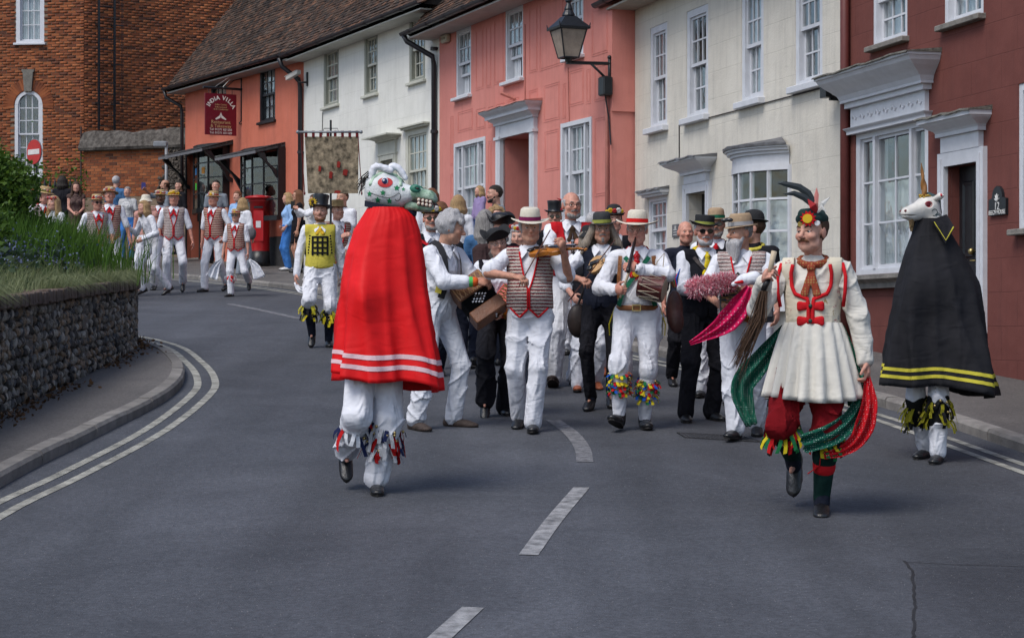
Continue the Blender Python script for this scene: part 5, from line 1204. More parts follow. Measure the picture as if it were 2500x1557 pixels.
def hairmat(name, a, b_):
 if name in MATS: return MATS[name]
 m = bpy.data.materials.new(name); m.use_nodes = True; N = NT(m); p = N.n['Principled BSDF']; tc = N.add('ShaderNodeTexCoord').outputs['Object']
 mp = N.add('ShaderNodeMapping', {'Vector': tc}); mp.inputs['Scale'].default_value = (150, 150, 16); nz = N.add('ShaderNodeTexNoise', {'Vector': mp.outputs[0], 'Scale': 1.0, 'Detail': 3.0, 'Distortion': 1.2})
 cr = N.add('ShaderNodeValToRGB', {'Fac': nz.outputs[0]}); cr.color_ramp.elements[0].position = .3; cr.color_ramp.elements[1].position = .7; cr.color_ramp.elements[0].color = c4(a); cr.color_ramp.elements[1].color = c4(b_)
 N.l.new(cr.outputs[0], p.inputs['Base Color']); p.inputs['Roughness'].default_value = .6; p.inputs['Specular IOR Level'].default_value = .3
 b = N.add('ShaderNodeBump', {'Height': nz.outputs[0], 'Strength': .8, 'Distance': .012}); N.l.new(b.outputs[0], p.inputs['Normal']); MATS[name] = m; return m
HR = {'white': hairmat('hair_white', (0.26, 0.25, 0.25), (0.58, 0.57, 0.58)), 'grey': hairmat('hair_grey', (0.13, 0.12, 0.115), (0.38, 0.36, 0.34)), 'brown': hairmat('hair_brown', (0.035, 0.018, 0.010), (0.10, 0.052, 0.028)), 'dark': hairmat('hair_dark', (0.010, 0.008, 0.007), (0.035, 0.026, 0.020)),
      'blonde': hairmat('hair_blonde', (0.22, 0.13, 0.055), (0.48, 0.32, 0.16)), 'auburn': hairmat('hair_auburn', (0.09, 0.035, 0.016), (0.22, 0.095, 0.045)), 'ash': hairmat('hair_ash', (0.16, 0.125, 0.095), (0.36, 0.30, 0.235))}
M_EYEW = mat('eye_white', (0.62, 0.60, 0.57), .25, .03); M_IRIS = mat('eye_iris', (0.028, 0.022, 0.018), .15, .2); M_LENS = mat('dark_lens', (0.006, 0.006, 0.007), .08, .1, spec=.7); M_RIM = mat('spectacle_rim', (0.03, 0.018, 0.014), .35, .2); M_RIMM = mat('wire_rim', (0.25, 0.23, 0.2), .3, .1, metal=.7)
M_SHOE = mat('black_leather', (0.011, 0.011, 0.012), .28, .3, 20, .3, 50, spec=.6); M_SHOEB = mat('brown_suede', (0.045, 0.030, 0.024), .7, .3, 20, .4, 60); M_SOLE = mat('shoe_sole', (0.022, 0.020, 0.019), .8, .3, 20, .4, 60); M_SHOER = mat('tan_orange_leather', (0.32, 0.085, 0.035), .45, .2, 20); M_SHOEW = mat('white_trainer', (0.55, 0.55, 0.55), .6, .1)
WHITE = cloth('white_cotton', (0.69, 0.70, 0.745)); WHT2 = cloth('white_linen', (0.63, 0.645, 0.69), wr=.6); BLACKC = cloth('black_cotton', (0.012, 0.012, 0.016), .2, .5); REDC = cloth('red_cotton', (0.42, 0.010, 0.016), .1); REDT = cloth('red_trim', (0.50, 0.012, 0.018), .1, .2); NAVY = cloth('navy_cotton', (0.016, 0.019, 0.032), .2)
YELC = cloth('yellow_cotton', (0.55, 0.47, 0.075), .08, .4); GOLD = cloth('gold_satin', (0.60, 0.36, 0.02), .1, .5, .6); GREENC = cloth('green_cotton', (0.012, 0.115, 0.065), .1); JEAN = cloth('blue_denim', (0.045, 0.16, 0.44), .15); LBLUE = cloth('light_blue_cotton', (0.27, 0.43, 0.68), .12); GREYC = cloth('grey_jersey', (0.19, 0.215, 0.25), .1); BLUEC = cloth('blue_jersey', (0.055, 0.135, 0.27), .1); CREAMC = cloth('cream_linen', (0.60, 0.575, 0.52), .07, .55); DBROWN = cloth('dark_brown_fleece', (0.045, 0.026, 0.026), .15); LILAC = cloth('lilac_jersey', (0.28, 0.22, 0.40), .1)
def stripemat(name, base, line, sc=30.0, dist=2.2, width=.16):
 m = bpy.data.materials.new(name); m.use_nodes = True; N = NT(m); p = N.n['Principled BSDF']; tc = N.add('ShaderNodeTexCoord').outputs['Object']
 wv = N.add('ShaderNodeTexWave', {'Vector': tc, 'Scale': sc/math.pi/2*1.0, 'Distortion': dist, 'Detail': 2.0, 'Detail Scale': 6.0}, wave_type='BANDS', bands_direction='Z', wave_profile='SIN')
 nz = N.add('ShaderNodeTexNoise', {'Vector': tc, 'Scale': 12.0, 'Detail': 2.0}); gate = N.add('ShaderNodeMapRange', {'Value': nz.outputs[0], 'From Min': .3, 'From Max': .6, 'To Min': -.06, 'To Max': .10})
 ad = N.add('ShaderNodeMath', {0: wv.outputs['Fac'], 1: gate.outputs[0]}, operation='ADD'); cr = N.add('ShaderNodeValToRGB', {'Fac': ad.outputs[0]}); e = cr.color_ramp.elements; e[0].position = 1-width-.08; e[1].position = 1-width+.02; e[0].color = c4(base); e[1].color = c4(line)
 kn = N.add('ShaderNodeTexNoise', {'Vector': tc, 'Scale': 130.0, 'Detail': 2.0}); mr = N.add('ShaderNodeMapRange', {'Value': kn.outputs[0], 'From Min': .3, 'From Max': .7, 'To Min': .72, 'To Max': 1.1})
 mx = N.add('ShaderNodeMix', {0: 1.0, 6: cr.outputs[0], 7: mr.outputs[0]}, data_type='RGBA', blend_type='MULTIPLY'); N.l.new(mx.outputs[2], p.inputs['Base Color'])
 b1 = N.add('ShaderNodeBump', {'Height': wv.outputs['Fac'], 'Strength': .6, 'Distance': .012}, invert=True); b2 = N.add('ShaderNodeBump', {'Height': kn.outputs[0], 'Strength': .5, 'Distance': .006, 'Normal': b1.outputs[0]}); N.l.new(b2.outputs[0], p.inputs['Normal']); p.inputs['Roughness'].default_value = .95; p.inputs['Specular IOR Level'].default_value = .1; MATS[name] = m; return m
KNIT = stripemat('knit_red_stripe', (0.50, 0.44, 0.39), (0.20, 0.016, 0.03), 74, 1.6, .17)
KNIT2 = stripemat('knit_rust_stripe', (0.46, 0.34, 0.275), (0.20, 0.020, 0.022), 62, .7, .24); KNITP = stripemat('knit_pale', (0.50, 0.44, 0.415), (0.30, 0.20, 0.19), 70, 2.5, .2)
def ik(a, t, l1, l2, pole):
 """two-bone reach: joint position between a and t, and the reachable end"""
 a = np.array(a, float); t = np.array(t, float); d = t-a; L = np.linalg.norm(d); mx = (l1+l2)*.995
 if L > mx: t = a+d/L*mx; d = t-a; L = mx
 n = d/L; c = (l1*l1-l2*l2+L*L)/(2*L); hgt = math.sqrt(max(0, l1*l1-c*c)); p = np.array(pole, float); p = p-n*(p @ n); p /= np.linalg.norm(p)+1e-9
 return a+n*c+p*hgt, t
class Person:
 """figure facing the camera at heading 0; local x = own left, y = backwards, z = up"""
 def __init__(s, label, px, Y, h=1.75, head=0.0, feet=None, hands=None, lean=0.0, side=0.0, twist=0.0, look=(0, 0, 0), g=1.0, belly=0.0, female=False, skin='fair', group=None, poleL=None, poleR=None, hip_drop=0.0, hip=(0, 0), X=None, ground=None, curl=((.5, .6), (.5, .6)), palm=None, cat='person', kneeL=None, kneeR=None, base=0.0):
  s.k = k = h/1.75; s.Y = Y; X = XY(px, Y) if X is None else X; z = (gz(Y) if ground is None else ground)+base
  s.root = thing('person', label, cat, (X, Y, z), R(head), group); s.skin = SK[skin]; s.h = float(np.clip(Y*.00062, .0075, .024)); s.near = Y < 20; s.seed = int(px) % 17
  f3 = lambda l, f, u: V3(l, -f, u)*k
  sl = SLOPE*math.cos(R(head))     # the ground falls towards the camera
  def gnd(l, f):  # ground height under a local point
   yw = l*math.sin(R(head)) - f*math.cos(R(head)); return SLOPE*yw*k/k
  s.pel = f3(hip[0], hip[1], .95-hip_drop); tw = rotm(twist, 0, 0) ; T = rotm(twist, lean, side)
  s.T = T; s.tf = lambda l, f, u: s.pel + T @ (f3(l, f, u)-f3(0, 0, .95))
  feet = feet or ((-.11, .0, 0, 0, -6), (.11, .0, 0, 0, 6)); s.leg = []
  for i, (l, f, u, pit, yaw) in enumerate(feet):
   sg = (-1, 1)[i]; hipj = s.pel+f3(sg*.092, 0, -.04)+0; an = f3(l, f, u)+V3(0, 0, .085*k+gnd(l*k, f*k) if u < .35 else .085*k)
   kp = (kneeR, kneeL)[i] or (sg*.18, 1.0, 0); kn, an2 = ik(hipj, an, .425*k, .425*k, f3(*kp)); s.leg.append((hipj, kn, an2, pit, yaw))
  hands = hands or ((-.25, .05, .80), (.25, .05, .80)); s.arm = []
  for i, hd in enumerate(hands):
   sg = (-1, 1)[i]; sh = s.tf(sg*.178*(.93 if female else 1)*(.5+.5*g), 0, 1.40); tgt = f3(*hd); po = (poleR, poleL)[i] or (sg*.6, -.8, -.5); el, wr = ik(sh, tgt, .285*k, .255*k, f3(*po)); s.arm.append((sh, el, wr))
  s.g, s.belly, s.fem = g, belly, female; s.curl = curl; s.palm = palm or (None, None)
  hc = s.tf(0, .015, 1.50) ; s.neck0 = s.tf(0, -.01, 1.43); HT = rotm(look[0]+twist*.3, look[1], look[2]); s.HT = HT; s.hc = hc+HT @ f3(0, .012, .125); s.hf = lambda l, f, u: s.hc+HT @ (V3(l, -f, u)*k)
 # ---- fields
 def torso(s, d=0.0):
  g, k = s.g, s.k; A = s.T; o = F(); r = lambda *q: np.array(q)*k+d; RT_ = A.T
  o.ell(s.tf(0, -.01, .96), r(.156*g, .112*g, .13), RT_, .05); o.ell(s.tf(0, .012+s.belly*.05, 1.09), r(.136*g+.03*s.belly, .100*g+s.belly*.075, .15), RT_, .06)
  o.ell(s.tf(0, 0, 1.27), r(.150*g if not s.fem else .136*g, .106*g, .17), RT_, .06); o.cone(s.tf(-.130*g, -.01, 1.40), s.tf(.130*g, -.01, 1.40), .060*k+d, .060*k+d, .04)
  if s.fem: o.ell(s.tf(-.07, .085, 1.26), r(.065, .06, .065), RT_, .04); o.ell(s.tf(.07, .085, 1.26), r(.065, .06, .065), RT_, .04)
  return o
 def arms(s, d=0.0, t1=1.0, which=(0, 1), loose=0.0):
  """t1: how far down the forearm (1 wrist, 0 elbow, <0 up the upper arm)"""
  o = F(); k = s.k
  for i in which:
   sh, el, wr = s.arm[i]; a = min(1, 1+t1) if t1 < 0 else 1; e1 = sh+(el-sh)*a
   o.cone(sh, e1, .046*k*(.6+.4*s.g)+d+loose*.5, .038*k+d+loose, .025)
   if t1 > 0: o.cone(el, el+(wr-el)*t1, .038*k+d+loose, (.038+(.027-.038)*t1)*k+d+loose*(1 if t1 < .7 else .7), .02)
  return o
 def legs(s, d=0.0, t1=1.0, which=(0, 1), thigh=None, knee=None, ankle=None):
  o = F(); k = s.k; th, kn_, an_ = thigh or .078*s.g, knee or .054, ankle or .036
  for i in which:
   hp, kn, an = s.leg[i][:3]; o.cone(hp, kn, th*k+d, kn_*k+d, .03)
   if t1 > 0: o.cone(kn, kn+(an-kn)*t1, kn_*k+d, (kn_+(an_-kn_)*t1)*k+d, .025)
  return o
 def hand(s, i):
  """palm, four unequal bent fingers, and a thumb off the side of the palm"""
  sh, el, wr = s.arm[i]; k = s.k*1.02; a = wr-el; a /= np.linalg.norm(a); sg = (-1, 1)[i]; o = F()
  pn = np.array(s.palm[i], float)*V3(1, -1, 1) if s.palm[i] is not None else V3(-sg, 0, -.2); pn = pn-a*(pn @ a); pn /= np.linalg.norm(pn)+1e-9      # palm faces this way
  w_ = np.cross(a, pn)*-sg; c1, c2 = s.curl[i]     # w_ points to the thumb side
  o.cone(wr-a*.02*k, wr+a*.02*k, .026*k, .025*k, .02, sq=(pn, .75)); o.ell(wr+a*.055*k, V3(.046, .040, .019)*k, np.array([a, w_, pn]), .02)
  for q, ln, cu in ((.029, .068, 0), (.010, .077, .06), (-.010, .072, .12), (-.029, .056, .18)):
   b = wr+a*(.088-abs(q)*.25)*k+w_*q*k; an1 = c1+cu; d1 = a*math.cos(an1)+pn*math.sin(an1); m1 = b+d1*ln*.52*k; an2 = c1+c2+cu; d2 = a*math.cos(an2)+pn*math.sin(an2); o.cone(b-a*.012*k, m1, .0098*k, .0088*k, .006); o.cone(m1, m1+d2*ln*.5*k, .0088*k, .0072*k, .004)
  tb = wr+a*.022*k+w_*.030*k; d1 = a*.62+w_*.62+pn*.45; d1 /= np.linalg.norm(d1); m1 = tb+d1*.045*k; d2 = a*.75+w_*.15+pn*.6; d2 /= np.linalg.norm(d2); o.cone(tb, m1, .0135*k, .0105*k, .012); o.cone(m1, m1+d2*.034*k, .0105*k, .008*k, .004)
  return o, wr+a*.075*k+pn*.02*k, a, pn, w_
 def grip(s, i): return s.hand(i)[1:]
 def headf(s, jaw=1.0, nose=1.0, fat=1.0):
  o = F(); k = s.k; H_ = s.HT.T; P = s.hf; r = lambda *q: np.array(q)*k
  o.ell(P(0, -.012, .028), r(.076, .096, .090), H_, .03); o.ell(P(0, .022, -.035), r(.0615*fat, .072, .088), H_, .03); o.ell(P(0, .060, -.094), r(.034*jaw*fat, .030, .024), H_, .03)
  o.cone(P(-.040, .030, -.072), P(.040, .030, -.072), .030*k*fat, .030*k*fat, .03)
  o.cone(P(-.034, .080, .024), P(.034, .080, .024), .0115*k, .0115*k, .014)
  for sg in (-1, 1):
   o.ell(P(sg*.041, .062, -.026), r(.024, .024, .021), H_, .022); o.ell(P(sg*.031, .100, .003), r(.0185, .017, .0125), H_, .012, '-'); o.ell(P(sg*.079, -.008, -.006), r(.011, .022, .034), H_, .008)
  for sg in (-1, 1): o.cone(P(sg*.019, .0855, .0115), P(sg*.045, .0765, .0095), .0068*k, .0060*k, .004); o.cone(P(sg*.020, .084, -.0085), P(sg*.044, .076, -.0075), .0052*k, .0045*k, .004)
  o.cone(P(0, .086, .012), P(0, .108*nose, -.024), .0085*k, .0125*k*nose, .010); o.ell(P(0, .096*nose, -.032), r(.0185*nose, .012, .0085), H_, .008)
  o.ell(P(0, .087, -.055), r(.025, .0105, .0055), H_, .006); o.ell(P(0, .086, -.066), r(.021, .0100, .0062), H_, .006); o.ell(P(0, .102, -.0605), r(.026, .006, .0016), H_, .004, '-')
  o.cone(s.neck0, s.hf(0, -.022, -.06), .054*k*(.8+.2*s.g)*(.88 if s.fem else 1), .049*k*(.88 if s.fem else 1), .025)
  return o
 def body(s, fore=True, bare=None, jaw=None, nose=None, fat=None, hands=(0, 1), eyes=True, brow='brown', flush=.35, hidden=False):
  """the continuous body; what clothes cover is kept slim so it stays inside them"""
  jaw = jaw or rnd.uniform(.85, 1.2); nose = nose or rnd.uniform(.94, 1.12); fat = fat or rnd.uniform(.92, 1.08); s.hd = s.headf(jaw, nose, fat); hv = s.hd.mesh(max(.0042, s.h*.55))
  low = F(); low.add(s.torso(-.012)); low.add(s.arms(-.0 if fore else -.006)); low.add(s.legs(-.012)); low.cone(s.neck0, s.hf(0, -.02, -.07), .045*s.k, .045*s.k)
  for hp, kn, an, pit, yaw in s.leg: low.cone(an+V3(0, 0, -.03)*s.k, an+V3(math.sin(R(yaw))*.09, -math.cos(R(yaw))*.09, -.062)*s.k, .022*s.k, .014*s.k, .01)
  parts = [hv, low.mesh(max(.011, s.h*1.1))]
  for i in hands: parts.append(s.hand(i)[0].mesh(max(.0048, s.h*.52)))
  V, Q = join(parts); me = np_mesh('body', V, Q, s.skin, True)
  L = (V-s.hc) @ s.HT/s.k; l, f, u = L[:, 0], -L[:, 1], L[:, 2]; fl = np.zeros(len(V), np.float32); hm = np.arange(len(V)) < len(hv[0])
  fl += .85*np.exp(-((l/.024)**2+((u+.060)/.0095)**2))*(f > .07); fl += flush*np.exp(-(((np.abs(l)-.045)/.022)**2+((u+.03)/.022)**2))*(f > .04); fl += flush*np.exp(-((l/.016)**2+((u+.027)/.014)**2))*(f > .09); fl += .3*(np.abs(l) > .076)*hm
  fl = fl*hm+.25*(~hm); a = me.attributes.new('flush', 'FLOAT', 'POINT'); a.data.foreach_set('value', fl.astype(np.float32)); o = obj('body', me, s.root)
  if eyes:
   for sg in (-1, 1):
    c = s.hf(sg*.0315, .0755, .002); b = MB(); b.sphere(c, .0118*s.k, 10, 8); b.cur = 1; d = s.HT @ V3(0, -1, 0); ci = c+d*.0070*s.k; b.sphere(ci, .0068*s.k, 8, 6); b.build('eye', [M_EYEW, M_IRIS], s.root, smooth=True)
   if brow:
    for sg in (-1, 1):
     e = F(); e.cone(s.hf(sg*.016, .0925, .026), s.hf(sg*.034, .0905, .032), .0045*s.k, .0042*s.k, .004); e.cone(s.hf(sg*.034, .0905, .032), s.hf(sg*.052, .077, .026), .0042*s.k, .002*s.k, .004); sobj('eyebrow', e, max(.003, s.h*.4), HR[brow], s.root)
  return o
 # ---- hair
 def hair(s, col='grey', style='short', vol=.010, name='hair'):
  k = s.k; H_ = s.HT.T; o = F(); r = lambda *q: np.array(q)*k; P = s.hf; v = vol
  o.ell(P(0, -.016, .030), r(.078+v, .097+v, .090+v), H_, .02)
  inv = lambda X: (X-s.hc) @ s.HT/k
  v *= 1.0
  if style == 'short': cut = lambda X: (lambda L: -np.where(-L[..., 1] > .01, L[..., 2]-(.055+.35*np.clip(-L[..., 1]-.03, 0, 1)*.6), L[..., 2]+(.05+.35*np.clip(L[..., 1]+.01, 0, .09)))*k)(inv(X))
  elif style == 'fringe': cut = lambda X: (lambda L: np.maximum(-(L[..., 2]+.06), np.maximum(L[..., 2]-.05, -L[..., 1]-.03))*k)(inv(X))
  else: cut = lambda X: (lambda L: -np.where(-L[..., 1] > .035, L[..., 2]-.062, L[..., 2]+.07)*k)(inv(X))
  o.fn(cut)
  if style in ('long', 'bob', 'wild', 'pony'):
   ln = {'long': .30, 'bob': .13, 'wild': .17, 'pony': .0}[style]; back = F()
   if ln:
    for t in np.linspace(-1.9, 1.9, 9):
     x, y = math.sin(t)*.080, -math.cos(t)*.088-.012; b0 = P(x, y, .02); b1 = b0+V3(0, .01, -1)*(.06+ln*.5)*k+(s.HT @ V3(x*(.9 if style == 'wild' else .3), -y*.15, 0))*k; b2 = b1+V3(0, .012, -1)*ln*.5*k+(s.HT @ V3(x*(.5 if style == 'wild' else .0), 0, 0))*k
     o.cone(b0, b1, .030*k, .030*k, .03); o.cone(b1, b2, .030*k, .016*k, .03)
   else: o.cone(P(0, -.10, .03), P(0, -.14, -.02), .03*k, .028*k, .02); o.cone(P(0, -.14, -.02), P(0, -.13, -.16), .028*k, .012*k, .02)
  if style == 'curly':
   for t in range(26):
    a, b_ = rnd.uniform(-2.6, 2.6), rnd.uniform(-.3, 1.3); o.ell(P(math.sin(a)*math.cos(b_)*.088, -math.cos(a)*math.cos(b_)*.1-.01, .03+math.sin(b_)*.10), r(.028, .028, .028), None, .015)
  nz = (lambda X: .004*np.sin(95*X[:, 0]+21*X[:, 2])*np.sin(85*X[:, 1]-17*X[:, 2])) if s.near else None
  return sobj(name, o, max(.005, s.h*.6), HR[col], s.root, nz)
 def beard(s, col='grey', length=.03, full=True, mou=True):
  P = s.hf; k = s.k; o = F()
  if full:
   for sg in (-1, 1): o.cone(P(sg*.062, .022, -.045), P(sg*.042, .058, -.088), .014*k, .022*k, .02)
   o.cone(P(-.028, .070, -.098), P(.028, .070, -.098), .024*k, .024*k, .02)
   if length > .04:
    for t in (-1, 0, 1): o.cone(P(t*.034, .068, -.085), P(t*.040, .085, -.10-length*(1-.2*abs(t))), .042*k, .018*k, .03)
  elif length: o.cone(P(0, .080, -.082), P(0, .080, -.098-length*.4), .018*k, .014*k, .015)
  if mou:
   for sg in (-1, 1): o.cone(P(sg*.004, .100, -.046), P(sg*.030, .086, -.054), .0075*k, .006*k, .006)
  o.ell(P(0, .094, -.062), V3(.017, .02, .0045)*k, s.HT.T, .004, '-')
  nz = lambda X: .003*np.sin(120*X[:, 0]+31*X[:, 2])*np.sin(110*X[:, 1]) if s.near else 0*X[:, 0]
  return sobj('beard', o, max(.0042, s.h*.5), HR[col], s.root, nz)
 def moustache(s, col):
  P = s.hf; k = s.k; o = F()
  for sg in (-1, 1): o.cone(P(sg*.003, .1025, -.046), P(sg*.024, .092, -.051), .0075*k, .0068*k, .006); o.cone(P(sg*.024, .092, -.051), P(sg*.036, .080, -.060), .0068*k, .002*k, .006)
  return sobj('moustache', o, .0035, HR[col], s.root)
 def glasses(s, dark=False, m=None):
  b = MB(); P = s.hf; m = m or M_RIM; rim = [M_LENS if dark else M_GLASS, m]
  L_ = []
  for sg in (-1, 1):
   pts = [P(sg*.033+.024*math.cos(t)*1.05, .1005-.10*abs(sg*.033+.024*math.cos(t))*.35, .003+.0175*math.sin(t)) for t in np.linspace(0, 2*math.pi, 15)[:-1]]
   if dark: b.cur = 0; b.face(*[b.pt(p) for p in pts])
   b.cur = 1; b.tube([tuple(p) for p in pts]+[tuple(pts[0])], (.0032 if dark else .0022)*s.k, 5, False); b.tube([P(sg*.057, .083, .008), P(sg*.080, .0, .010)], .0022*s.k, 4)
  b.tube([P(-.010, .102, .008), P(.010, .102, .008)], .0025*s.k, 4); return b.build('glasses', rim, s.root, smooth=not dark)
 # ---- clothes
 def shirt(s, m, sleeve=1.0, d=.008, loose=.007, hem=.90, collar=True, cuff=True, neck=None, tail=False):
  o = s.torso(d); o.add(s.arms(d, sleeve, loose=loose)); k = s.k; inv = lambda X: (X-s.pel) @ s.T+V3(0, 0, .95*k)
  o.cone(s.tf(0, -.012, 1.40), s.tf(0, -.002, 1.462), .066*k, .058*k, .03)
  zh = hem; o.fn(lambda X: (zh*k-inv(X)[..., 2])*1.0 if 0 else np.where(np.abs(inv(X)[..., 0]) < .24*k, zh*k-inv(X)[..., 2], -1.0)) if not tail else None
  if neck: o.fn(neck, '-') if 0 else o.p.append(('f', neck, None, .004, '-'))
  S_ = sobj('shirt', o, s.h, m, s.root, wrinkle(.013 if s.h < .015 else .010, 1.0, s.seed))
  if collar:
   b = MB()
   for sg in (-1, 1):
    q = [s.tf(sg*.010, .100, 1.438), s.tf(sg*.058, .128, 1.375), s.tf(sg*.098, .06, 1.455), s.tf(sg*.066, .060, 1.488)]; e = [p+s.T @ V3(0, .012, 0) for p in q]; b.loft([q, e], True, True)
   b.build('collar', m, s.root)
  return S_
 def trousers(s, m, ankle=.066, knee=.070, thigh=.090, t1=1.02, hem=True, waist=.99, d=0.0, name='trousers', noise=None):
  o = F(); k = s.k; g = s.g; r = lambda *q: np.array(q)*k; o.ell(s.tf(0, -.012, .955), r(.160*g+.006, .118*g+.008+s.belly*.02, .125), s.T.T, .05); o.add(s.legs(d, t1, thigh=thigh*(.75+.25*g), knee=knee, ankle=ankle)); inv = lambda X: (X-s.pel) @ s.T+V3(0, 0, .95*k)
  if s.near:
   for hp, kn, an, _, _ in s.leg:     # pressed front crease
    f1 = V3(0, -1, 0); e = kn+(an-kn)*.95; o.cone(hp+f1*thigh*.85*k, kn+f1*(knee-.006)*k, .012, .013, .03); o.cone(kn+f1*(knee-.006)*k, e+f1*(ankle-.004)*k, .013, .012, .02)
  o.ell(s.tf(0, .0, 1.0), r(.150*g, .118*g+s.belly*.06, .08), s.T.T, .04); o.fn(lambda X: inv(X)[..., 2]-(waist+.06)*k)
  return sobj(name, o, s.h, m, s.root, noise or wrinkle(.018 if s.h < .015 else .013, .9, s.seed))
 def breeches(s, m, t=.08, puff=.088):
  o = F(); k = s.k; g = s.g; r = lambda *q: np.array(q)*k; o.ell(s.tf(0, -.012, .955), r(.172*g+.008, .128*g+.01, .125), s.T.T, .05)
  for hp, kn, an, _, _ in s.leg:
   o.cone(hp, kn, .105*k*(.7+.3*g), puff*k, .05); e = kn+(an-kn)*t; o.cone(kn, kn+(an-kn)*max(t, .05), puff*k, (puff+.002)*k, .03); o.cone(e, kn+(an-kn)*(t+.10), puff*k, .058*k, .02)
  return sobj('breeches', o, s.h, m, s.root, wrinkle(.022, .9, s.seed))
 def socks(s, m, t0=.05, t1=1.0, r=.006):
  o = F()
  for hp, kn, an, _, _ in s.leg: a = kn+(an-kn)*t0; o.cone(a, a+(an-a)*.35, .056*s.k+r, .060*s.k+r, .02); o.cone(a+(an-a)*.35, kn+(an-kn)*t1, .060*s.k+r, .042*s.k+r, .03)
  return sobj('socks', o, s.h, m, s.root)
 def shoes(s, m=None, sole=None, size=1.0, which=(0, 1), boot=False):
  for i in which:
   hp, kn, an, pit, yaw = s.leg[i]; k = s.k*size*1.10; Rm = np.array((Matrix.Rotation(R(yaw), 3, 'Z') @ Matrix.Rotation(R(pit), 3, 'X'))); q = lambda l, f, u: an+Rm @ (V3(l, -f, u)*k); o = F(); H_ = Rm.T
   o.ell(q(0, -.035, -.048), V3(.036, .048, .042)*k, H_, .02); o.ell(q(0, .055, -.055), V3(.044, .085, .034)*k, H_, .03); o.ell(q(0, .125, -.064), V3(.042, .060, .024)*k, H_, .02); o.cone(q(0, -.012, -.02), q(0, -.006, .05 if boot else .005), .044*k, .046*k, .02); inv = lambda X: (X-an) @ Rm/k
   o.fn(lambda X: (-.078-inv(X)[..., 2])*k); sobj('shoe', o, max(.006, s.h*.75), m or M_SHOE, s.root); sk_ = F(); sk_.cone(an+V3(0, 0, -.03)*k, an+(kn-an)*.25, .045*s.k, .046*s.k, .01); sobj('sock', sk_, max(.009, s.h), NAVY, s.root)
   b = MB(); out = []
   for t in np.linspace(0, 2*math.pi, 15)[:-1]:
    f_ = math.cos(t); w_ = math.sin(t)*(.043 if f_ > -.2 else .037); out.append((w_, .05+.132*f_))
   for t in [0]: b.loft([[tuple(q(a, c, z)) for a, c in out] for z in (-.087, -.074)], True, True)
   b.build('sole', sole or M_SOLE, s.root)
 def waistcoat(s, m, trim=None, d=.030, hem=.955, point=.055, vz=1.16, open_=.0, nw=.075, name='waistcoat', trim_r=.008, round_=False, neckpts=None, hemtrim=True):
  """sleeveless garment with a V neck and two points at the front hem"""
  o = s.torso(d); k = s.k; inv = lambda X: (X-s.pel) @ s.T/k+V3(0, 0, .95); o.cone(s.tf(-.125*s.g, -.01, 1.41), s.tf(.125*s.g, -.01, 1.41), .060*k+d, .060*k+d, .04); hwid = .165*s.g
  def hem_z(l): a = np.abs(l); return hem-point*np.clip(1-np.abs(a-.075)/.075, 0, 1)
  def half(z): return nw*np.clip((z-vz)/(1.44-vz), 0, 1.3)**(.75 if not round_ else .35)+open_
  if neckpts is not None:
   nu = np.array([p[1] for p in neckpts])[::-1]; nl = np.array([p[0] for p in neckpts])[::-1]; half = lambda z: np.where(np.asarray(z) < nu[0], nl[0], np.interp(z, nu, nl)); vz = nu[0]
  def cut(X):
   L = inv(X); l, f, u = L[..., 0], -L[..., 1], L[..., 2]; c = np.maximum(hem_z(l)*(f > 0)+hem*(f <= 0)-u, np.abs(l)-.182*(.5+.5*s.g)); nk = np.minimum(half(u)-np.abs(l), f-.0); c = np.maximum(c, nk) if vz < 1.5 else c
   c = np.maximum(c, u-1.475); return c*k
  o.fn(cut); W_ = sobj(name, o, s.h*.9, m, s.root, wrinkle(.002, 1.0, s.seed)); s.wc = o
  if trim is not None:
   full = s.torso(d); full.cone(s.tf(-.125*s.g, -.01, 1.41), s.tf(.125*s.g, -.01, 1.41), .060*k+d, .060*k+d, .04); s.wcf = full; fr = s.T @ V3(0, -1, 0)
   def onf(l, u, lift=.003): p = full.ray(s.tf(l, .45, u), -fr, 0, .62); return tuple(p+fr*lift) if p is not None else None
   s.onf = onf
   lines = []
   for sg in (-1, 1):
    e = [(sg*(float(half(u))+.004), u) for u in np.linspace(1.43, vz, 16)]+[(sg*(open_+.006), u) for u in np.linspace(vz-.02, hem+.004, 7)]; lines.append(e)
    hemtrim and lines.append([(sg*l, float(hem_z(np.array(l)))+.004) for l in np.linspace(.004+open_, .15, 12)])
   b = MB()
   for e in lines:
    pts = [q for q in (onf(*p) for p in e) if q is not None]
    if len(pts) > 1: b.tube(pts, trim_r*k, 6)
   b.build('waistcoat_trim', trim, s.root, smooth=True)
  return W_
 def front(s, field, l, u, lift=.004):
  fr = s.T @ V3(0, -1, 0); p = field.ray(s.tf(l, .5, u), -fr, 0, .7); return None if p is None else p+fr*lift
 def ribbon(s, field, pts, wd, m, name='strap', thick=.004, back=False):
  """flat band laid on the front of a garment along (l,u) points"""
  pts = np.array(pts, float); n = max(6, int(np.abs(np.diff(pts, axis=0)).sum()/.03)); t = np.linspace(0, len(pts)-1, n); P2 = np.stack([np.interp(t, range(len(pts)), pts[:, i]) for i in (0, 1)], 1)
  tn = np.gradient(P2, axis=0); tn /= np.linalg.norm(tn, axis=1)[:, None]+1e-9; nn = np.stack([-tn[:, 1], tn[:, 0]], 1)*wd/2; rings = []; fr = s.T @ V3(0, -1, 0)
  for p, q in zip(P2, nn):
   a = s.front(field, p[0]-q[0], p[1]-q[1], 0); c = s.front(field, p[0]+q[0], p[1]+q[1], 0)
   if a is None or c is None: continue
   rings.append([tuple(a+fr*.002), tuple(a+fr*(.002+thick)), tuple(c+fr*(.002+thick)), tuple(c+fr*.002)])
  if len(rings) < 2: return None
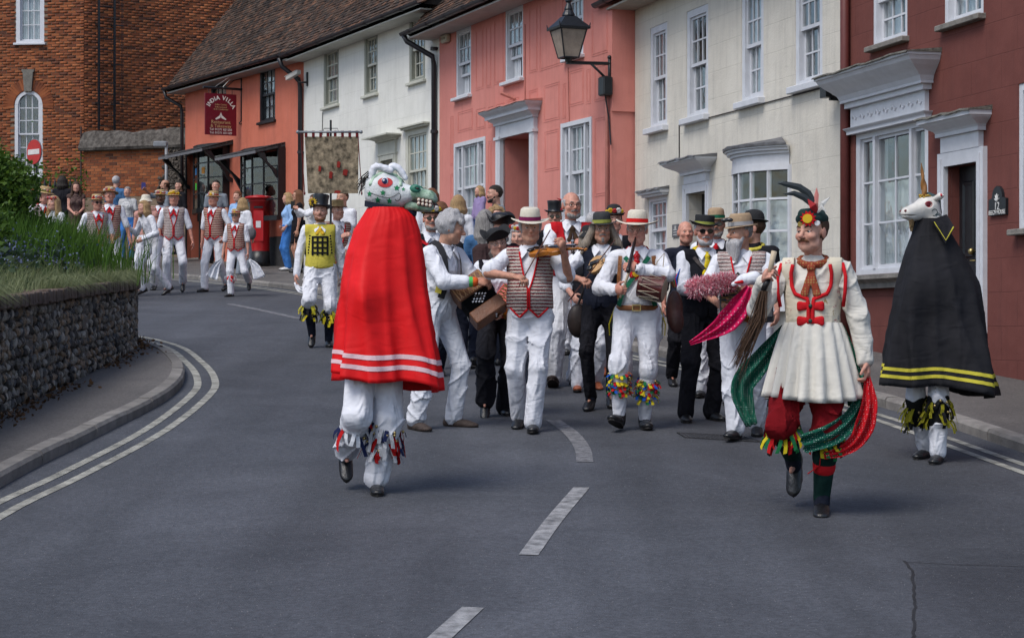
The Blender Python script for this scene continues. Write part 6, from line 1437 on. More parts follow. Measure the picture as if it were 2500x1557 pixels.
  b = MB(); b.loft(rings, True, True); return b.build(name, m, s.root)
 def disc(s, field, l, u, r, m, name='badge', thick=.006, petals=0, pm=None):
  c = s.front(field, l, u, .0)
  if c is None: return
  fr = s.T @ V3(0, -1, 0); x = s.T @ V3(1, 0, 0); z = s.T @ V3(0, 0, 1); b = MB()
  def pt(a, c_, d_): return tuple(c+x*a+z*c_+fr*d_)
  if petals:
   out = []
   for i in range(petals*2): rr = r if i % 2 else r*.68; t = math.pi*i/petals; out.append((rr*math.cos(t), rr*math.sin(t)))
   b.loft([[pt(a, c_, .002) for a, c_ in out], [pt(a, c_, thick) for a, c_ in out]], True, True); o = b.build(name, pm, s.root); b = MB(); r2 = r*.52; out = [(r2*math.cos(t), r2*math.sin(t)) for t in np.linspace(0, 6.283, 15)[:-1]]; b.loft([[pt(a, c_, thick) for a, c_ in out], [pt(a, c_, thick*1.8) for a, c_ in out]], True, True); b.build('centre', m, o); return
  out = [(r*math.cos(t), r*math.sin(t)) for t in np.linspace(0, 6.283, 13)[:-1]]; b.loft([[pt(a, c_, .001) for a, c_ in out], [pt(a*.9, c_*.9, thick) for a, c_ in out]], True, True); b.build(name, m, s.root)
 def neckerchief(s, m, knot=True, tails=.12, r=.017, name='neckerchief'):
  k = s.k; b = F()
  pts = [s.tf(.078*math.sin(t), -.004+.078*math.cos(t), 1.458-.030*math.cos(t)) for t in np.linspace(0, 2*math.pi, 13)]
  for a, c in zip(pts[:-1], pts[1:]): b.cone(a, c, r*k, r*k, .015)
  kk = s.tf(0, .105, 1.408); tf0 = s.torso(.026)
  if knot: b.ell(kk, V3(.026, .022, .024)*k, None, .01)
  if tails:
   for sg in (-1, 1):
    e = s.front(tf0, sg*.035, 1.41-tails, .012)
    if e is not None: b.cone(kk, e, .014*k, .024*k, .012, sq=(V3(0, 1, 0), .5))
  return sobj(name, b, max(.006, s.h*.7), m, s.root, wrinkle(.003, 2.0, 3))
 def hat(s, kind, m, band=None, tilt=(0, 0), z=.055, sc=1.0, name='hat', brim=1.0):
  """kinds: fedora, straw, top, bowler, tricorn, trilby, bucket; sits on the head frame"""
  prof = {'fedora': [(.150, .000), (.148, .004), (.115, -.006), (.093, .000), (.091, .03), (.088, .06), (.082, .09), (.060, .105), (.03, .098), (.001, .092)],
    'straw': [(.152, -.004), (.150, .001), (.098, .004), (.095, .02), (.093, .06), (.088, .085), (.07, .092), (.001, .094)],
    'top': [(.142, .012), (.140, .017), (.115, .003), (.092, .004), (.090, .04), (.093, .10), (.100, .135), (.098, .142), (.001, .146)],
    'bowler': [(.130, .014), (.128, .020), (.110, .002), (.094, .004), (.095, .04), (.088, .08), (.065, .11), (.03, .122), (.001, .125)],
    'trilby': [(.128, -.006), (.126, -.001), (.104, -.004), (.092, .000), (.089, .04), (.083, .08), (.070, .098), (.03, .092), (.001, .088)],
    'bucket': [(.135, -.045), (.132, -.042), (.110, -.005), (.094, .010), (.091, .045), (.080, .075), (.04, .088), (.001, .09)],
    'low': [(.146, .014), (.144, .019), (.114, .001), (.092, .003), (.091, .04), (.092, .082), (.088, .090), (.001, .093)],
    'tricorn': [(.150, .020), (.149, .026), (.110, .000), (.092, .000), (.090, .04), (.082, .075), (.05, .095), (.001, .098)]}[kind]
  b = MB(); n = 28; k = s.k*sc; Ht = s.HT @ rotm(0, tilt[0], tilt[1]); c0 = s.hf(0, -.012, z)
  def P(r, zz, t):
   if r > .1: r = .1+(r-.1)*brim
   x, y = r*math.cos(t)*.90, r*math.sin(t)*1.06; fz = zz
   if r > .1 and zz < .03:
    e = (r-.1)/.05
    if kind == 'fedora': fz += e*(.014*math.cos(t)**2-.010*abs(math.sin(t)))
    if kind == 'trilby': fz += e*(.020*max(0, math.sin(t))+.012*math.cos(t)**2-.014*max(0, -math.sin(t)))
    if kind in ('top', 'bowler', 'low'): fz += e*(.030*math.cos(t)**2-.008)
    if kind == 'tricorn': fz += e*.075*abs(math.cos(1.5*(t+math.pi/2)))**1.2
   return tuple(c0+Ht @ (V3(x, y, fz)*k))
  b.loft([[P(r, zz, 2*math.pi*j/n) for j in range(n)] for r, zz in prof], True, False)
  if kind == 'tricorn': pass
  o = b.build(name, m, s.root, smooth=True)
  if band is not None:
   q = MB(); z0, z1, r0 = (.004, .034, .0965) if kind != 'bucket' else (.012, .028, .0965); q.loft([[P(r0, z0, 2*math.pi*j/n) for j in range(n)], [P(r0-.001, z1, 2*math.pi*j/n) for j in range(n)]], True); q.build('hat_band', band, s.root, smooth=True)
  s.hatp = P; return o
 def hatflowers(s, mats, n=5, r=.022, arc_=(200, 340), zz=.03, rad=.10, sunf=False):
  for i in range(n):
   t = R(arc_[0]+(arc_[1]-arc_[0])*(i+.5)/n); c = V3(*s.hatp(rad, zz+rnd.uniform(-.01, .02), t)); b = F(); rr = r*rnd.uniform(.75, 1.15)*s.k
   for a in range(6): b.ell(c+V3(math.cos(a*1.05), -.3*math.sin(a), math.sin(a*1.05))*rr*.6, V3(rr*.5, rr*.4, rr*.5), None, .004)
   sobj('hat_flower', b, max(.005, s.h*.6), mats[i % len(mats)], s.root)
 def feather(s, base, pts, m, wd=.014, name='feather'):
  b = MB(); P = [V3(*base)+V3(p[0], -p[1], p[2])*s.k for p in pts]; n = len(P); rings = []
  for i, p in enumerate(P):
   t = i/(n-1); w_ = wd*s.k*(math.sin(math.pi*min(1, t*.9+.1))**.6)+.0015; d = P[min(i+1, n-1)]-P[max(0, i-1)]; d /= np.linalg.norm(d)+1e-9; sd = np.cross(d, V3(0, 1, 0)); sd /= np.linalg.norm(sd)+1e-9; rings.append([tuple(p-sd*w_), tuple(p+V3(0, -.003, 0)), tuple(p+sd*w_), tuple(p+V3(0, .003, 0))])
  b.loft(rings, True, True); return b.build(name, m, s.root)
 def bellpad(s, i, cols, t0=.08, t1=.38, n=34, ln=.07, wd=.016, pad=None, bells=12, r=.066, name='ribbon'):
  """leg pad of ribbon tatters and brass bells below the knee"""
  hp, kn, an = s.leg[i][:3]; ax = an-kn; L = np.linalg.norm(ax); ax = ax/L; k = s.k; fw = V3(0, -1, 0); fw = fw-ax*(fw @ ax); fw /= np.linalg.norm(fw); sd = np.cross(ax, fw)
  if pad is not None: o = F(); o.cone(kn+ax*L*t0, kn+ax*L*t1, r*k, (r-.004)*k, .01); sobj('bell_pad', o, s.h, pad, s.root)
  meshes = {c.name: MB() for c in cols}
  for j in range(n):
   a = rnd.uniform(-2.2, 2.2); t = t0+(t1-t0)*rnd.random(); dr = fw*math.cos(a)+sd*math.sin(a); tg = -fw*math.sin(a)+sd*math.cos(a); p = kn+ax*L*t+dr*(r+.006)*k; e = p+dr*rnd.uniform(.015, .04)*k+V3(rnd.uniform(-.35, .35)*ln, 0, -ln*rnd.uniform(.6, 1.1))*k+tg*rnd.uniform(-.02, .02)*k; q = tg*wd/2*k; m_ = (p+e)/2+dr*.012*k
   b = meshes[cols[j % len(cols)].name]; o2 = dr*.0025; b.loft([[tuple(p-q), tuple(p+q), tuple(p+q+o2), tuple(p-q+o2)], [tuple(m_-q), tuple(m_+q), tuple(m_+q+o2), tuple(m_-q+o2)], [tuple(e-q), tuple(e+q), tuple(e+q+o2), tuple(e-q+o2)]], True, True)
  for c in cols: meshes[c.name].build(name+'_tatters', c, s.root, kind='stuff')
  if bells:
   b = MB()
   for j in range(bells): a = rnd.uniform(-1.6, 1.6); t = t0+(t1-t0)*rnd.random(); dr = fw*math.cos(a)+sd*math.sin(a); b.sphere(kn+ax*L*t+dr*(r+.022)*k, .0115*k, 7, 5)
   b.build('bells', M_BRASS, s.root, smooth=True, kind='stuff')
 def belt(s, m, z=.985, buckle=None, r=.02, wd=.042):
  o = F(); g = s.g; k = s.k; o.ell(s.tf(0, .0, z), V3(.168*g+.006, .128*g+s.belly*.065+.008, .2)*k, s.T.T, 0); inv = lambda X: (X-s.pel) @ s.T/k+V3(0, 0, .95); o.fn(lambda X: (np.abs(inv(X)[..., 2]-z)-wd/2)*k); s.bf = o; b = sobj('belt', o, s.h*.8, m, s.root)
  if buckle: 
   c = s.front(o, 0, z, .002)
   if c is not None:
    q = MB(); fr = s.T @ V3(0, -1, 0); x = s.T @ V3(1, 0, 0); zz = s.T @ V3(0, 0, 1)
    for (a, c_, e, f_) in ((-.035, .035, .018, .026), (-.035, .035, -.026, -.018), (-.035, -.027, -.018, .018), (.027, .035, -.018, .018)): q.loft([[tuple(c+x*i+zz*j+fr*d_) for i, j in ((a, e), (c_, e), (c_, f_), (a, f_))] for d_ in (0, .008)], True, True)
    q.build('buckle', buckle, s.root)
  return b
 def strap3(s, pts, wd, m, name='strap', thick=.006):
  """band through local (l,f,u) torso points"""
  P = catmull([s.tf(*p) for p in pts], .03); b = MB(); rings = []
  up = s.T @ V3(0, 0, 1)
  for i, p in enumerate(P):
   d = P[min(i+1, len(P)-1)]-P[max(0, i-1)]; d /= np.linalg.norm(d)+1e-9; o = p-s.tf(0, 0, 1.25); o = o-d*(o @ d); o /= np.linalg.norm(o)+1e-9; sd = np.cross(d, o)*wd/2; rings.append([tuple(p-sd), tuple(p+sd), tuple(p+sd+o*thick), tuple(p-sd+o*thick)])
  b.loft(rings, True, True); return b.build(name, m, s.root)
def heldframe(P, i):
 """world matrix parts of a hand: grip point, finger direction, palm normal, thumb side"""
 g, a, pn, w_ = P.grip(i); M = P.root.matrix_basis; Rm = np.array(M.to_3x3()); return np.array(M @ Vector(g)), Rm @ a, Rm @ pn, Rm @ w_
def wpt(P, l, f, u):
 """torso-frame point of a person in world space"""
 return np.array(P.root.matrix_basis @ Vector(P.tf(l, f, u)))
def lpt(P, l, f, u): return np.array(P.root.matrix_basis @ Vector(V3(l, -f, u)*P.k))
def frame_obj(root, o, x, y, z): 
 M = Matrix(((x[0], y[0], z[0], o[0]), (x[1], y[1], z[1], o[1]), (x[2], y[2], z[2], o[2]), (0, 0, 0, 1))); root.matrix_basis = M
def ortho(x, zhint):
 x = np.array(x, float); x /= np.linalg.norm(x); z = np.array(zhint, float); z = z-x*(z @ x); z /= np.linalg.norm(z); return x, np.cross(z, x), z
# ================================================================== INSTRUMENTS AND HELD THINGS
M_VIO = mat('violin_varnish', (0.36, 0.125, 0.016), .22, .25, 14, .1, 60, spec=.6); M_VIOP = mat('violin_pale', (0.46, 0.27, 0.12), .3, .2, 14); M_EBONY = mat('ebony', (0.012, 0.011, 0.011), .3, .2); M_BOXW = mat('walnut_box', (0.16, 0.065, 0.030), .35, .25, 9, .2, 40); M_BOXR = mat('red_lacquer', (0.50, 0.035, 0.012), .3, .15, 9); M_BOXO = mat('pale_fretwork', (0.46, 0.27, 0.135), .5, .2, 20); M_BTN = mat('pearl_button', (0.68, 0.68, 0.70), .25, .05); M_BELL = mat('bellows_black', (0.012, 0.012, 0.014), .6, .3, 20); M_BELLO = mat('bellows_amber', (0.46, 0.20, 0.035), .45, .2, 20); M_STEEL = mat('bright_metal', (0.50, 0.50, 0.50), .25, .1, metal=.9); M_PIPEW = mat('blackwood', (0.020, 0.012, 0.012), .3, .3); M_DRUM = mat('drum_mahogany', (0.085, 0.016, 0.014), .3, .3, 14); M_SKIN = mat('drum_skin', (0.50, 0.40, 0.27), .6, .12, 9); M_ROPE = mat('drum_rope', (0.42, 0.36, 0.27), .8, .2, 30); M_STRAP = mat('leather_strap', (0.028, 0.018, 0.015), .5, .3, 20); M_LEATH = mat('tan_leather', (0.20, 0.075, 0.022), .45, .25, 16, .3, 40); M_STICK = mat('pale_wood', (0.50, 0.40, 0.28), .6, .15, 20)
def violin(label, p, x, zh, pale=False):
 x, y, z = ortho(x, zh); t = thing('violin', label, 'violin'); frame_obj(t, p, x*.92, y*.92, z*.92); m = M_VIOP if pale else M_VIO
 st = [(0, .02), (.012, .065), (.05, .098), (.09, .103), (.135, .085), (.165, .060), (.185, .054), (.21, .058), (.24, .078), (.28, .083), (.325, .072), (.35, .035), (.356, .01)]
 b = MB(); U = [(a, w_) for a, w_ in st]; out = [(a, w_) for a, w_ in U]+[(a, -w_) for a, w_ in reversed(U)]
 def ring(sc, zz): return [(.178+(a-.178)*sc, w_*sc, zz) for a, w_ in out]
 b.loft([ring(.6, -.030), ring(.96, -.022), ring(1, -.018), ring(1, .014), ring(.96, .018), ring(.6, .027), ring(.2, .031)], True, True); b.build('violin_body', m, t, smooth=False)
 b = MB(); b.box(.33, .49, -.012, .012, .0, .022); b.tube([(.48, 0, .01), (.53, 0, .0), (.56, 0, -.01), (.575, 0, -.002), (.565, 0, .008)], [.012, .011, .012, .010, .008], 8); b.build('neck', m, t, smooth=True)
 b = MB(); b.box(.20, .47, -.016, .016, .036, .044); b.build('fingerboard', M_EBONY, t); b = MB(); b.box(.035, .13, -.02, .02, .036, .046); b.build('tailpiece', M_EBONY, t); b = MB(); b.box(.165, .172, -.024, .024, .028, .055); b.build('bridge', M_STICK, t); b = MB(); b.sphere((.03, -.045, .035), .035, 10, 6, (1, 1, .4)); b.build('chin_rest', M_EBONY, t, smooth=True)
 b = MB()
 for q in (-.012, -.004, .004, .012): b.tube([(.11, q, .046), (.168, q, .057), (.47, q*.6, .046)], .0012, 3)
 b.build('strings', M_STEEL, t)
 for q, sg in ((.51, 1), (.525, -1), (.54, 1), (.55, -1)):
  b = MB(); b.tube([(q, 0, 0), (q, sg*.045, .003)], [.004, .007], 6); b.build('peg', M_EBONY, t)
 for sg in (-1, 1):
  b = MB(); b.tube([(.15, sg*.045, .0285), (.175, sg*.038, .0295), (.20, sg*.042, .028)], .003, 5); b.build('sound_hole', M_EBONY, t)
 return t
def bow(label, frog, tip):
 t = thing('violin_bow', label, 'bow'); x = np.array(tip)-np.array(frog); L = np.linalg.norm(x); x, y, z = ortho(x, (0, -1, .3)); frame_obj(t, frog, x, y, z)
 b = MB(); b.tube([(-.03, 0, 0), (L*.5, 0, -.006), (L-.01, 0, .004), (L, 0, -.012)], [.005, .0045, .004, .004], 6); b.build('stick', mat('bow_stick', (0.10, 0.032, 0.018), .3, .2), t); b = MB(); b.tube([(.04, 0, -.02), (L-.01, 0, -.012)], .0032, 5); b.build('bow_hair', M_BTN, t); b = MB(); b.box(.0, .055, -.006, .006, -.024, -.004); b.build('frog', M_EBONY, t); return t
def melodeon(label, p, x, zh, L=.36, w_=.15, hgt=.29, c=M_BOXW, bel=M_BELL, fret=M_BOXO, btn=True, folds=11, cat='melodeon', wedge=0.0):
 """button box: two wooden ends with bellows between, x runs from the buttons to the bass end"""
 x, y, z = ortho(x, zh); t = thing('melodeon', label, cat); frame_obj(t, p, x, y, z); e = L*.40
 for a, c_, nm in ((-L/2, -L/2+e, 'treble_end'), (L/2-e*.75, L/2, 'bass_end')):
  b = MB(); b.bevbox(a, c_, -w_/2, w_/2, -hgt/2, hgt/2, .008); b.build(nm, c, t)
 b = MB(); a0, a1 = -L/2+e, L/2-e*.75; rr = []
 for k in range(folds*2+1):
  q = k/(folds*2); s_ = 0 if k % 2 else -.016; rr.append([(a0+(a1-a0)*q, i*(w_/2-.006+s_), j*(hgt/2-.006+s_)) for i, j in ((-1, -1), (1, -1), (1, 1), (-1, 1))])
 b.loft(rr, True, True); b.build('bellows', bel, t)
 b = MB(); y_ = -w_/2-.003
 for k in range(7):
  u0 = -hgt/2+.03+k*(hgt-.06)/6
  b.tube([(-L/2+.012, y_, u0), (-L/2+e*.5, y_, u0+.018), (-L/2+e-.012, y_, u0)], .0035, 4); b.tube([(-L/2+.012, y_, u0+.018), (-L/2+e*.5, y_, u0), (-L/2+e-.012, y_, u0+.018)], .0035, 4)
 for zz in (-hgt/2+.012, hgt/2-.012): b.tube([(-L/2+.008, y_, zz), (-L/2+e-.008, y_, zz)], .004, 4)
 b.build('fretwork', fret, t)
 if btn:
  b = MB()
  for r_ in range(3):
   for k in range(8): b.sphere((-L/2-.004, -w_*.28+r_*.042, -hgt/2+.05+k*(hgt-.10)/7), .0075, 6, 4)
  b.build('buttons', M_BTN, t); b = MB()
  for k in range(2): b.sphere((L/2+.003, -.02+.04*k, .04), .008, 6, 4)
  b.build('bass_buttons', M_BTN, t)
 if btn and L > .3:
  b = MB()
  for i_ in range(-3, 4):
   for j_ in range(-3, 4):
    if abs(i_)+abs(j_) in (1, 3): b.box((a0+a1)/2+i_*.014-.005, (a0+a1)/2+i_*.014+.005, -w_/2-.002, -w_/2+.006, j_*.020-.007, j_*.020+.007)
  b.build('bellows_pattern', M_BTN, t)
 b = MB(); b.tube([(a0+.03, -w_/2-.004, -.03), (a0+.06, -w_/2-.006, .03), (a1-.02, -w_/2-.004, .0)], .008, 5); b.build('bellows_strap', M_STRAP, t)
 return t
def woodwind(label, a, c, r=.012, m=None, cat='clarinet', name='clarinet', bell=True):
 t = thing(name, label, cat); x = np.array(c)-np.array(a); L = np.linalg.norm(x); x, y, z = ortho(x, (0, -1, .2)); frame_obj(t, a, x, y, z); b = MB(); b.tube([(0, 0, 0), (.05, 0, 0), (.06, 0, 0), (L*.8, 0, 0), (L*.92, 0, 0), (L, 0, 0)], [r*.5, r*.8, r, r*1.1, r*1.4, r*(2.4 if bell else 1.15)], 10); b.build('tube', m or M_PIPEW, t, smooth=True)
 if bell:
  b = MB()
  for q in np.linspace(.15, .82, 12): b.tube([(L*q-.012, .0, r+.004), (L*q+.012, .0, r+.005)], .0045, 5)
  b.build('keywork', M_STEEL, t); b = MB()
  for q in (.12, .45, .80): b.lathe([(r*1.35, -.006), (r*1.35, .006)], 10, (0, 0, 0)); 
  rings = MB(); 
  for q in (.12, .45, .82): rings.loft([[(L*q+d, r*1.25*math.cos(a_), r*1.25*math.sin(a_)) for a_ in np.linspace(0, 6.283, 11)[:-1]] for d in (-.006, .006)], True)
  rings.build('rings', M_STEEL, t)
 return t
def ribbon_cloth(name, label, pts, wd, m, cat='handkerchief', wave=.02, up=None, border=None, thick=.004):
 """hanging cloth: a broad band with folds along a path of world points; wd may vary along it"""
 t = thing(name, label, cat); P = catmull(pts, .03); n = len(P); W_ = np.interp(np.linspace(0, 1, n), np.linspace(0, 1, len(wd)), wd); rings = []; c = 9; V = []; rows = []
 for i, p in enumerate(P):
  d = P[min(i+1, n-1)]-P[max(0, i-1)]; d /= np.linalg.norm(d)+1e-9; v = V3(0, -1, 0); sd = np.cross(d, v); sd /= np.linalg.norm(sd)+1e-9; fw = np.cross(sd, d)
  rows.append([p+sd*W_[i]*(k/(c-1)-.5)+fw*wave*math.sin(k*1.7+i*.11)*min(1, W_[i]*9) for k in range(c)])
 b = MB(); b.loft([[tuple(q) for q in r_]+[tuple(q+V3(0, thick, 0)) for q in reversed(r_)] for r_ in rows], True, True); o = b.build('cloth', m, t, smooth=True)
 return t
def dotmat(name, base, dot, sc=60.0, r=.32):
 if name in MATS: return MATS[name]
 m = cloth(name, base, .08, .5); N = NT(m); p = N.n['Principled BSDF']; tc = N.add('ShaderNodeTexCoord').outputs['Object']; v = N.add('ShaderNodeTexVoronoi', {'Vector': tc, 'Scale': sc, 'Randomness': .15}); lt = N.add('ShaderNodeMath', {0: v.outputs['Distance'], 1: r}, operation='LESS_THAN')
 src = p.inputs['Base Color'].links[0].from_socket; mx = N.add('ShaderNodeMix', {0: lt.outputs[0], 6: src, 7: c4(dot)}, data_type='RGBA'); N.l.new(mx.outputs[2], p.inputs['Base Color']); return m
GREEND = dotmat('green_spotted', (0.008, 0.085, 0.055), (0.5, 0.55, 0.52), 75, .22); REDD = dotmat('red_spotted', (0.45, 0.008, 0.014), (0.6, 0.42, 0.42), 75, .2); PINKB = dotmat('pink_bandana', (0.55, 0.012, 0.085), (0.65, 0.35, 0.42), 38, .2); PAISLEY = dotmat('paisley_rust', (0.24, 0.045, 0.025), (0.30, 0.16, 0.06), 60, .38)
def floralmat():
 m = cloth('floral_brocade', (0.60, 0.545, 0.43), .06, .35); N = NT(m); p = N.n['Principled BSDF']; tc = N.add('ShaderNodeTexCoord').outputs['Object']; src = p.inputs['Base Color'].links[0].from_socket
 for sc, th, col in ((22, .22, (0.30, 0.20, 0.08)), (30, .19, (0.42, 0.17, 0.17)), (26, .2, (0.20, 0.20, 0.24))):
  mp = N.add('ShaderNodeMapping', {'Vector': tc}); mp.inputs['Location'].default_value = (sc, sc*.3, 0); nz = N.add('ShaderNodeTexNoise', {'Vector': mp.outputs[0], 'Scale': 60.0, 'Detail': 2.0}); av = N.add('ShaderNodeVectorMath', {0: mp.outputs[0], 1: nz.outputs[1]}, operation='ADD'); mm = N.add('ShaderNodeMix', {0: .04, 6: mp.outputs[0], 7: nz.outputs[1]}, data_type='RGBA'); v = N.add('ShaderNodeTexVoronoi', {'Vector': mm.outputs[2], 'Scale': float(sc)*.42}); lt = N.add('ShaderNodeMath', {0: v.outputs['Distance'], 1: th}, operation='LESS_THAN'); g = N.add('ShaderNodeTexNoise', {'Vector': tc, 'Scale': 90.0}); gg = N.add('ShaderNodeMath', {0: g.outputs[0], 1: .5}, operation='GREATER_THAN'); mu = N.add('ShaderNodeMath', {0: lt.outputs[0], 1: gg.outputs[0]}, operation='MULTIPLY'); mx = N.add('ShaderNodeMix', {0: mu.outputs[0], 6: src, 7: c4(col)}, data_type='RGBA'); src = mx.outputs[2]
 N.l.new(src, p.inputs['Base Color']); return m
FLORAL = floralmat()
STRAWM = mat('straw', (0.42, 0.29, 0.14), .8, .2, 40, .6, 120); STRAWP = mat('panama_straw', (0.62, 0.57, 0.47), .75, .08, 30, .4, 150); FELTB = mat('black_felt', (0.013, 0.014, 0.016), .85, .25, 20, .3, 90); FELTT = mat('tan_felt', (0.34, 0.24, 0.15), .85, .12, 20, .3, 90); FELTG = mat('charcoal_felt', (0.030, 0.033, 0.036), .85, .2, 20, .3, 90); SILKB = mat('black_silk', (0.010, 0.012, 0.016), .35, .2, 12); FELTGR = mat('bottle_green_felt', (0.006, 0.030, 0.026), .85, .2, 20, .3, 90); FELTU = mat('blue_felt', (0.012, 0.12, 0.45), .8, .15, 20)
FLW = [mat('petal_yellow', (0.62, 0.40, 0.012), .7, .15), mat('petal_red', (0.42, 0.02, 0.02), .7, .15), mat('petal_white', (0.62, 0.58, 0.55), .7, .1), mat('petal_pink', (0.50, 0.20, 0.22), .7, .15)]
OLIVE = cloth('olive_band', (0.30, 0.32, 0.07), .1, .2); PURP = cloth('purple_band', (0.16, 0.012, 0.07), .1, .2); RIB = {'r': cloth('ribbon_red', (0.46, 0.012, 0.014), .1, .2), 'w': cloth('ribbon_white', (0.64, 0.65, 0.68), .05, .2), 'n': cloth('ribbon_navy', (0.012, 0.018, 0.06), .1, .2), 'y': cloth('ribbon_yellow', (0.56, 0.45, 0.02), .1, .2), 'k': cloth('ribbon_black', (0.010, 0.010, 0.010), .1, .2), 'g': cloth('ribbon_green', (0.012, 0.13, 0.045), .1, .2), 'b': cloth('ribbon_blue', (0.012, 0.075, 0.36), .1, .2), 'm': cloth('ribbon_olive', (0.38, 0.35, 0.03), .1, .2)}
def sunflower(P, c, r=.035, name='sunflower', m=None):
 b = MB(); c = np.array(c)
 for k in range(12):
  t = k*math.pi/6; d = V3(math.cos(t), -.2, math.sin(t)); s_ = V3(-math.sin(t), 0, math.cos(t))*r*.22; b.poly([tuple(c+d*r*.3-s_), tuple(c+d*r*1.0), tuple(c+d*r*.3+s_), tuple(c+V3(0, -.008, 0))])
 o = b.build(name, m or FLW[0], P.root); q = MB(); q.sphere(c+V3(0, -.004, 0), r*.36, 8, 5, (1, .5, 1)); q.build('flower_eye', mat('flower_eye', (0.06, 0.03, 0.012), .8), o)
# ================================================================== THE PROCESSION
def capeshell(name, rings, m, parent, nfold, amp, seed, stripes=(), sm=None, bulges=(), n=96, sub=6):
 """draped cape: rings (z, x centre, y centre, rx, ry); folds deepen towards the hem"""
 r = random.Random(seed); ph = [r.uniform(0, 6.28) for _ in range(6)]; Z = np.array(rings, float); zt, zb = Z[0, 0], Z[-1, 0]; order = np.argsort(Z[:, 0])
 def at(z): return [np.interp(z, Z[order, 0], Z[order, i]) for i in (1, 2, 3, 4)]
 def P(th, z, off=0.0):
  cx, cy, rx, ry = at(z); t = (zt-z)/(zt-zb); a = amp*(.12+.88*t**1.2); th2 = th+.12*math.sin(2*th+ph[3])
  sh_ = lambda q: 1-2*abs(math.sin(q/2))**.8; f = 1+a*(1.1*sh_(nfold*th2+ph[0]+1.2*t)+.6*sh_((nfold*2-1)*th2+ph[1]+.8*math.sin(5*t))+.35*sh_((nfold*3+2)*th+ph[2]-2*t))
  if t < .2: f += .035*(1-t/.2)*math.cos(30*th)*.6
  hz = z-(.022*math.cos(nfold*th2+ph[0])+.05*math.cos(th-ph[4]))*t**3
  x, y = cx+(rx*f+off)*math.cos(th), cy+(ry*f+off)*math.sin(th)
  for (bx, bz, br, ba) in bulges:
   if math.sin(th) < 0: w_ = ba*math.exp(-((x-bx)**2+(z-bz)**2)/br**2); y -= w_
  return (x, y, hz)
 zs = np.concatenate([np.linspace(zt, zt-.2, 8)[:-1], np.linspace(zt-.2, zb, 34)]); ths = np.linspace(0, 2*math.pi, n+1)[:-1]
 b = MB(); b.loft([[P(t, z) for t in ths] for z in zs]+[[P(t, zb, -.008) for t in ths]]+[[P(t, z, -.008) for t in ths] for z in reversed(zs)], True); o = b.build(name, m, parent, smooth=True)
 for (a, c) in stripes:
  q = MB(); q.loft([[P(t, zb+a, .004) for t in ths], [P(t, zb+(a+c)/2, .004) for t in ths], [P(t, zb+c, .004) for t in ths]], True); q.build(name+'_stripe', sm, parent, smooth=True)
 return o
# ---------------- red hobby horse
P = Person('dancer in a red cape wearing a white and green painted horse head', 915, 12.67, 1.66, 22, feet=((-.14, -.20, .17, 48, -12), (.0, .04, 0, 0, -16)), hands=((-.12, .06, .86), (.12, .06, .86)), poleR=(0, 1, 0), poleL=(0, 1, 0), g=.86)
P.body(); P.trousers(WHITE, .080, .098, .105, .95); P.shoes(); HHP = P
P.bellpad(1, [RIB['r'], RIB['w'], RIB['n'], RIB['r'], RIB['w']], .10, .52, 46, .11, .026, None, 14, .092)
P.bellpad(0, [RIB['r'], RIB['w'], RIB['n']], .10, .40, 16, .10, .026, None, 4, .088)
hr = R(-22); sc_ = 1/372.0
def rg(z, l, r_, dep=.8, dy=0.0):
 cx = ((l+r_)/2-888)*sc_; rx = (r_-l)/2*sc_*(1.10-.06*(z-.69)); return (z, cx+.012*(1.8-z), dy, rx, rx*dep)
holder = obj('cape_mount', None, P.root); holder.rotation_euler = (0, 0, hr)
REDCAPE = cloth('red_satin', (0.66, 0.008, 0.010), .08, .42, .6, 4.0, 300, .2)
PINKS = cloth('pink_white_tape', (0.66, 0.47, 0.50), .06, .2)
capeshell('cape', [rg(1.805, 872, 962, 1), rg(1.76, 862, 980, .9), rg(1.66, 838, 992, .8), rg(1.5, 818, 1002, .8), rg(1.3, 803, 1010, .8), rg(1.1, 795, 1020, .85), rg(.9, 790, 1032, .9), rg(.69, 785, 1046, .95)], REDCAPE, holder, 4, .17, 4, ((.075, .105), (.145, .175)), PINKS, ((-.06, 1.25, .14, .06),))
# horse head: x to the muzzle, z up, -y towards the viewer
hh = obj('horse_head', None, P.root); hh.rotation_euler = (0, R(2), hr+R(-8)); hh.location = ((Matrix.Rotation(hr, 3, 'Z') @ Vector((.085, -.0, 0)))[0], (Matrix.Rotation(hr, 3, 'Z') @ Vector((.085, 0, 0)))[1], 1.915)
M_HORSEW = mat('horse_white_paint', (0.58, 0.60, 0.60), .5, .14, 9, .35, 30); M_HORSEG = mat('horse_green_paint', (0.085, 0.27, 0.14), .5, .45, 16, .35, 30, col2=(0.36, 0.46, 0.36)); M_LEAFG = mat('leaf_green_paint', (0.012, 0.20, 0.07), .5, .25, 30)
ST = np.array([(-.147, -.01, .03, .03), (-.135, -.004, .080, .070), (-.09, -.010, .098, .100), (-.02, .004, .116, .112), (.05, -.014, .102, .104), (.10, -.030, .080, .090), (.145, -.022, .058, .081), (.168, -.018, .050, .075)])
MU = np.array([(.145, -.018, .052, .079), (.185, -.016, .046, .074), (.235, -.025, .039, .063), (.280, -.030, .038, .056), (.305, -.040, .031, .045), (.317, -.048, .016, .026)])
JW = np.array([(.120, -.098, .030, .052), (.16, -.092, .034, .055), (.22, -.102, .030, .050), (.27, -.104, .025, .045), (.295, -.100, .014, .030)])
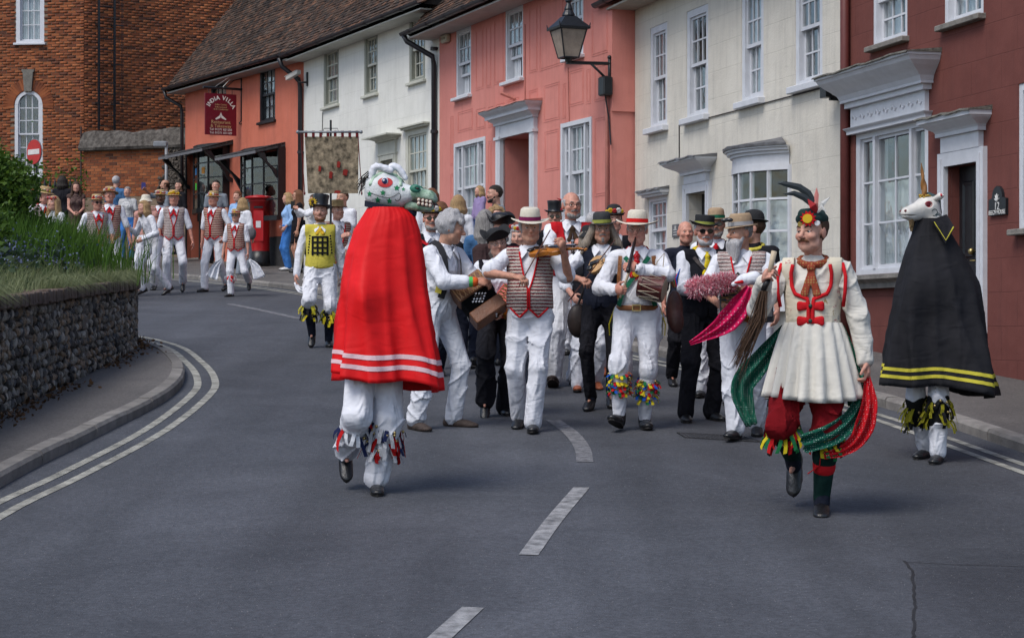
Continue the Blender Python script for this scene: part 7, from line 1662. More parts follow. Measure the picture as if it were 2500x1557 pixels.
def hsec(T, name, m, e=2.5, n=26):
 sg_ = lambda q: math.copysign(abs(q)**(2/e), q); b = MB(); X = np.unique(np.concatenate([T[:, 0], np.linspace(T[0, 0], T[-1, 0], 16)]))
 b.loft([[(x, np.interp(x, T[:, 0], T[:, 3])*sg_(math.cos(t)), np.interp(x, T[:, 0], T[:, 1])+np.interp(x, T[:, 0], T[:, 2])*sg_(math.sin(t))) for t in np.linspace(0, 2*math.pi, n+1)[:-1]] for x in X], True, True); return b.build(name, m, hh, smooth=True)
def yside(x, z, T=ST): q = abs((z-np.interp(x, T[:, 0], T[:, 1]))/np.interp(x, T[:, 0], T[:, 2])); return np.interp(x, T[:, 0], T[:, 3])*max(0, 1-min(1, q)**2.5)**.4
def patch(name, out, m, sd, lift=.002, T=ST, c=None):
 c = c or tuple(np.mean(out, 0)); b = MB(); n = len(out); f_ = lambda x, z, l: b.pt((x, sd*(yside(x, z, T)+l), z)); ctr = f_(*c, lift); mid = [f_(c[0]+(x-c[0])*.55, c[1]+(z-c[1])*.55, lift) for x, z in out]; rim = [f_(x, z, lift) for x, z in out]
 for k in range(n): k2 = (k+1) % n; b.face(ctr, mid[k], mid[k2]); b.face(mid[k], rim[k], rim[k2], mid[k2])
 return b.build(name, m, hh, smooth=True)
hsec(ST, 'skull', M_HORSEW); hsec(MU, 'muzzle', M_HORSEG); hsec(JW, 'lower_jaw', M_HORSEG); b = MB(); b.box(.11, .29, -.045, .045, -.085, -.055); b.build('mouth', M_EBONY, hh); f = F(); f.cone((.05, 0, -.135), (.15, 0, -.135), .055, .04, .02); sobj('jaw_lining', f, .009, NAVY, hh)
M_TOOTH = mat('tooth_ivory', (0.60, 0.53, 0.44), .4, .1); M_GUM = mat('gum_red', (0.16, 0.03, 0.03), .5)
for sd in (-1, 1):
 for k, x in enumerate((.213, .238, .262, .285)):
  for up in (1, -1):
   zz = -.060-.16*(x-.16)+up*.0115; y_ = sd*np.interp(x, MU[:, 0], MU[:, 3])*.90; b = MB(); b.sphere((x, y_, zz), .0145, 9, 6, (.95, .6, .95)); b.build('gum', M_GUM, hh, smooth=True); b = MB(); b.sphere((x, y_+sd*.004, zz), .0115, 9, 6, (.95, .7, .95)); b.build('tooth', M_TOOTH, hh, smooth=True)
 g = F(); g.ell((.185, sd*.060, .010), (.036, .024, .030)); g.ell((.205, sd*.082, .012), (.016, .012, .009), None, .006, '-'); sobj('nostril', g, .005, mat('nostril_green', (0.025, 0.15, 0.10), .5, .3, 20), hh); b = MB(); b.sphere((.203, sd*.074, .012), .012, 8, 6, (1.1, .6, .6)); b.build('nostril_hole', M_EBONY, hh, smooth=True)
 arcp = [(-.095, .030), (-.080, .072), (-.045, .098), (.0, .106), (.045, .094), (.078, .066), (.092, .030)]
 for (x0, z0), (x1, z1) in zip(arcp[:-1], arcp[1:]):
  g = F(); g.cone((x0, sd*(yside(x0, z0)-.006), z0), (x1, sd*(yside(x1, z1)-.006), z1), .014, .014, 0); sobj('painted_brow', g, .007, M_HORSEG, hh)
 el_ = lambda cx, cz, a, c, n=18: [(cx+a*math.cos(t), cz+c*math.sin(t)) for t in np.linspace(0, 6.283, n+1)[:-1]]
 patch('eye_patch', el_(.0, .044, .048, .032), mat('eye_red_paint', (0.46, 0.02, 0.02), .5, .2, 20), sd, .003); ys = yside(-.002, .052)
 for r_, y_, m_, nm in ((.026, .004, mat('eye_white_paint', (0.64, 0.64, 0.66), .4, .05), 'eye_white'), (.0205, .008, mat('eye_navy', (0.012, 0.03, 0.10), .3, .1), 'eye_iris'), (.007, .014, M_BTN, 'eye_glint')): b = MB(); b.sphere((-.002-(.004 if nm == 'eye_glint' else 0), sd*(ys+y_-r_*.12), .052+(.004 if nm == 'eye_glint' else 0)), r_, 14, 8, (.85, .35, 1)); b.build(nm, m_, hh, smooth=True)
 for (lx, lz, s_) in ((-.10, -.03, .020), (-.01, -.022, .019), (.075, .012, .020), (.115, .006, .013), (-.045, -.068, .021), (.03, -.072, .020)):
  patch('ivy_leaf', [(lx+(s_ if k % 2 == 0 else s_*.5)*math.cos(k*math.pi/5+.3), lz+(s_ if k % 2 == 0 else s_*.5)*math.sin(k*math.pi/5+.3)) for k in range(10)], M_LEAFG, sd, .0025, c=(lx, lz))
 b = MB(); b.tube([(x, sd*(yside(x, z)+.001), z) for x, z in catmull([(-.10, -.02), (-.06, -.035), (.0, -.05), (.05, -.045), (.09, -.02), (.10, -.05), (.08, -.07), (.065, -.06)], .008)], .0018, 4); b.build('ivy_stem', M_EBONY, hh)
for (a, c, d_) in (((-.105, -.04, .075), (-.045, -.05, .145), (.02, -.05, .125)), ((.0, .03, .125), (.055, .04, .145), (.10, .04, .085))):
 f = F(); P1 = catmull([V3(*a), V3(*[(a[i]*.4+c[i]*.6) for i in range(3)])+V3(-.02, 0, .02), V3(*c), V3(*d_)], .03)
 for q, q2 in zip(P1[:-1], P1[1:]): f.cone(q, q2, .021, .018, .012)
 sobj('padded_ear', f, .008, WHITE, hh, wrinkle(.004, 1.5, 4))
b = MB(); b.loft([[(-.032+.116*math.cos(t), .110*math.sin(t), z_-.2*(.116*math.cos(t))) for t in np.linspace(0, 6.283, 29)[:-1]] for z_ in (-.128, -.092)], True); b.build('neck_band', NAVY, hh)
b = MB()
for k in range(14): y_ = rnd.uniform(-.06, .06); b.tube([(-.12, y_, .10+rnd.uniform(-.05, .03)), (-.16, y_*1.2, .07+rnd.uniform(-.06, .02)), (-.20+rnd.uniform(-.02, .03), y_*1.3, .02+rnd.uniform(-.06, .02))], [.004, .003, .001], 4)
b.build('mane', HR['dark'], hh, kind='stuff')
# ---------------- black unicorn
P = Person('dancer in a black cape with yellow hem stripes wearing a white unicorn head', 2268, 14.15, 1.60, -28, feet=((-.06, -.12, .0, 0, -8), (.10, .10, 0, 0, 4)), hands=((-.12, .05, .86), (.12, .05, .86)), poleR=(0, 1, 0), poleL=(0, 1, 0), g=.75)
P.body(); P.trousers(WHITE, .064, .072, .092); P.shoes()
for i in (0, 1): P.bellpad(i, [RIB['m'], RIB['k'], RIB['m']], .06, .44, 34, .10, .026, RIB['k'], 5, .085)
hr = R(28); sc_ = 1/335.5
def rg(z, l, r_, dep=.8, dy=0.0):
 cx = ((l+r_)/2-2203)*sc_; rx = (r_-l)/2*sc_*1.07; return (z, cx, dy, rx, rx*dep)
holder = obj('cape_mount', None, P.root); holder.rotation_euler = (0, 0, hr)
BLKCAPE = cloth('black_wool', (0.011, 0.011, 0.014), .25, .6, .85, 5.0, 260, .25); YTAPE = cloth('yellow_tape', (0.50, 0.44, 0.05), .1, .2)
capeshell('cape', [rg(1.71, 2176, 2240, 1), rg(1.62, 2166, 2250, .9), rg(1.47, 2146, 2280, .8), rg(1.25, 2125, 2320, .75), rg(1.0, 2105, 2338, .75), rg(.8, 2092, 2352, .8), rg(.50, 2080, 2372, .85)], BLKCAPE, holder, 4, .19, 9, ((.06, .085), (.115, .14)), YTAPE, ((-.08, 1.22, .2, .06),))
hx = (2192-2203)*sc_; uh = obj('unicorn_head', None, P.root); uh.scale = (.88, .88, .88); uh.rotation_euler = (0, 0, hr+math.pi+R(22)); v = Matrix.Rotation(hr, 3, 'Z') @ Vector((hx, -.02, 0)); uh.location = (v[0], v[1], 1.79)
# its frame: x to the muzzle (picture left), y away
f = F(); f.ell((-.02, 0, .01), (.085, .075, .085)); f.cone((.0, 0, .0), (.165, 0, -.048), .075, .046, .04); f.ell((.175, 0, -.055), (.042, .046, .038), None, .03); f.cone((.03, 0, -.055), (.13, 0, -.078), .050, .036, .03); f.cone((-.05, 0, .0), (-.07, 0, -.12), .075, .088, .04)
f.ell((.185, -.052, -.072), (.07, .06, .004), None, .006, '-'); f.ell((.185, .052, -.072), (.07, .06, .004), None, .006, '-')
for sd in (-1, 1): f.ell((.012, sd*.076, .018), (.030, .016, .024), None, .01, '-'); f.ell((.205, sd*.030, -.035), (.012, .010, .010), None, .004, '-')
M_UNI = mat('unicorn_cream', (0.60, 0.575, 0.53), .4, .1, 12, .2, 30); usk = f; sobj('skull', f, .005, M_UNI, uh)
M_UEYE = mat('unicorn_eye_red', (0.14, 0.008, 0.016), .2, .2)
for sd in (-1, 1):
 b = MB(); b.sphere((.012, sd*.062, .018), .024, 12, 8, (1.1, .5, .85)); b.build('eye', M_UEYE, uh, smooth=True)
 b = MB(); b.tube([(.012+.030*math.cos(t), sd*(.071-.006*math.cos(t)), .018+.022*math.sin(t)) for t in np.linspace(0, 6.283, 15)], .0035, 5, False); b.build('eye_rim', mat('eye_rim_red', (0.35, 0.02, 0.03), .4), uh)
 b = MB(); b.sphere((.207, sd*.034, -.035), .010, 8, 6); b.build('nostril', M_UEYE, uh, smooth=True)
 g = F(); g.cone((-.045, sd*.055, .06), (-.075, sd*.105, .085), .020, .026, .01); g.cone((-.075, sd*.105, .085), (-.085, sd*.135, .09), .026, .008, .01); sobj('ear', g, .006, M_UNI, uh); b = MB(); b.sphere((-.070, sd*.118, .090), .020, 8, 6, (.6, 1.1, .8)); b.build('ear_lining', mat('ear_red', (0.42, 0.02, 0.04), .5), uh, smooth=True)
 for (cx_, cz_, r_) in ((-.035, -.045, .026), (-.07, -.085, .034), (-.07, -.085, .022)):
  pts = []
  for t in np.linspace(.4, 5.2, 14):
   p = usk.ray((cx_+r_*math.cos(t), sd*.4, cz_+r_*math.sin(t)), (0, -sd, 0), 0, .45)
   if p is not None: pts.append(p+V3(0, sd*.001, 0))
  if len(pts) > 3: b = MB(); b.tube(pts, .0032, 4); b.build('painted_scroll', mat('scroll_green', (0.03, 0.055, 0.06), .5), uh)
b = MB(); rr = []
for k in range(40):
 t = k/39; q = .026*(1-t)+.004; c_ = V3(.0+.035*t, 0, .085+.27*t); a0 = t*15; rr.append([tuple(c_+V3(q*(1+.22*math.cos(2*(j*math.pi/6)-a0))*math.cos(j*math.pi/6), q*(1+.22*math.cos(2*(j*math.pi/6)-a0))*math.sin(j*math.pi/6), 0)) for j in range(12)])
b.loft(rr, True, True); b.build('horn', mat('horn_bronze', (0.26, 0.115, 0.028), .35, .2, 14), uh, smooth=True)
b = MB()
for k in range(16): t = k*.393; b.sphere((-.002+.042*math.cos(t), .042*math.sin(t), .083+rnd.uniform(-.008, .012)), .0125, 7, 5)
b.build('golden_berries', mat('berry_gold', (0.36, 0.23, 0.04), .3, .3, metal=.5), uh, smooth=True, kind='stuff')
g = F(); g.cone((-.035, 0, .085), (-.085, 0, .05), .038, .05, .02); g.cone((-.085, 0, .05), (-.115, 0, -.04), .05, .04, .02); sobj('mane_cap', g, .007, mat('mane_grey_green', (0.045, 0.085, 0.085), .6, .3, 20, .5, 40), uh)
g = F(); g.cone((.12, -.01, -.10), (.115, -.02, -.19), .026, .008, .01); g.cone((.135, .01, -.10), (.14, .0, -.17), .02, .006, .01); sobj('goatee', g, .005, HR['blonde'], uh, lambda X: .004*np.sin(190*X[:, 0])*np.sin(150*X[:, 1]))
for sd, q0 in ((-1, (-.115, -.07)), (1, (.05, -.09))):
 b = MB(); pts = [(-.135, sd*.10, -.06), (.03, sd*.13, -.11), (-.03, sd*.24, -.30), (-.150, sd*.19, -.17)]; b.loft([pts, [(p[0], p[1]+sd*.006, p[2]) for p in pts]], True, True); o = b.build('cape_collar', BLKCAPE, uh)
 b = MB(); b.tube([(.012, sd*.148, -.125), (-.032, sd*.246, -.275), (-.135, sd*.20, -.165)], .006, 5, flat=.4); b.build('collar_braid', YTAPE, uh)
# ---------------- leading dancer in white tunic and red breeches
P = Person('dancer in cream pleated tunic, red breeches and feathered green cap, one foot lifted', 1984, 11.86, 1.80, -14, feet=((-.13, -.20, .19, 62, -4), (.05, -.02, 0, 6, 4)), hands=((-.245, .30, 1.33), (.315, .02, .835)), poleR=(-.5, -.3, -1), poleL=(.8, -.6, 0), look=(-26, 2, 0), skin='fair', lean=-2, curl=((1.1, 1.2), (.8, .9)), palm=((.9, .2, 0), (-.8, .1, 0)), g=.90)
P.body(brow='brown', jaw=.95, fat=.90, nose=1.08); P.hair('brown', 'short', .010); P.moustache('auburn'); LD_ = P
P.shirt(CREAMC, .98, .010, .016, collar=False); P.breeches(cloth('red_velvet', (0.20, 0.006, 0.010), .15, .6), .06, .080); P.socks(cloth('bottle_green_wool', (0.006, 0.026, 0.022), .2, .3)); P.shoes(boot=False)
def tunic(P, m, z0=1.10, z1=.655, flare=.30, n=132):
 b = MB(); rr = []
 for t in np.linspace(0, 1, 16):
  z = z0+(z1-z0)*t; ring = []
  for j in range(n):
   a = 2*math.pi*j/n; pl = .5+.5*math.cos(a*17+.6*math.sin(3*a)); R_ = .165+(flare-.165)*t**.85; R_ *= 1-(.05+.17*t)*pl**1.5+.03*t*math.cos(3*a+1); p = P.tf(R_*math.cos(a)*1.02, R_*math.sin(a)*.86, z+.02*t*math.cos(2*a+.7)); ring.append(tuple(p))
  rr.append(ring)
 b.loft(rr+[[tuple(np.array(q)*.99+np.array(P.tf(0, 0, z1))*.01) for q in rr[-1]]], True); return b.build('pleated_skirt', m, P.root, smooth=True)
tunic(P, cloth('tunic_linen', (0.62, 0.595, 0.535), .05, .22))
P.waistcoat(FLORAL, REDT, .034, 1.085, .0, 1.17, .006, .105, 'bodice', .012, neckpts=[(.100, 1.44), (.112, 1.38), (.108, 1.31), (.088, 1.262), (.045, 1.243), (.013, 1.238), (.012, 1.20)], hemtrim=False)
P.neckerchief(PAISLEY, True, .15, .019); 
b = MB()
for sg in (-1, 1):
 b = MB(); b.tube([tuple(P.tf(sg*x, f_, u)) for x, f_, u in ((.175, .055, 1.44), (.195, .085, 1.36), (.192, .095, 1.27), (.18, .07, 1.19))], .012, 6); b.build('armhole_trim', REDT, P.root, smooth=True)
for u in (1.19, 1.105):
 for sg in (-1, 1):
  c = P.front(P.wcf, sg*.042, u, .004); g = F(); g.ell(c, (.036, .014, .026), None, .01); g.ell(c+V3(sg*.022, 0, .014), (.016, .012, .016), None, .01); g.ell(c+V3(sg*.022, 0, -.014), (.016, .012, .016), None, .01); sobj('red_bow', g, .006, REDT, P.root)
 c = P.front(P.wcf, 0.0, u, .012); b = MB(); b.sphere(c, .013, 8, 6); b.build('button', mat('green_button', (0.01, 0.05, 0.035), .3), P.root, smooth=True)
g = F(); g.ell(P.hf(0, -.012, .075), V3(.088, .112, .050)*P.k, P.HT.T, .02); g.cone(P.hf(0, .085, .105), P.hf(0, -.10, .105), .030, .030, .03); g.fn(lambda X: (.042-((X-P.hc) @ P.HT/P.k)[..., 2])*P.k); sobj('cap', g, .0065, FELTGR, P.root); P.hatp = None
c = P.hf(.040, .088, .075); b = MB(); out = []
def hd(c, a, z_, d_): return tuple(c+P.HT @ (V3(a*.93+.0, -.0-d_-a*-.45, z_)*P.k))
for k in range(24): rr_ = .046 if k % 2 else .031; t = k*math.pi/12; out.append((rr_*math.cos(t), rr_*math.sin(t)))
b = MB(); b.loft([[hd(c, a, z_, .004) for a, z_ in out], [hd(c, a, z_, .012) for a, z_ in out]], True, True); o = b.build('red_sunburst', REDT, P.root); b = MB(); out = [(.026*math.cos(t), .026*math.sin(t)) for t in np.linspace(0, 6.283, 17)[:-1]]; b.loft([[hd(c, a, z_, .012) for a, z_ in out], [hd(c, a, z_, .018) for a, z_ in out]], True, True); b.build('yellow_centre', FLW[0], o)
for (a, z_, r_, m_) in ((-.025, .045, .017, mat('badge_gold', (0.30, 0.22, 0.05), .4)), (.072, .048, .015, M_BTN)): b = MB(); out = [(r_*math.cos(t), r_*math.sin(t)) for t in np.linspace(0, 6.283, 13)[:-1]]; c2 = P.hf(a+.01, .095-abs(a)*.5, z_); b.loft([[hd(c2, i, j, .004) for i, j in out], [hd(c2, i, j, .009) for i, j in out]], True, True); b.build('badge', m_, P.root)
fb = P.hf(.065, .04, .11); FBK = mat('feather_black', (0.010, 0.016, 0.020), .4, .3, 20); FRD = mat('feather_red', (0.42, 0.02, 0.025), .6, .2)
P.feather(fb, [(.0, 0, 0), (-.02, .02, .06), (-.05, .02, .11), (-.10, .02, .145), (-.18, .02, .165), (-.22, .02, .17)], FBK, .020); P.feather(fb, [(.0, 0, 0), (-.03, .03, .05), (-.07, .03, .085), (-.13, .03, .11), (-.19, .03, .105)], FBK, .018); P.feather(fb, [(0, 0, 0), (-.005, .02, .05), (.0, .02, .10), (-.0, .02, .14)], mat('feather_pink', (0.55, 0.19, 0.17), .7), .013); P.feather(fb, [(0, .0, 0), (-.02, .035, .035), (-.05, .035, .075)], FRD, .02); P.feather(fb, [(0, 0, 0), (.035, .02, .05), (.075, .02, .085)], mat('feather_white', (0.6, 0.6, 0.58), .7), .013); P.feather(fb, [(0, 0, 0), (.03, .02, .03), (.055, .02, .0)], mat('feather_white', (0.6, 0.6, 0.58), .7), .013)
for i in (0, 1): P.bellpad(i, [RIB['r'], RIB['y'], RIB['k'], RIB['g']], .05, .20, 34, .075, .022, RIB['k'], 7, .072)
hp, kn, an = P.leg[1][:3]; g = F(); c = kn+(an-kn)*.52; g.cone(c-V3(0, 0, .012), c+V3(0, 0, .012), .068, .068, .01); sobj('red_garter', g, .008, REDT, P.root); b = MB(); b.tube([tuple(c+V3(-.02, -.065, 0)), tuple(c+V3(-.01, -.09, .08)), tuple(c+V3(.02, -.085, .10))], .012, 5, flat=.3); b.tube([tuple(c+V3(-.02, -.065, 0)), tuple(c+V3(-.09, -.06, -.05))], .012, 5, flat=.3); b.build('garter_bow', REDT, P.root)
# fly whisk in the raised hand, handkerchiefs in the other
g0, a_, pn_, w_ = heldframe(P, 0); WK = thing('fly_whisk', 'long brown horsehair whisk with a pale handle held by the leading dancer', 'whisk'); d_ = V3(.16, -.25, .95); d_ /= np.linalg.norm(d_); b = MB(); b.tube([tuple(g0+d_*.14), tuple(g0-d_*.02)], [.017, .015], 8); b.build('handle', M_STICK, WK, smooth=True); b = MB(); b.tube([tuple(g0-d_*.02), tuple(g0-d_*.10+V3(-.02, -.02, 0))], [.020, .017], 8); b.build('ferrule', M_EBONY, WK, smooth=True); b = MB()
s0 = g0-d_*.10+V3(-.02, -.02, 0)
for k in range(90): e = V3(-.15+rnd.gauss(0, .020), -.04+rnd.gauss(0, .015), -.42+rnd.gauss(0, .05)); o_ = V3(rnd.gauss(0, .008), rnd.gauss(0, .008), 0); b.tube([tuple(s0+o_), tuple(s0+o_*2+e*.4+V3(.03, 0, .0)), tuple(s0+e)], [.0035, .003, .0008], 4)
b.build('horsehair', HR['brown'], WK)
hw_ = lpt(P, .315, .04, .80)
ribbon_cloth('red_handkerchief', 'red spotted handkerchief trailing from the leading dancer hand', [hw_, hw_+V3(-.0, -.05, -.18), hw_+V3(-.06, -.06, -.36), hw_+V3(-.16, -.07, -.44), hw_+V3(-.27, -.08, -.47)], [.03, .09, .12, .08, .04], REDD, wave=.03)
ribbon_cloth('green_handkerchief', 'green spotted handkerchief swinging across the leading dancer knees', [hw_+V3(-.02, .02, 0), hw_+V3(-.06, 0, -.20), hw_+V3(-.20, -.08, -.33), hw_+V3(-.40, -.12, -.40)], [.05, .10, .13, .11], GREEND, wave=.03)
ribbon_cloth('green_scarf', 'green spotted scarf hanging behind the leading dancer tunic', [wpt(P, -.17, -.06, 1.08), wpt(P, -.30, -.10, .90), wpt(P, -.42, -.10, .74), wpt(P, -.40, -.10, .60), wpt(P, -.36, -.08, .50)], [.04, .11, .15, .13, .07], GREEND, 'scarf', .03)
ribbon_cloth('green_scarf', 'green spotted scarf falling along the leading dancer other hip', [wpt(P, .16, -.03, 1.08), wpt(P, .20, -.02, .92), wpt(P, .235, -.0, .76), wpt(P, .24, .0, .62)], [.04, .09, .11, .08], GREEND, 'scarf', .02)
# ---------------- fiddler in panama hat
P = Person('fiddler in white panama hat, red striped knitted waistcoat and white trousers', 1294, 15.83, 1.73, -4, feet=((-.10, -.20, .02, 10, -6), (.03, .10, 0, -4, 2)), hands=((-.105, .34, 1.225), (.285, .34, 1.42)), poleR=(-1, .1, -.25), poleL=(.45, .1, -1), look=(8, 3, 0), skin='tan', belly=.4, g=1.06, curl=((.7, .8), (.9, 1.0)), palm=((.3, -.1, -1), (-.75, -.3, .3)))
P.body(brow='white', jaw=1.1, nose=1.1); P.hair('white', 'fringe', .016); P.hat('fedora', STRAWP, PURP, (4, 0), .058, 1.02, brim=1.35); P.shirt(WHITE, -.12, .008, .010); P.trousers(WHITE, .072, .074, .093); P.shoes(); P.waistcoat(KNIT, REDT, .030, .975, .075, 1.13, .002, .075); FD = P
c = wpt(P, .02, .14, 1.425); violin('amber violin tucked under the panama-hatted fiddler chin', c, (lpt(P, .36, .36, 1.435)-c), (0, -.45, 1)); hg = heldframe(P, 0)[0]; bow('violin bow of the panama-hatted fiddler', hg+V3(-.01, -.01, -.02), lpt(P, .175, .22, 1.60))
for i in (0, 1):
 sh, el, wr = P.arm[i]; g = F(); e = el+(sh-el)*.14; g.cone(e, e+(sh-el)/np.linalg.norm(sh-el)*.04, .076*P.k, .074*P.k, .01); sobj('rolled_cuff', g, .009, WHITE, P.root)
# ---------------- melodeon man seen from behind his shoulder
P = Person('musician in white shirt and backpack playing a fretworked melodeon, turned away beside the red cape', 1068, 16.0, 1.74, 52, feet=((-.20, -.06, 0, 0, -18), (.16, .04, 0, 0, 14)), hands=((-.02, .42, 1.17), (.24, .42, .95)), look=(34, 14, 0), lean=8, skin='tan', g=1.02, curl=((.7, .7), (.6, .7)), palm=((.3, -.6, -.6), (-.9, -.3, 0)), poleR=(-.9, -.6, -.4))
P.body(brow='white'); P.hair('white', 'curly', .022); P.shirt(WHITE, .62, .012, .012, hem=.84); P.trousers(WHT2, .070, .073, .092); P.shoes(M_SHOEB, M_SOLE, 1.08); MM = P
P.strap3([(-.10, -.13, 1.15), (-.125, -.11, 1.36), (-.115, -.02, 1.49), (-.11, .09, 1.40), (-.10, .13, 1.2), (-.12, .12, 1.06)], .055, mat('black_webbing', (0.014, 0.014, 0.017), .7, .2), 'shoulder_strap', .012); P.strap3([(.12, -.11, 1.3), (.10, -.02, 1.49), (.09, .10, 1.38), (.07, .16, 1.2), (.04, .26, 1.10)], .034, M_STRAP, 'shoulder_strap'); P.strap3([(-.16, -.09, 1.25), (-.165, .04, 1.36), (-.14, .12, 1.25), (-.15, .11, 1.10)], .05, YELC, 'yellow_lining', .006)
sh, el, wr = P.arm[0]; g = F(); c = el+(wr-el)*.80; g.cone(c, c+(wr-el)*.05, .041, .041, .0); sobj('wristband', g, .007, cloth('wristband_green', (0.08, 0.42, 0.10), .1, .1), P.root); g = F(); c = el+(wr-el)*.88; g.cone(c, c+(wr-el)*.05, .040, .040, .0); sobj('wristband', g, .007, cloth('wristband_orange', (0.62, 0.10, 0.02), .1, .1), P.root)
b = MB(); b.box(-.13, .13, .10, .26, 1.08, 1.46); o = b.build('backpack', mat('dark_brown_canvas', (0.040, 0.022, 0.018), .85, .25, 9, .4, 60), P.root); o.data.transform(Matrix.Scale(P.k, 4))
c = lpt(P, .10, .34, 1.03); melodeon('carved wooden melodeon with pearl buttons played by the musician with a backpack', c, (.60, -.30, -.74), (.55, .2, .5), .38, .17, .29)
# ---------------- woman with red melodeon
P = Person('musician in black brimmed hat and black trousers playing a red melodeon', 1217, 16.9, 1.56, 6, feet=((-.14, .16, .08, 40, -10), (.06, -.02, 0, 0, 4)), hands=((-.10, .30, 1.06), (.24, .30, .95)), look=(6, 4, -8), female=True, skin='fair', g=1.12, curl=((.8, .7), (.6, .7)), poleR=(-.8, -.4, -.5))
P.body(brow='dark'); P.hair('dark', 'short', .012); P.glasses(False, M_RIMM); P.hat('tricorn', FELTB, None, (6, -6), .050, 1.06); P.shirt(WHITE, .25, .008, .010); P.trousers(BLACKC, .085, .080, .10); P.shoes(); P.waistcoat(BLACKC, None, .024, .96, .03, 1.2, .05, .10); P.strap3([(-.14, -.05, 1.43), (-.13, .09, 1.38), (-.12, .14, 1.25), (-.10, .16, 1.12)], .07, mat('black_webbing', (0, 0, 0)), 'shoulder_strap', .012)
P.disc(P.torso(.026), -.135, 1.24, .028, M_STEEL, 'badge'); P.disc(P.torso(.026), -.12, 1.31, .024, mat('badge_ochre', (0.36, 0.17, 0.06), .5), 'badge'); c = lpt(P, .11, .33, 1.02); melodeon('orange red melodeon with gold grille played by the musician in black', c, (.80, -.35, -.50), (.45, .2, .75), .34, .15, .24, M_BOXR, M_BELLO, M_BRASS, False)
# ---------------- man in tricorn behind her
P = Person('walker in black leather tricorn hat and dark brown fleece behind the red melodeon', 1212, 18.3, 1.66, 24, feet=((-.12, -.05, 0, 0, -4), (.12, .12, 0, 0, 4)), hands=((-.1, .32, 1.0), (.2, .3, 1.0)), look=(4, 8, 0), skin='pink', g=1.1, lean=5)
P.body(brow='grey'); P.beard('grey', .02); P.hair('grey', 'short', .012); P.glasses(False); P.hat('tricorn', mat('black_leather_hat', (0.012, 0.012, 0.013), .35, .2, 14, .3, 40), None, (2, 0), .055, 1.1); P.shirt(DBROWN, 1.0, .016, .014, hem=.88); P.trousers(NAVY); P.shoes(); P.strap3([(-.13, -.08, 1.46), (-.12, .06, 1.42), (-.08, .13, 1.3)], .05, M_STRAP)
# ---------------- tall man in red waistcoat with clarinet
P = Person('tall musician with glasses and open crimson waistcoat holding a clarinet', 1393, 19.3, 1.88, 8, feet=((-.16, .05, .0, -22, -14), (.05, -.06, 0, 0, 6)), hands=((-.02, .30, 1.27), (.10, .30, 1.02)), look=(10, 2, 0), skin='pink', g=1.05, curl=((1.0, 1.0), (1.0, 1.0)), poleR=(-.8, -.2, -.6), poleL=(.8, -.2, -.6))
P.body(brow='grey', fat=1.05); P.hair('white', 'fringe', .006); P.beard('grey', .01, True); P.glasses(False); P.shirt(WHITE, .2, .008, .010); P.trousers(WHITE, .072, .074, .093); P.shoes(M_SHOEB, M_SHOEB, 1.1); P.waistcoat(REDC, None, .030, .99, .03, 1.04, .012, .07); P.neckerchief(cloth('brown_necktie', (0.05, 0.03, 0.018), .2), True, .10, .012)
a0 = lpt(P, -.03, .30, 1.36); woodwind('dark clarinet with silver keys held by the tall musician in crimson', a0, lpt(P, -.05, .40, .80), .016)
# ---------------- long-haired fiddler in black
P = Person('fiddler in black felt hat with olive band, dark waistcoat and black trousers', 1470, 17.3, 1.68, -8, feet=((-.10, .06, .04, 14, -8), (.07, -.16, .06, 20, 4)), hands=((-.17, .32, 1.17), (.20, .36, 1.32)), look=(10, 2, 0), skin='tan', g=.95, poleR=(-1, .0, -.5), poleL=(.5, 0, -1), curl=((.8, .8), (.9, .9)), palm=((.3, -.2, -1), (-.7, -.3, .3)))
P.body(brow='grey'); P.hair('ash', 'wild', .012); P.beard('grey', .02, False); P.glasses(False, M_RIMM); P.hat('fedora', FELTG, OLIVE, (2, -3), .055, 1.02); P.shirt(WHITE, -.05, .008, .010); P.trousers(BLACKC, .052, .064, .092, .97); P.shoes(boot=True); P.waistcoat(NAVY, None, .028, .93, .04, 1.22, .004, .08)
c = wpt(P, -.02, .15, 1.40); violin('pale brown violin of the fiddler in black felt hat', c+V3(-.08, -.02, -.12), (.44, -.25, .16), (-.2, -.7, .65), True); hg = heldframe(P, 0)[0]; bow('violin bow of the fiddler in black felt hat', hg+V3(-.13, 0, -.14), hg+V3(.25, -.04, .36)); b = MB(); b.sphere((0, 0, 0), .15, 14, 10, (.62, .35, 1.0)); t = thing('fiddle_case_bag', 'black rounded bag hanging at the hip of the fiddler in black', 'bag', tuple(lpt(P, -.22, .0, .80))); b.build('bag_body', M_STRAP, t, smooth=True); b = MB(); b.tube([(0, 0, .14), (.1, .05, .4), (.16, .08, .6)], .012, 6); b.build('bag_strap', M_STRAP, t)
# ---------------- pipe and tabor man
P = Person('pipe and tabor player in straw hat with red band, green braces and bell pads', 1556, 15.96, 1.71, -6, feet=((-.14, .16, .05, -16, -14), (.06, -.02, 0, -6, 10)), hands=((-.165, .26, 1.13), (.02, .30, 1.30)), look=(-4, 2, 0), skin='pink', g=1.03, belly=.3, poleR=(-.8, -.6, -.5), poleL=(1, .0, -.35), curl=((1.2, 1.2), (.8, .9)), palm=((.9, -.2, .1), (-.5, -.7, -.2)))
P.body(brow='grey', nose=1.1); P.hair('white', 'fringe', .008); P.glasses(False, M_RIMM); P.hat('fedora', STRAWP, cloth('red_hatband', (0.52, 0.012, 0.012), .1, .3), (0, 2), .056, 1.04, brim=1.75); P.shirt(WHITE, .95, .008, .010); P.breeches(WHITE, .10, .070); P.socks(WHITE, .2, 1.0, .010); P.shoes(M_SHOE, None, 1.08); P.belt(M_LEATH, .985, M_BRASS); P.neckerchief(REDD, True, .16, .018); PT = P
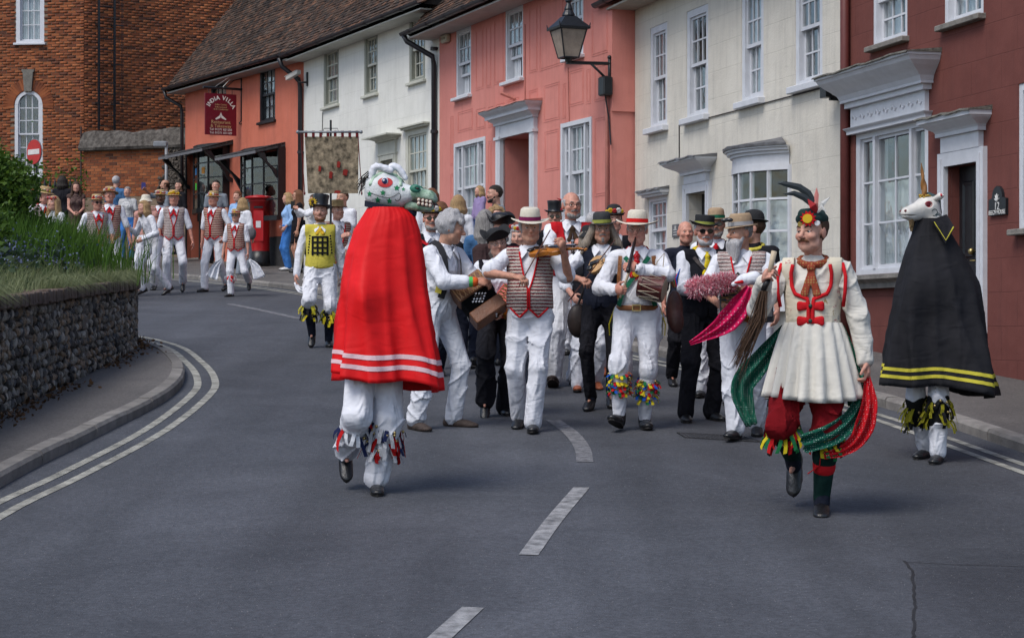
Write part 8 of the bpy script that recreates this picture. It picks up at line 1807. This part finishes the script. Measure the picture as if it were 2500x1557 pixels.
tf_ = P.torso(.03); P.ribbon(tf_, [(-.10, 1.40), (.02, 1.27), (.12, 1.12), (.15, 1.0)], .036, GREENC, 'green_brace'); P.ribbon(tf_, [(.10, 1.40), (.0, 1.27), (-.11, 1.12), (-.15, 1.0)], .036, GREENC, 'green_brace'); P.disc(tf_, -.005, 1.265, .055, FLW[0], 'sun_rosette', .012, 14, REDT); P.ribbon(tf_, [(-.135, 1.41), (-.15, 1.2), (-.145, 1.06)], .032, M_LEATH, 'leather_strap'); P.ribbon(tf_, [(.135, 1.41), (.15, 1.3)], .036, M_LEATH, 'leather_strap')
for i in (0, 1): P.bellpad(i, [RIB['y'], RIB['r'], RIB['b'], RIB['g']], .20, .60, 70, .034, .026, RIB['k'], 26, .066)
for sg in (-1, 1):
 b = MB()
 for j, m_ in enumerate((RIB['g'], RIB['y'])):
  b = MB(); q = [P.tf(sg*(.165+.02*j), .03-.03*j, .99), P.tf(sg*(.20+.03*j), .02, .85), P.tf(sg*(.195+.03*j), .02, .76)]; b.tube([tuple(x) for x in q], [.02, .026, .022], 6, flat=.2); b.build('ribbon_tail', m_, P.root)
a0 = np.array(P.root.matrix_basis @ Vector(P.hf(0, .10, -.062))); woodwind('dark three-holed pipe blown by the tabor player', a0+V3(0, .01, .0), lpt(P, -.06, .40, 1.27), .0125, None, 'pipe', 'tabor_pipe', False)
dc = lpt(P, .13, .25, 1.155); x, y, z = ortho((.9, -.25, -.22), (0, 0, 1)); DR = thing('tabor_drum', 'small rope-tensioned red wooden drum hanging from the pipe player arm', 'drum'); frame_obj(DR, dc, x, y, z); b = MB(); rad, L_ = .098, .20
def cyl(b, r0, r1, a, c, n=24): b.loft([[(q, rr*math.cos(t), rr*math.sin(t)) for t in np.linspace(0, 6.283, n+1)[:-1]] for q, rr in ((a, r0), (c, r1))], True, True)
cyl(b, rad, rad, -L_/2, L_/2); b.build('drum_shell', M_DRUM, DR)
for q in (-L_/2, L_/2-.03): b = MB(); cyl(b, rad+.008, rad+.008, q, q+.03); b.build('hoop', M_DRUM, DR)
for q in (-L_/2-.004, L_/2): b = MB(); cyl(b, rad-.004, rad-.004, q, q+.004); b.build('drum_head', M_SKIN, DR)
b = MB()
for k in range(12):
 t0, t1 = k*.5236, (k+.5)*.5236; b.tube([(-L_/2+.015, (rad+.012)*math.cos(t0), (rad+.012)*math.sin(t0)), (L_/2-.015, (rad+.012)*math.cos(t1), (rad+.012)*math.sin(t1)), (-L_/2+.015, (rad+.012)*math.cos(t0+.5236), (rad+.012)*math.sin(t0+.5236))], .004, 4)
b.build('tension_rope', M_ROPE, DR); b = MB(); b.tube([(-.02, 0, rad), (-.01, .02, rad+.1), (.03, .02, rad+.18), (.06, 0, rad)], .004, 4); b.build('sling', M_ROPE, DR)
hg, a_, pn_, w_ = heldframe(P, 0); t = thing('drum_stick', 'pale wooden drum stick in the tabor player fist', 'stick'); b = MB(); b.tube([tuple(hg+V3(-.02, 0, -.06)), tuple(hg+V3(.055, -.03, .16)), tuple(hg+V3(.06, -.03, .18))], [.009, .012, .004], 8); b.build('shaft', M_STICK, t, smooth=True)
g = F(); sh, el, wr = P.arm[1]; c = el+(wr-el)*.93; g.cone(c, c+(wr-el)*.06, .042, .041, 0); sobj('watch_strap', g, .006, M_EBONY, P.root); b = MB(); b.sphere(c+V3(0, -.04, .012), .022, 10, 6, (1, .5, 1)); b.build('watch_face', M_BTN, P.root, smooth=True)
t = thing('brown_leather_satchel', 'brown leather satchel behind the pipe player hip', 'bag', tuple(lpt(P, .30, -.12, .97))); g = F(); g.ell((0, 0, 0), (.07, .05, .16)); g.ell((.015, -.03, -.10), (.06, .04, .09)); sobj('satchel_body', g, .012, mat('dark_satchel', (0.065, 0.022, 0.018), .4, .3, 9, .3, 30), t); b = MB(); b.tube([(0, 0, .18), (-.08, 0, .35), (-.16, .02, .48)], .014, 6); b.build('satchel_strap', M_LEATH, t)
# ---------------- sunglasses man in black waistcoat
P = Person('musician in sunglasses, black hat and black waistcoat with a yellow scarf', 1718, 16.5, 1.68, 12, feet=((-.17, .02, 0, 0, -12), (.09, -.04, 0, 0, 12)), hands=((-.02, .27, 1.10), (.16, .28, 1.12)), look=(-8, 2, 0), skin='pink', g=1.06, poleR=(-.9, -.5, -.6), curl=((.9, .9), (.9, .9)), palm=((.4, -.8, .2), (-.6, -.6, 0)))
P.body(brow=None); P.beard('white', .035); P.hair('white', 'short', .006); P.glasses(True); P.hat('low', FELTB, OLIVE, (2, 4), .052, 1.02); P.shirt(WHITE, .66, .008, .011); P.trousers(BLACKC, .070, .074, .094); P.shoes(); P.waistcoat(BLACKC, None, .028, .90, .06, 1.22, .004, .085); P.neckerchief(dotmat('yellow_bandana', (0.60, 0.45, 0.012), (0.6, 0.55, 0.3), 50, .2), True, .15, .020)
tf_ = P.torso(.034); P.ribbon(tf_, [(-.12, 1.40), (-.02, 1.27), (.10, 1.17), (.14, 1.12)], .03, M_STRAP, 'concertina_strap'); sh, el, wr = P.arm[0]; g = F(); c = el+(wr-el)*.70; g.cone(c, wr-(wr-el)*.02, .041, .036, 0); sobj('wrist_brace', g, .008, NAVY, P.root); g = F(); c = el+(wr-el)*.60; g.cone(c, c+(wr-el)*.05, .042, .042, 0); sobj('wristband', g, .007, cloth('wristband_orange', (0, 0, 0)), P.root)
b = MB(); q = lpt(P, -.215, .05, 1.22)
for j, m_ in enumerate((RIB['b'], RIB['r'], RIB['g'])): b = MB(); b.tube([tuple(P.tf(-.235, .07-.03*j, 1.30)), tuple(P.tf(-.27, .08-.03*j, 1.22)), tuple(P.tf(-.26, .08-.03*j, 1.15))], [.014, .02, .014], 5, flat=.3); b.build('sleeve_ribbon', m_, P.root)
c = lpt(P, .06, .30, 1.12); melodeon('dark concertina with white buttons held by the musician in sunglasses', c, (.9, -.3, .1), (0, .3, 1), .20, .13, .13, M_BELL, M_BELL, M_BELL, True, 5, 'concertina'); t = thing('metal_tankard', 'glass bottomed metal tankard hanging from a belt', 'tankard', tuple(lpt(P, .10, .18, .80)), 0); b = MB(); b.lathe([(.04, -.07), (.042, -.06), (.038, .06), (.04, .07)], 14, cap=True); o = b.build('mug', M_STEEL, t, smooth=True); b = MB(); b.tube([(.04, 0, .05), (.07, 0, .03), (.07, 0, -.03), (.04, 0, -.05)], .006, 6); b.build('handle', M_STEEL, t); t.rotation_euler = (0, R(25), 0)
# ---------------- long white beard with trilby, bellows and pink duster
P = Person('musician in tan trilby, pale knitted waistcoat and white trousers, head turned aside', 1812, 15.4, 1.70, -12, feet=((-.03, .20, .0, -4, -16), (.10, -.18, .02, 8, 6)), hands=((-.16, .30, 1.06), (.12, .30, 1.16)), look=(-48, 4, 0), skin='tan', g=1.1, belly=.4, poleR=(-.9, -.4, -.6), poleL=(.7, -.5, -.6), curl=((.9, .9), (.9, .9)))
P.body(brow='white', nose=1.1); P.beard('white', .16); P.hair('grey', 'short', .005); P.hat('trilby', FELTT, cloth('white_black_band', (0.35, 0.35, 0.36), .1, .2), (0, 0), .052, 1.05); P.shirt(WHITE, -.1, .008, .010); P.trousers(WHITE, .074, .077, .096); P.shoes(); P.waistcoat(KNITP, REDT, .030, .965, .07, 1.17, .004, .075)
c0 = P.hf(0, .11, .115); 
b = MB()
for sg in (-1, 1): b.sphere(P.hf(sg*.033, .118, .105), .024*P.k, 10, 6, (1.2, .4, .7))
b.build('perched_sunglasses', M_LENS, P.root, smooth=True); P.ribbon(P.torso(.036), [(-.03, 1.30), (.03, 1.24), (.06, 1.18)], .03, M_STRAP, 'harness_strap')
c = lpt(P, .06, .28, 1.05); melodeon('black melodeon with studded corners and amber bellows fanned open', c, (.98, -.15, .05), (0, .25, 1), .40, .16, .26, mat('studded_black', (0.028, 0.028, 0.032), .4, .3, 20), M_BELLO, M_BRASS, True, 9); hd0 = lpt(P, -.19, .46, 1.20)
t = thing('pink_fluffy_duster', 'fluffy pink and white duster held across the chest of the trilby-hatted musician', 'duster'); g = F(); g.cone(hd0+V3(-.13, 0, -.02), hd0+V3(.12, 0, .02), .052, .052, .02); core = g; V_, Q_ = g.mesh(.016); ii = nrs.choice(len(V_), 3600); nrm = V_[ii]-(hd0+V3(1, 0, 0)*np.clip((V_[ii]-hd0)[:, :1], -.13, .12)); nrm /= np.linalg.norm(nrm, axis=1)[:, None]
M_FLUF = [cloth('fluff_pink', (0.68, 0.30, 0.35), .2, .4), cloth('fluff_pale', (0.76, 0.56, 0.57), .15, .4), cloth('fluff_red', (0.58, 0.12, 0.18), .2, .4)]; obj('duster_core', np_mesh('duster_core', V_, Q_, M_FLUF[0], True), t)
for j in range(3):
 sel = ii[j::3]; b = MB()
 for v_, n_ in zip(V_[sel], nrm[j::3]): e = n_*.022+V3(rnd.gauss(0, .011), rnd.gauss(0, .011), rnd.gauss(0, .011)); b.tube([tuple(v_-n_*.008), tuple(v_+e)], [.0035, .0016], 3)
 b.build('duster_tufts', M_FLUF[j], t, kind='stuff')
t = thing('white_glove_puppet', 'white padded mitten with a red lining above the pink scarf', 'glove'); g = F(); q = lpt(P, .05, .50, 1.235); g.cone(q, q+V3(.09, 0, .02), .045, .05, .03); g.cone(q+V3(-.02, -.02, .0), q+V3(-.07, -.02, -.03), .024, .018, .02); sobj('mitten', g, .008, WHITE, t); g = F(); g.cone(q+V3(-.01, -.045, -.012), q+V3(-.06, -.035, -.018), .014, .008, .01); sobj('mitten_lining', g, .006, REDT, t)
ribbon_cloth('pink_bandana', 'bright pink patterned bandana hanging below the white mitten', [q+V3(.05, -.04, -.05), q+V3(-.03, -.05, -.20), q+V3(-.15, -.06, -.33), q+V3(-.30, -.06, -.42), q+V3(-.40, -.06, -.47)], [.06, .17, .17, .09, .03], PINKB, wave=.03)
# ================================================================== FOLLOWERS, FAR DANCERS AND ONLOOKERS
def folk(label, px, Y, h, head=0, top=WHITE, bot=NAVY, hair=('brown', 'short'), sleeve=.3, skin='fair', hat=None, specs=None, brd=None, group='onlookers', shoes=None, vest=None, trim=None, kerch=None, skirt=None, flowers=None, **kw):
 P = Person(label, px, Y, h, head, skin=skin, group=group, **kw); P.body(brow=hair[0] if hair else None)
 if hair: P.hair(hair[0], hair[1], .007 if hair[1] == 'short' else .012)
 if brd: P.beard(brd, .02)
 if specs: P.glasses(specs == 'sun')
 if hat:
  P.hat(hat[0], hat[1], hat[2] if len(hat) > 2 else None)
  if flowers: P.hatflowers([FLW[i] for i in flowers], 5, .026)
 P.shirt(top, sleeve, .008, .009, collar=vest is not None)
 if bot is not None: P.trousers(bot)
 P.shoes(shoes)
 if vest is not None: P.waistcoat(vest, trim, .032, .965, .06, 1.16, .004, .075)
 if kerch is not None: P.neckerchief(kerch, True, .08)
 if skirt: tunic(P, skirt[0], skirt[1], skirt[2], skirt[3], 60)
 return P
MG = 'musicians walking in the procession'; DG = 'dancers further up the street'
W1 = ((-.14, .10, .0, -5, -8), (.10, -.14, .03, 12, 6)); W2_ = ((-.10, -.16, .04, 15, -6), (.12, .12, 0, -5, 6))
# yellow tabard man
P = Person('dancer in black top hat and yellow portcullis tabard walking with a white handkerchief', 782, 23.9, 1.74, 4, feet=((-.10, .06, .10, 34, -4), (.10, -.02, .02, 6, 4)), hands=((-.30, .06, .80), (.26, -.10, .85)), look=(-2, -4, 0), group=None); P.body(brow='auburn'); P.hair('auburn', 'short'); P.beard('auburn', .01); P.hat('top', SILKB, None, (-4, 4), .052, 1.1); sunflower(P, P.hatp(.125, .045, R(222)), .06); P.shirt(WHITE, 1.0, .008, .009); P.breeches(WHITE, .10, .072); P.socks(NAVY); P.shoes(); P.waistcoat(YELC, None, .034, .95, .0, 1.9); P.neckerchief(GOLD, True, .05); P.belt(GOLD, .965, None, .02, .05); YV = P
tf_ = P.torso(.036); BLKP = cloth('black_applique', (0.012, 0.012, 0.013), .1, .1)
for l in (-.09, -.03, .03, .09): P.ribbon(tf_, [(l, 1.33), (l, 1.10)], .024, BLKP, 'portcullis_bar')
for u in (1.32, 1.255, 1.19, 1.13): P.ribbon(tf_, [(-.10, u), (.10, u)], .022, BLKP, 'portcullis_bar', .006)
for sg in (-1, 1):
 for k in range(7): P.disc(tf_, sg*(.122+.003*k), 1.335-.034*k, .011, BLKP, 'chain_link')
for i in (0, 1): P.bellpad(i, [RIB['m'], RIB['k'], RIB['y']], .12, .42, 30, .09, .028, None, 4, .070)
hw_ = lpt(P, -.30, .08, .74); ribbon_cloth('white_handkerchief', 'white handkerchief in the hand of the yellow tabard dancer', [hw_+V3(0, 0, .04), hw_+V3(.06, -.05, -.05), hw_+V3(.18, -.06, -.04), hw_+V3(.24, -.06, .04)], [.03, .07, .12, .10], WHITE)
# banner and its bearer
YB = 26.5; P = folk('banner bearer in straw hat and striped waistcoat behind the yellow tabard', 822, YB, 1.72, 30, vest=KNIT2, trim=REDT, hat=('straw', STRAWM), group=MG, bot=WHITE, hands=((-.05, .25, 1.25), (.0, .25, 1.0)))
BN = thing('procession_banner', 'brown tapestry banner with red cap figures on a pole', 'banner', (XY(812, YB), YB-.3, gz(YB))); zt = ZP(328, YB)-gz(YB); zb = ZP(476, YB)-gz(YB); xl, xr = XY(746, YB)-XY(812, YB), XY(880, YB)-XY(812, YB)
m = mat('tapestry', (0.085, 0.066, 0.042), .95, .75, 13, .4, 60, col2=(0.23, 0.185, 0.125), detail=8); b = MB(); rr = []
for t in np.linspace(0, 1, 15): rr.append([(xl+.02+t*(xr-xl-.02)+.04*s_*(1-t*1.2), .012*math.sin(t*9+s_*2)+y_, zt-.06+(zb-zt+.06)*s_) for s_, y_ in ((0, 0), (.5, 0), (1, 0), (1, .008), (.5, .008), (0, .008))])
b.loft(rr, True, True); b.build('tapestry_cloth', m, BN)
for (cx, cz, w_, h_) in ((.30, .52, .04, .07), (.64, .45, .05, .08), (.50, .62, .05, .09), (.76, .58, .07, .08), (.62, .90, .09, .035)):
 b = MB(); x0 = xl+(xr-xl)*cx; z0 = zt-.06+(zb-zt)*cz; b.prism([(x0-w_/2, z0-h_/2), (x0+w_*.3, z0-h_*.6), (x0+w_/2, z0+h_*.3), (x0, z0+h_/2), (x0-w_*.4, z0+h_*.35)], -.016, -.004); b.build('red_figure', cloth('tapestry_red', (0.24, 0.025, 0.02), .3, .3), BN)
b = MB(); b.tube([(xl-.06, 0, zt), (xr+.02, 0, zt)], .014, 8); b.sphere((xl-.07, 0, zt), .025); b.sphere((xr+.03, 0, zt), .025); b.build('cross_bar', M_GREYM, BN, smooth=True); b = MB(); b.tube([(0, .03, .9), (0, .03, zt+.16)], .014, 8); b.tube([(-.10, .03, zt+.01), (-.09, .03, zt+.05), (.09, .03, zt+.05), (.10, .03, zt+.01)], .005, 5); b.build('pole', M_BLACKP, BN)
for k in range(8): b = MB(); x0 = xl+.02+k*(xr-xl-.06)/7; b.box(x0, x0+.035, -.006, .018, zt-.065, zt+.016); b.build('hanging_loop', cloth('tapestry_maroon', (0.13, 0.018, 0.02), .2, .2), BN)
for x0 in (xl-.03, xr-.01): b = MB(); b.tube([(x0, 0, zt), (x0+.02, 0, zt-.35), (x0+.05, 0, zb+.02)], .006, 5); b.sphere((x0+.05, 0, zb), .016, 6, 5, (.7, .7, 1.6)); b.build('tassel_cord', cloth('tapestry_maroon', (0, 0, 0)), BN)
# musicians behind the front rank
folk('walker in black cap, black tabard and orange shoes behind the fiddler in black', 1438, 18.9, 1.55, 6, top=WHITE, bot=WHITE, hair=('ash', 'long'), female=True, vest=BLACKC, hat=('bucket', FELTB), group=MG, shoes=M_SHOER, hands=((-.2, .2, 1.0), (.2, .2, 1.0)), feet=W1)
folk('walker in grey jacket facing away behind the fiddler in black felt hat', 1447, 21.2, 1.66, 160, top=GREYC, hair=('white', 'short'), group=MG)
P = folk('walker in black hat decked with yellow flowers behind the straw-hatted piper', 1499, 20.2, 1.70, 0, top=WHITE, bot=WHITE, hair=('dark', 'short'), hat=('bowler', FELTB), flowers=(0, 0, 1, 2, 0), vest=BLACKC, group=MG, feet=W2_, shoes=M_SHOER)
P = folk('walker in tan hat with green band and dark glasses behind the black-hatted musician', 1748, 18.4, 1.70, -6, hair=('grey', 'short'), hat=('fedora', FELTT, GREENC), specs='sun', brd='grey', vest=BLACKC, group=MG, bot=WHT2, skin='tan', feet=W1, kerch=REDC)
folk('bareheaded walker in navy half hidden behind the shoulder of the yellow scarf musician', 1672, 19.2, 1.60, 10, hair=None, top=NAVY, bot=BLACKC, group=MG, skin='pink', feet=W2_)
folk('walker in black bowler and yellow scarf just behind the trilby-hatted musician', 1842, 17.6, 1.68, -30, hat=('bowler', FELTB), top=BLACKC, kerch=YELC, group=MG, bot=WHITE, look=(-60, 0, 0), feet=W1)
P = folk('walker in black top hat with red feather and dark glasses far behind the fiddler', 1354, 23.0, 1.69, 0, hat=('top', SILKB), specs='sun', group=MG, top=BLACKC, bot=WHITE, feet=W2_); P.feather(P.hatp(.095, .02, R(330)), [(0, 0, 0), (.03, 0, .06), (.02, 0, .12), (-.05, 0, .15)], FRD, .02)
P = folk('walker with dark glasses and flowered black hat below the horse muzzle', 1052, 20.2, 1.72, 10, hat=('bowler', FELTB), flowers=(0, 2), specs='sun', brd='grey', vest=BLACKC, group=MG, bot=NAVY, skin='pink', feet=W1); P.ribbon(P.torso(.038), [(-.12, 1.40), (.0, 1.33), (.14, 1.28)], .03, REDC, 'red_strap')
folk('walker in bright blue felt hat turned away, beside the melodeon player with backpack', 1090, 21.0, 1.62, 140, hat=('fedora', FELTU), group=MG, top=BLACKC, bot=NAVY, feet=W1, skin='tan')
P = folk('walker crowned with red and white flowers behind the panama-hatted fiddler', 1268, 19.2, 1.56, 0, hair=('white', 'bob'), female=True, group=MG, top=WHT2, bot=NAVY, feet=W2_, look=(-14, 8, 0)); P.hatp = lambda r, z, t: tuple(P.hf(r*math.cos(t), -r*math.sin(t), .07+z)); P.hatflowers([FLW[1], FLW[2], FLW[0]], 6, .024, (200, 340), .03, .08)
folk('walker in blue shirt turned away behind the leather tricorn', 1184, 21.4, 1.68, 170, hair=('grey', 'long'), top=BLUEC, bot=NAVY, group=MG, feet=W1)
# onlookers at the pink house
folk('onlooker in grey top carrying a child before the pink doorway', 1212, 28.2, 1.84, -70, hair=('dark', 'short'), brd='dark', top=GREYC, base=.1, hands=((-.05, .3, 1.2), (.05, .25, 1.2)))
folk('small child in lilac top carried on an arm before the pink house', 1172, 28.0, 1.0, -60, top=LILAC, bot=JEAN, hair=('blonde', 'bob'), sleeve=1.0, base=.93, hands=((-.15, .15, .8), (.15, .15, .8)))
folk('onlooker in sunglasses and grey top behind the black tricorn hat', 1212, 25.0, 1.68, 0, hair=('blonde', 'curly'), specs='sun', female=True, top=GREYC)
folk('bareheaded onlooker facing the pink wall, tallest of three behind the horse muzzle', 1054, 30.0, 1.74, 170, hair=('auburn', 'long'), female=True, base=.15); folk('bareheaded onlooker turned away just below the tallest one by the pink wall', 1076, 27.5, 1.66, 150, hair=('auburn', 'long'), female=True, base=.05); folk('onlooker with back turned under the near window of the pink house, beside the child', 1118, 28.0, 1.70, 170, hair=('blonde', 'bob'), female=True, base=.1)
# onlookers by the white and orange houses
folk('onlooker in white polo shirt with folded arm beside the banner', 838, 31.5, 1.84, -30, top=WHITE, bot=CREAMC, sleeve=-.35, base=.02, hands=((.0, .2, 1.1), (.05, .22, 1.12)), skin='tan')
folk('onlooker in light blue blouse and bright blue jeans by the white wall', 704, 42.6, 1.66, -75, top=LBLUE, bot=JEAN, hair=('blonde', 'bob'), sleeve=.6, female=True, g=1.1, shoes=M_SHOEW, base=.11, hands=((-.1, .12, 1.0), (.2, .1, .95)))
P = folk('onlooker in a short black dress and sunglasses by the white wall', 729, 41.6, 1.72, -80, top=BLACKC, bot=None, hair=('auburn', 'long'), sleeve=-.9, female=True, skirt=(BLACKC, 1.1, .62, .20), base=.11, specs='sun', skin='tan')
P = folk('onlooker in white sleeves holding up a phone behind the yellow tabard', 768, 40.6, 1.64, -60, top=WHITE, bot=NAVY, hair=('brown', 'bob'), sleeve=.8, female=True, base=.1, hands=((-.1, .42, 1.42), (.05, .42, 1.42))); b = MB(); b.box(-.04, .04, -.005, .005, -.08, .08); t = thing('raised_phone', 'black phone held up by the onlooker in white sleeves', 'phone', tuple(lpt(P, -.03, .50, 1.50))); b.build('case', M_EBONY, t); b = MB(); b.box(-.035, .035, .0055, .007, -.07, .07); b.build('screen', M_LENS, t)
folk('onlooker in grey tee shirt standing before the restaurant bay window', 528, 44.6, 1.86, -6, top=GREYC, bot=NAVY, hair=('dark', 'short'), sleeve=-.3, base=.18, g=1.08)
folk('onlooker in light blue top beside the post box, looking aside', 581, 43.6, 1.70, -30, top=LBLUE, hair=('auburn', 'pony'), female=True, base=.1); P = folk('onlooker in white jumper with a grey shoulder bag by the post box, back turned', 592, 40.8, 1.62, 150, top=WHITE, bot=GREYC, hair=('blonde', 'bob'), sleeve=1, female=True, base=.05); g = F(); g.ell(P.tf(-.26, .0, .95), (.10, .07, .13)); sobj('shoulder_bag', g, .02, cloth('grey_bag', (0.09, 0.085, 0.095), .2), P.root)
P = folk('onlooker in grey shirt photographing with a raised blue phone', 405, 47.5, 1.80, -70, top=GREYC, brd='dark', hair=('brown', 'fringe'), base=.25, sleeve=.2, hands=((-.1, .45, 1.50), (.1, .2, 1.0)), skin='tan'); t = thing('raised_phone', 'blue-cased phone raised by the onlooker in grey shirt', 'phone', tuple(lpt(P, -.1, .50, 1.60))); b = MB(); b.box(-.05, .05, -.006, .006, -.08, .08); b.build('case', mat('phone_blue', (0.03, 0.03, 0.16), .4), t)
folk('onlooker in black top beside the restaurant door', 440, 48.2, 1.78, -50, top=BLACKC, hair=('dark', 'short'), base=.25, sleeve=1)
folk('onlooker in blue tee shirt seen from behind at the garden wall', 283, 46.0, 1.86, 165, top=BLUEC, hair=('white', 'short'), base=.28, sleeve=-.3, g=1.1); folk('onlooker in pale patterned top and jeans by the garden wall', 312, 44.6, 1.64, -10, top=dotmat('pale_pattern', (0.5, 0.5, 0.5), (0.25, 0.26, 0.28), 28, .4), bot=JEAN, hair=('grey', 'short'), female=True, base=.25, sleeve=-.3)
folk('onlooker in dark strappy dress with hands clasped by the railings', 186, 45.5, 1.70, 12, top=dotmat('brown_print', (0.06, 0.035, 0.035), (0.14, 0.10, 0.08), 30, .4), bot=None, hair=('brown', 'long'), female=True, sleeve=-.95, base=.30, hands=((-.06, .25, 1.0), (.06, .25, 1.0)), skirt=(dotmat('brown_print', (0, 0, 0), (0, 0, 0)), 1.1, .45, .24)); folk('figure in black hooded coat with back turned at the railings', 152, 46.5, 1.86, 170, top=BLACKC, bot=BLACKC, hair=('dark', 'bob'), base=.28, sleeve=1, g=1.25)
# far dancers in striped waistcoats
def dancer(label, px, Y, h, head, feet, hands, vest=KNIT2, hat='straw', fl=(2, 3, 0), **kw): return folk(label, px, Y, h, head, bot=WHITE, vest=vest, trim=REDT, kerch=REDC, hat=(hat, STRAWM, kw.pop('band', REDC)) if hat else None, flowers=fl if hat else None, sleeve=kw.pop('sleeve', -.05), group=DG, feet=feet, hands=hands, skin=kw.pop('skin', 'pink'), hair=kw.pop('hair', ('grey', 'short')), **kw)
dancer('dancer in straw hat striding beside the small dancer, before the grey tee shirt onlooker', 523, 36.1, 1.80, -22, ((-.12, .12, 0, 0, -10), (.12, -.22, .08, 25, 0)), ((-.24, .02, .84), (.28, .12, .95)))
P = dancer('small dancer in dark sunglasses and straw hat swinging white handkerchiefs', 577, 34.6, 1.50, -10, ((-.08, .10, 0, 0, -20), (.16, -.34, .22, 50, 20)), ((-.28, .05, .80), (.26, .02, .80)), specs='sun', hair=('brown', 'short'), skin='fair'); P.bellpad(0, [RIB['r'], RIB['w']], .15, .35, 14, .09, .03, None, 0, .08)
for sg, nm in ((-1, 'white handkerchief of the small dancer, on the side away from the post box'), (1, 'white handkerchief of the small dancer, on the post box side')):
 q = lpt(P, sg*.29, .05, .74); ribbon_cloth('white_handkerchief', nm, [q, q+V3(sg*.10, 0, -.12), q+V3(sg*.18, 0, -.32)], [.04, .16, .22], WHITE, wave=.03)
dancer('dancer in open pink waistcoat over a red shirt with sunflower hat', 425, 35.6, 1.82, 6, ((-.10, .05, .02, 20, 0), (.14, -.12, .12, 40, 0)), ((-.24, .1, .9), (.34, .05, .80)), vest=KNITP, fl=(0, 0))
P = folk('dancer caught mid-spin in flowing white cloth at the wall corner', 378, 34.9, 1.70, -50, top=WHITE, bot=WHITE, sleeve=1, lean=22, group=DG, feet=((-.1, .2, .06, 20, 0), (.12, -.2, .08, 30, 0)), hair=('blonde', 'bob'), hands=((-.2, .4, 1.2), (.2, .35, 1.0)))
folk('dancer in pale cloth bucket hat and pink top behind the white spinning figure', 357, 36.5, 1.74, -10, hat=('bucket', STRAWP), top=cloth('pink_vest', (0.50, 0.26, 0.22), .1), bot=WHITE, sleeve=-.9, group=DG, feet=W1); dancer('dancer in broad straw hat between the bucket hat and the sunflower hat', 392, 37.4, 1.82, 10, W2_, ((-.2, .1, .9), (.2, .1, .9)), skin='brown', hair=('dark', 'short'), brd='dark')
dancer('tall dancer in straw hat and rust striped waistcoat above the blue flowers', 268, 34.5, 1.88, 10, ((-.12, .1, .0, 0, -8), (.14, -.1, .0, 0, 8)), ((-.22, .12, .9), (.34, .05, .85)), look=(-10, -10, 0)); dancer('stocky dancer in dark glasses and flowered hat beside the tall dancer', 236, 33.0, 1.76, 30, W1, ((-.3, .05, .9), (.2, .2, .95)), vest=KNITP, specs='sun', fl=(1, 2, 3))
dancer('dancer in brown straw hat looking down beside the flower-crowned dancer', 104, 33.5, 1.84, 40, W2_, ((-.25, .1, .95), (.2, .25, 1.0)), vest=KNITP, look=(20, 12, 0), band=OLIVE, base=.05)
P = folk('dancer with red flower crown and off-shoulder white blouse above the shrub', 133, 33.0, 1.72, -30, top=WHITE, bot=WHITE, hair=('blonde', 'long'), female=True, sleeve=-.5, group=DG, base=.04, hands=((-.1, .25, 1.0), (.12, .25, 1.0))); P.hatp = lambda r, z, t: tuple(P.hf(r*math.cos(t), -r*math.sin(t), .06+z)); P.hatflowers([FLW[1], FLW[3]], 7, .026, (190, 350), .01, .095)
# pillar box
PB = thing('pillar_box', 'red cast-iron pillar post box with black base before the restaurant', 'post box', (XY(634, 45.0), 45.0, gz(45)+.1)); hb = ZP(477, 45)-gz(45)-.1; M_PB = mat('post_box_red', (0.44, 0.010, 0.014), .3, .08, 5, .05, 30, spec=.6); r0 = .222
b = MB(); b.lathe([(r0+.02, 0), (r0+.02, .10), (r0+.005, .14), (r0+.005, .33)], 28, cap=True); b.build('base', M_BLACKP, PB, smooth=True); b = MB(); b.lathe([(r0, .33), (r0, hb-.16), (r0+.03, hb-.15), (r0+.03, hb-.11), (r0, hb-.10)], 28); b.build('barrel', M_PB, PB, smooth=True); b = MB(); b.lathe([(r0, hb-.10), (r0+.105, hb-.085), (r0+.115, hb-.05), (r0+.09, hb-.03), (r0*.6, hb), (.001, hb+.01)], 28); b.build('cap', M_PB, PB, smooth=True)
b = MB(); b.box(-.10, .10, -r0-.012, -r0+.05, hb-.30, hb-.26); b.build('posting_slot', M_BLACKP, PB); b = MB(); b.box(-.11, .11, -r0-.008, -r0+.05, .55, hb-.36); b.build('door', M_PB, PB); b = MB(); b.box(-.055, .055, -r0-.012, -r0+.05, .85, 1.0); b.build('notice_plate', M_BTN, PB)
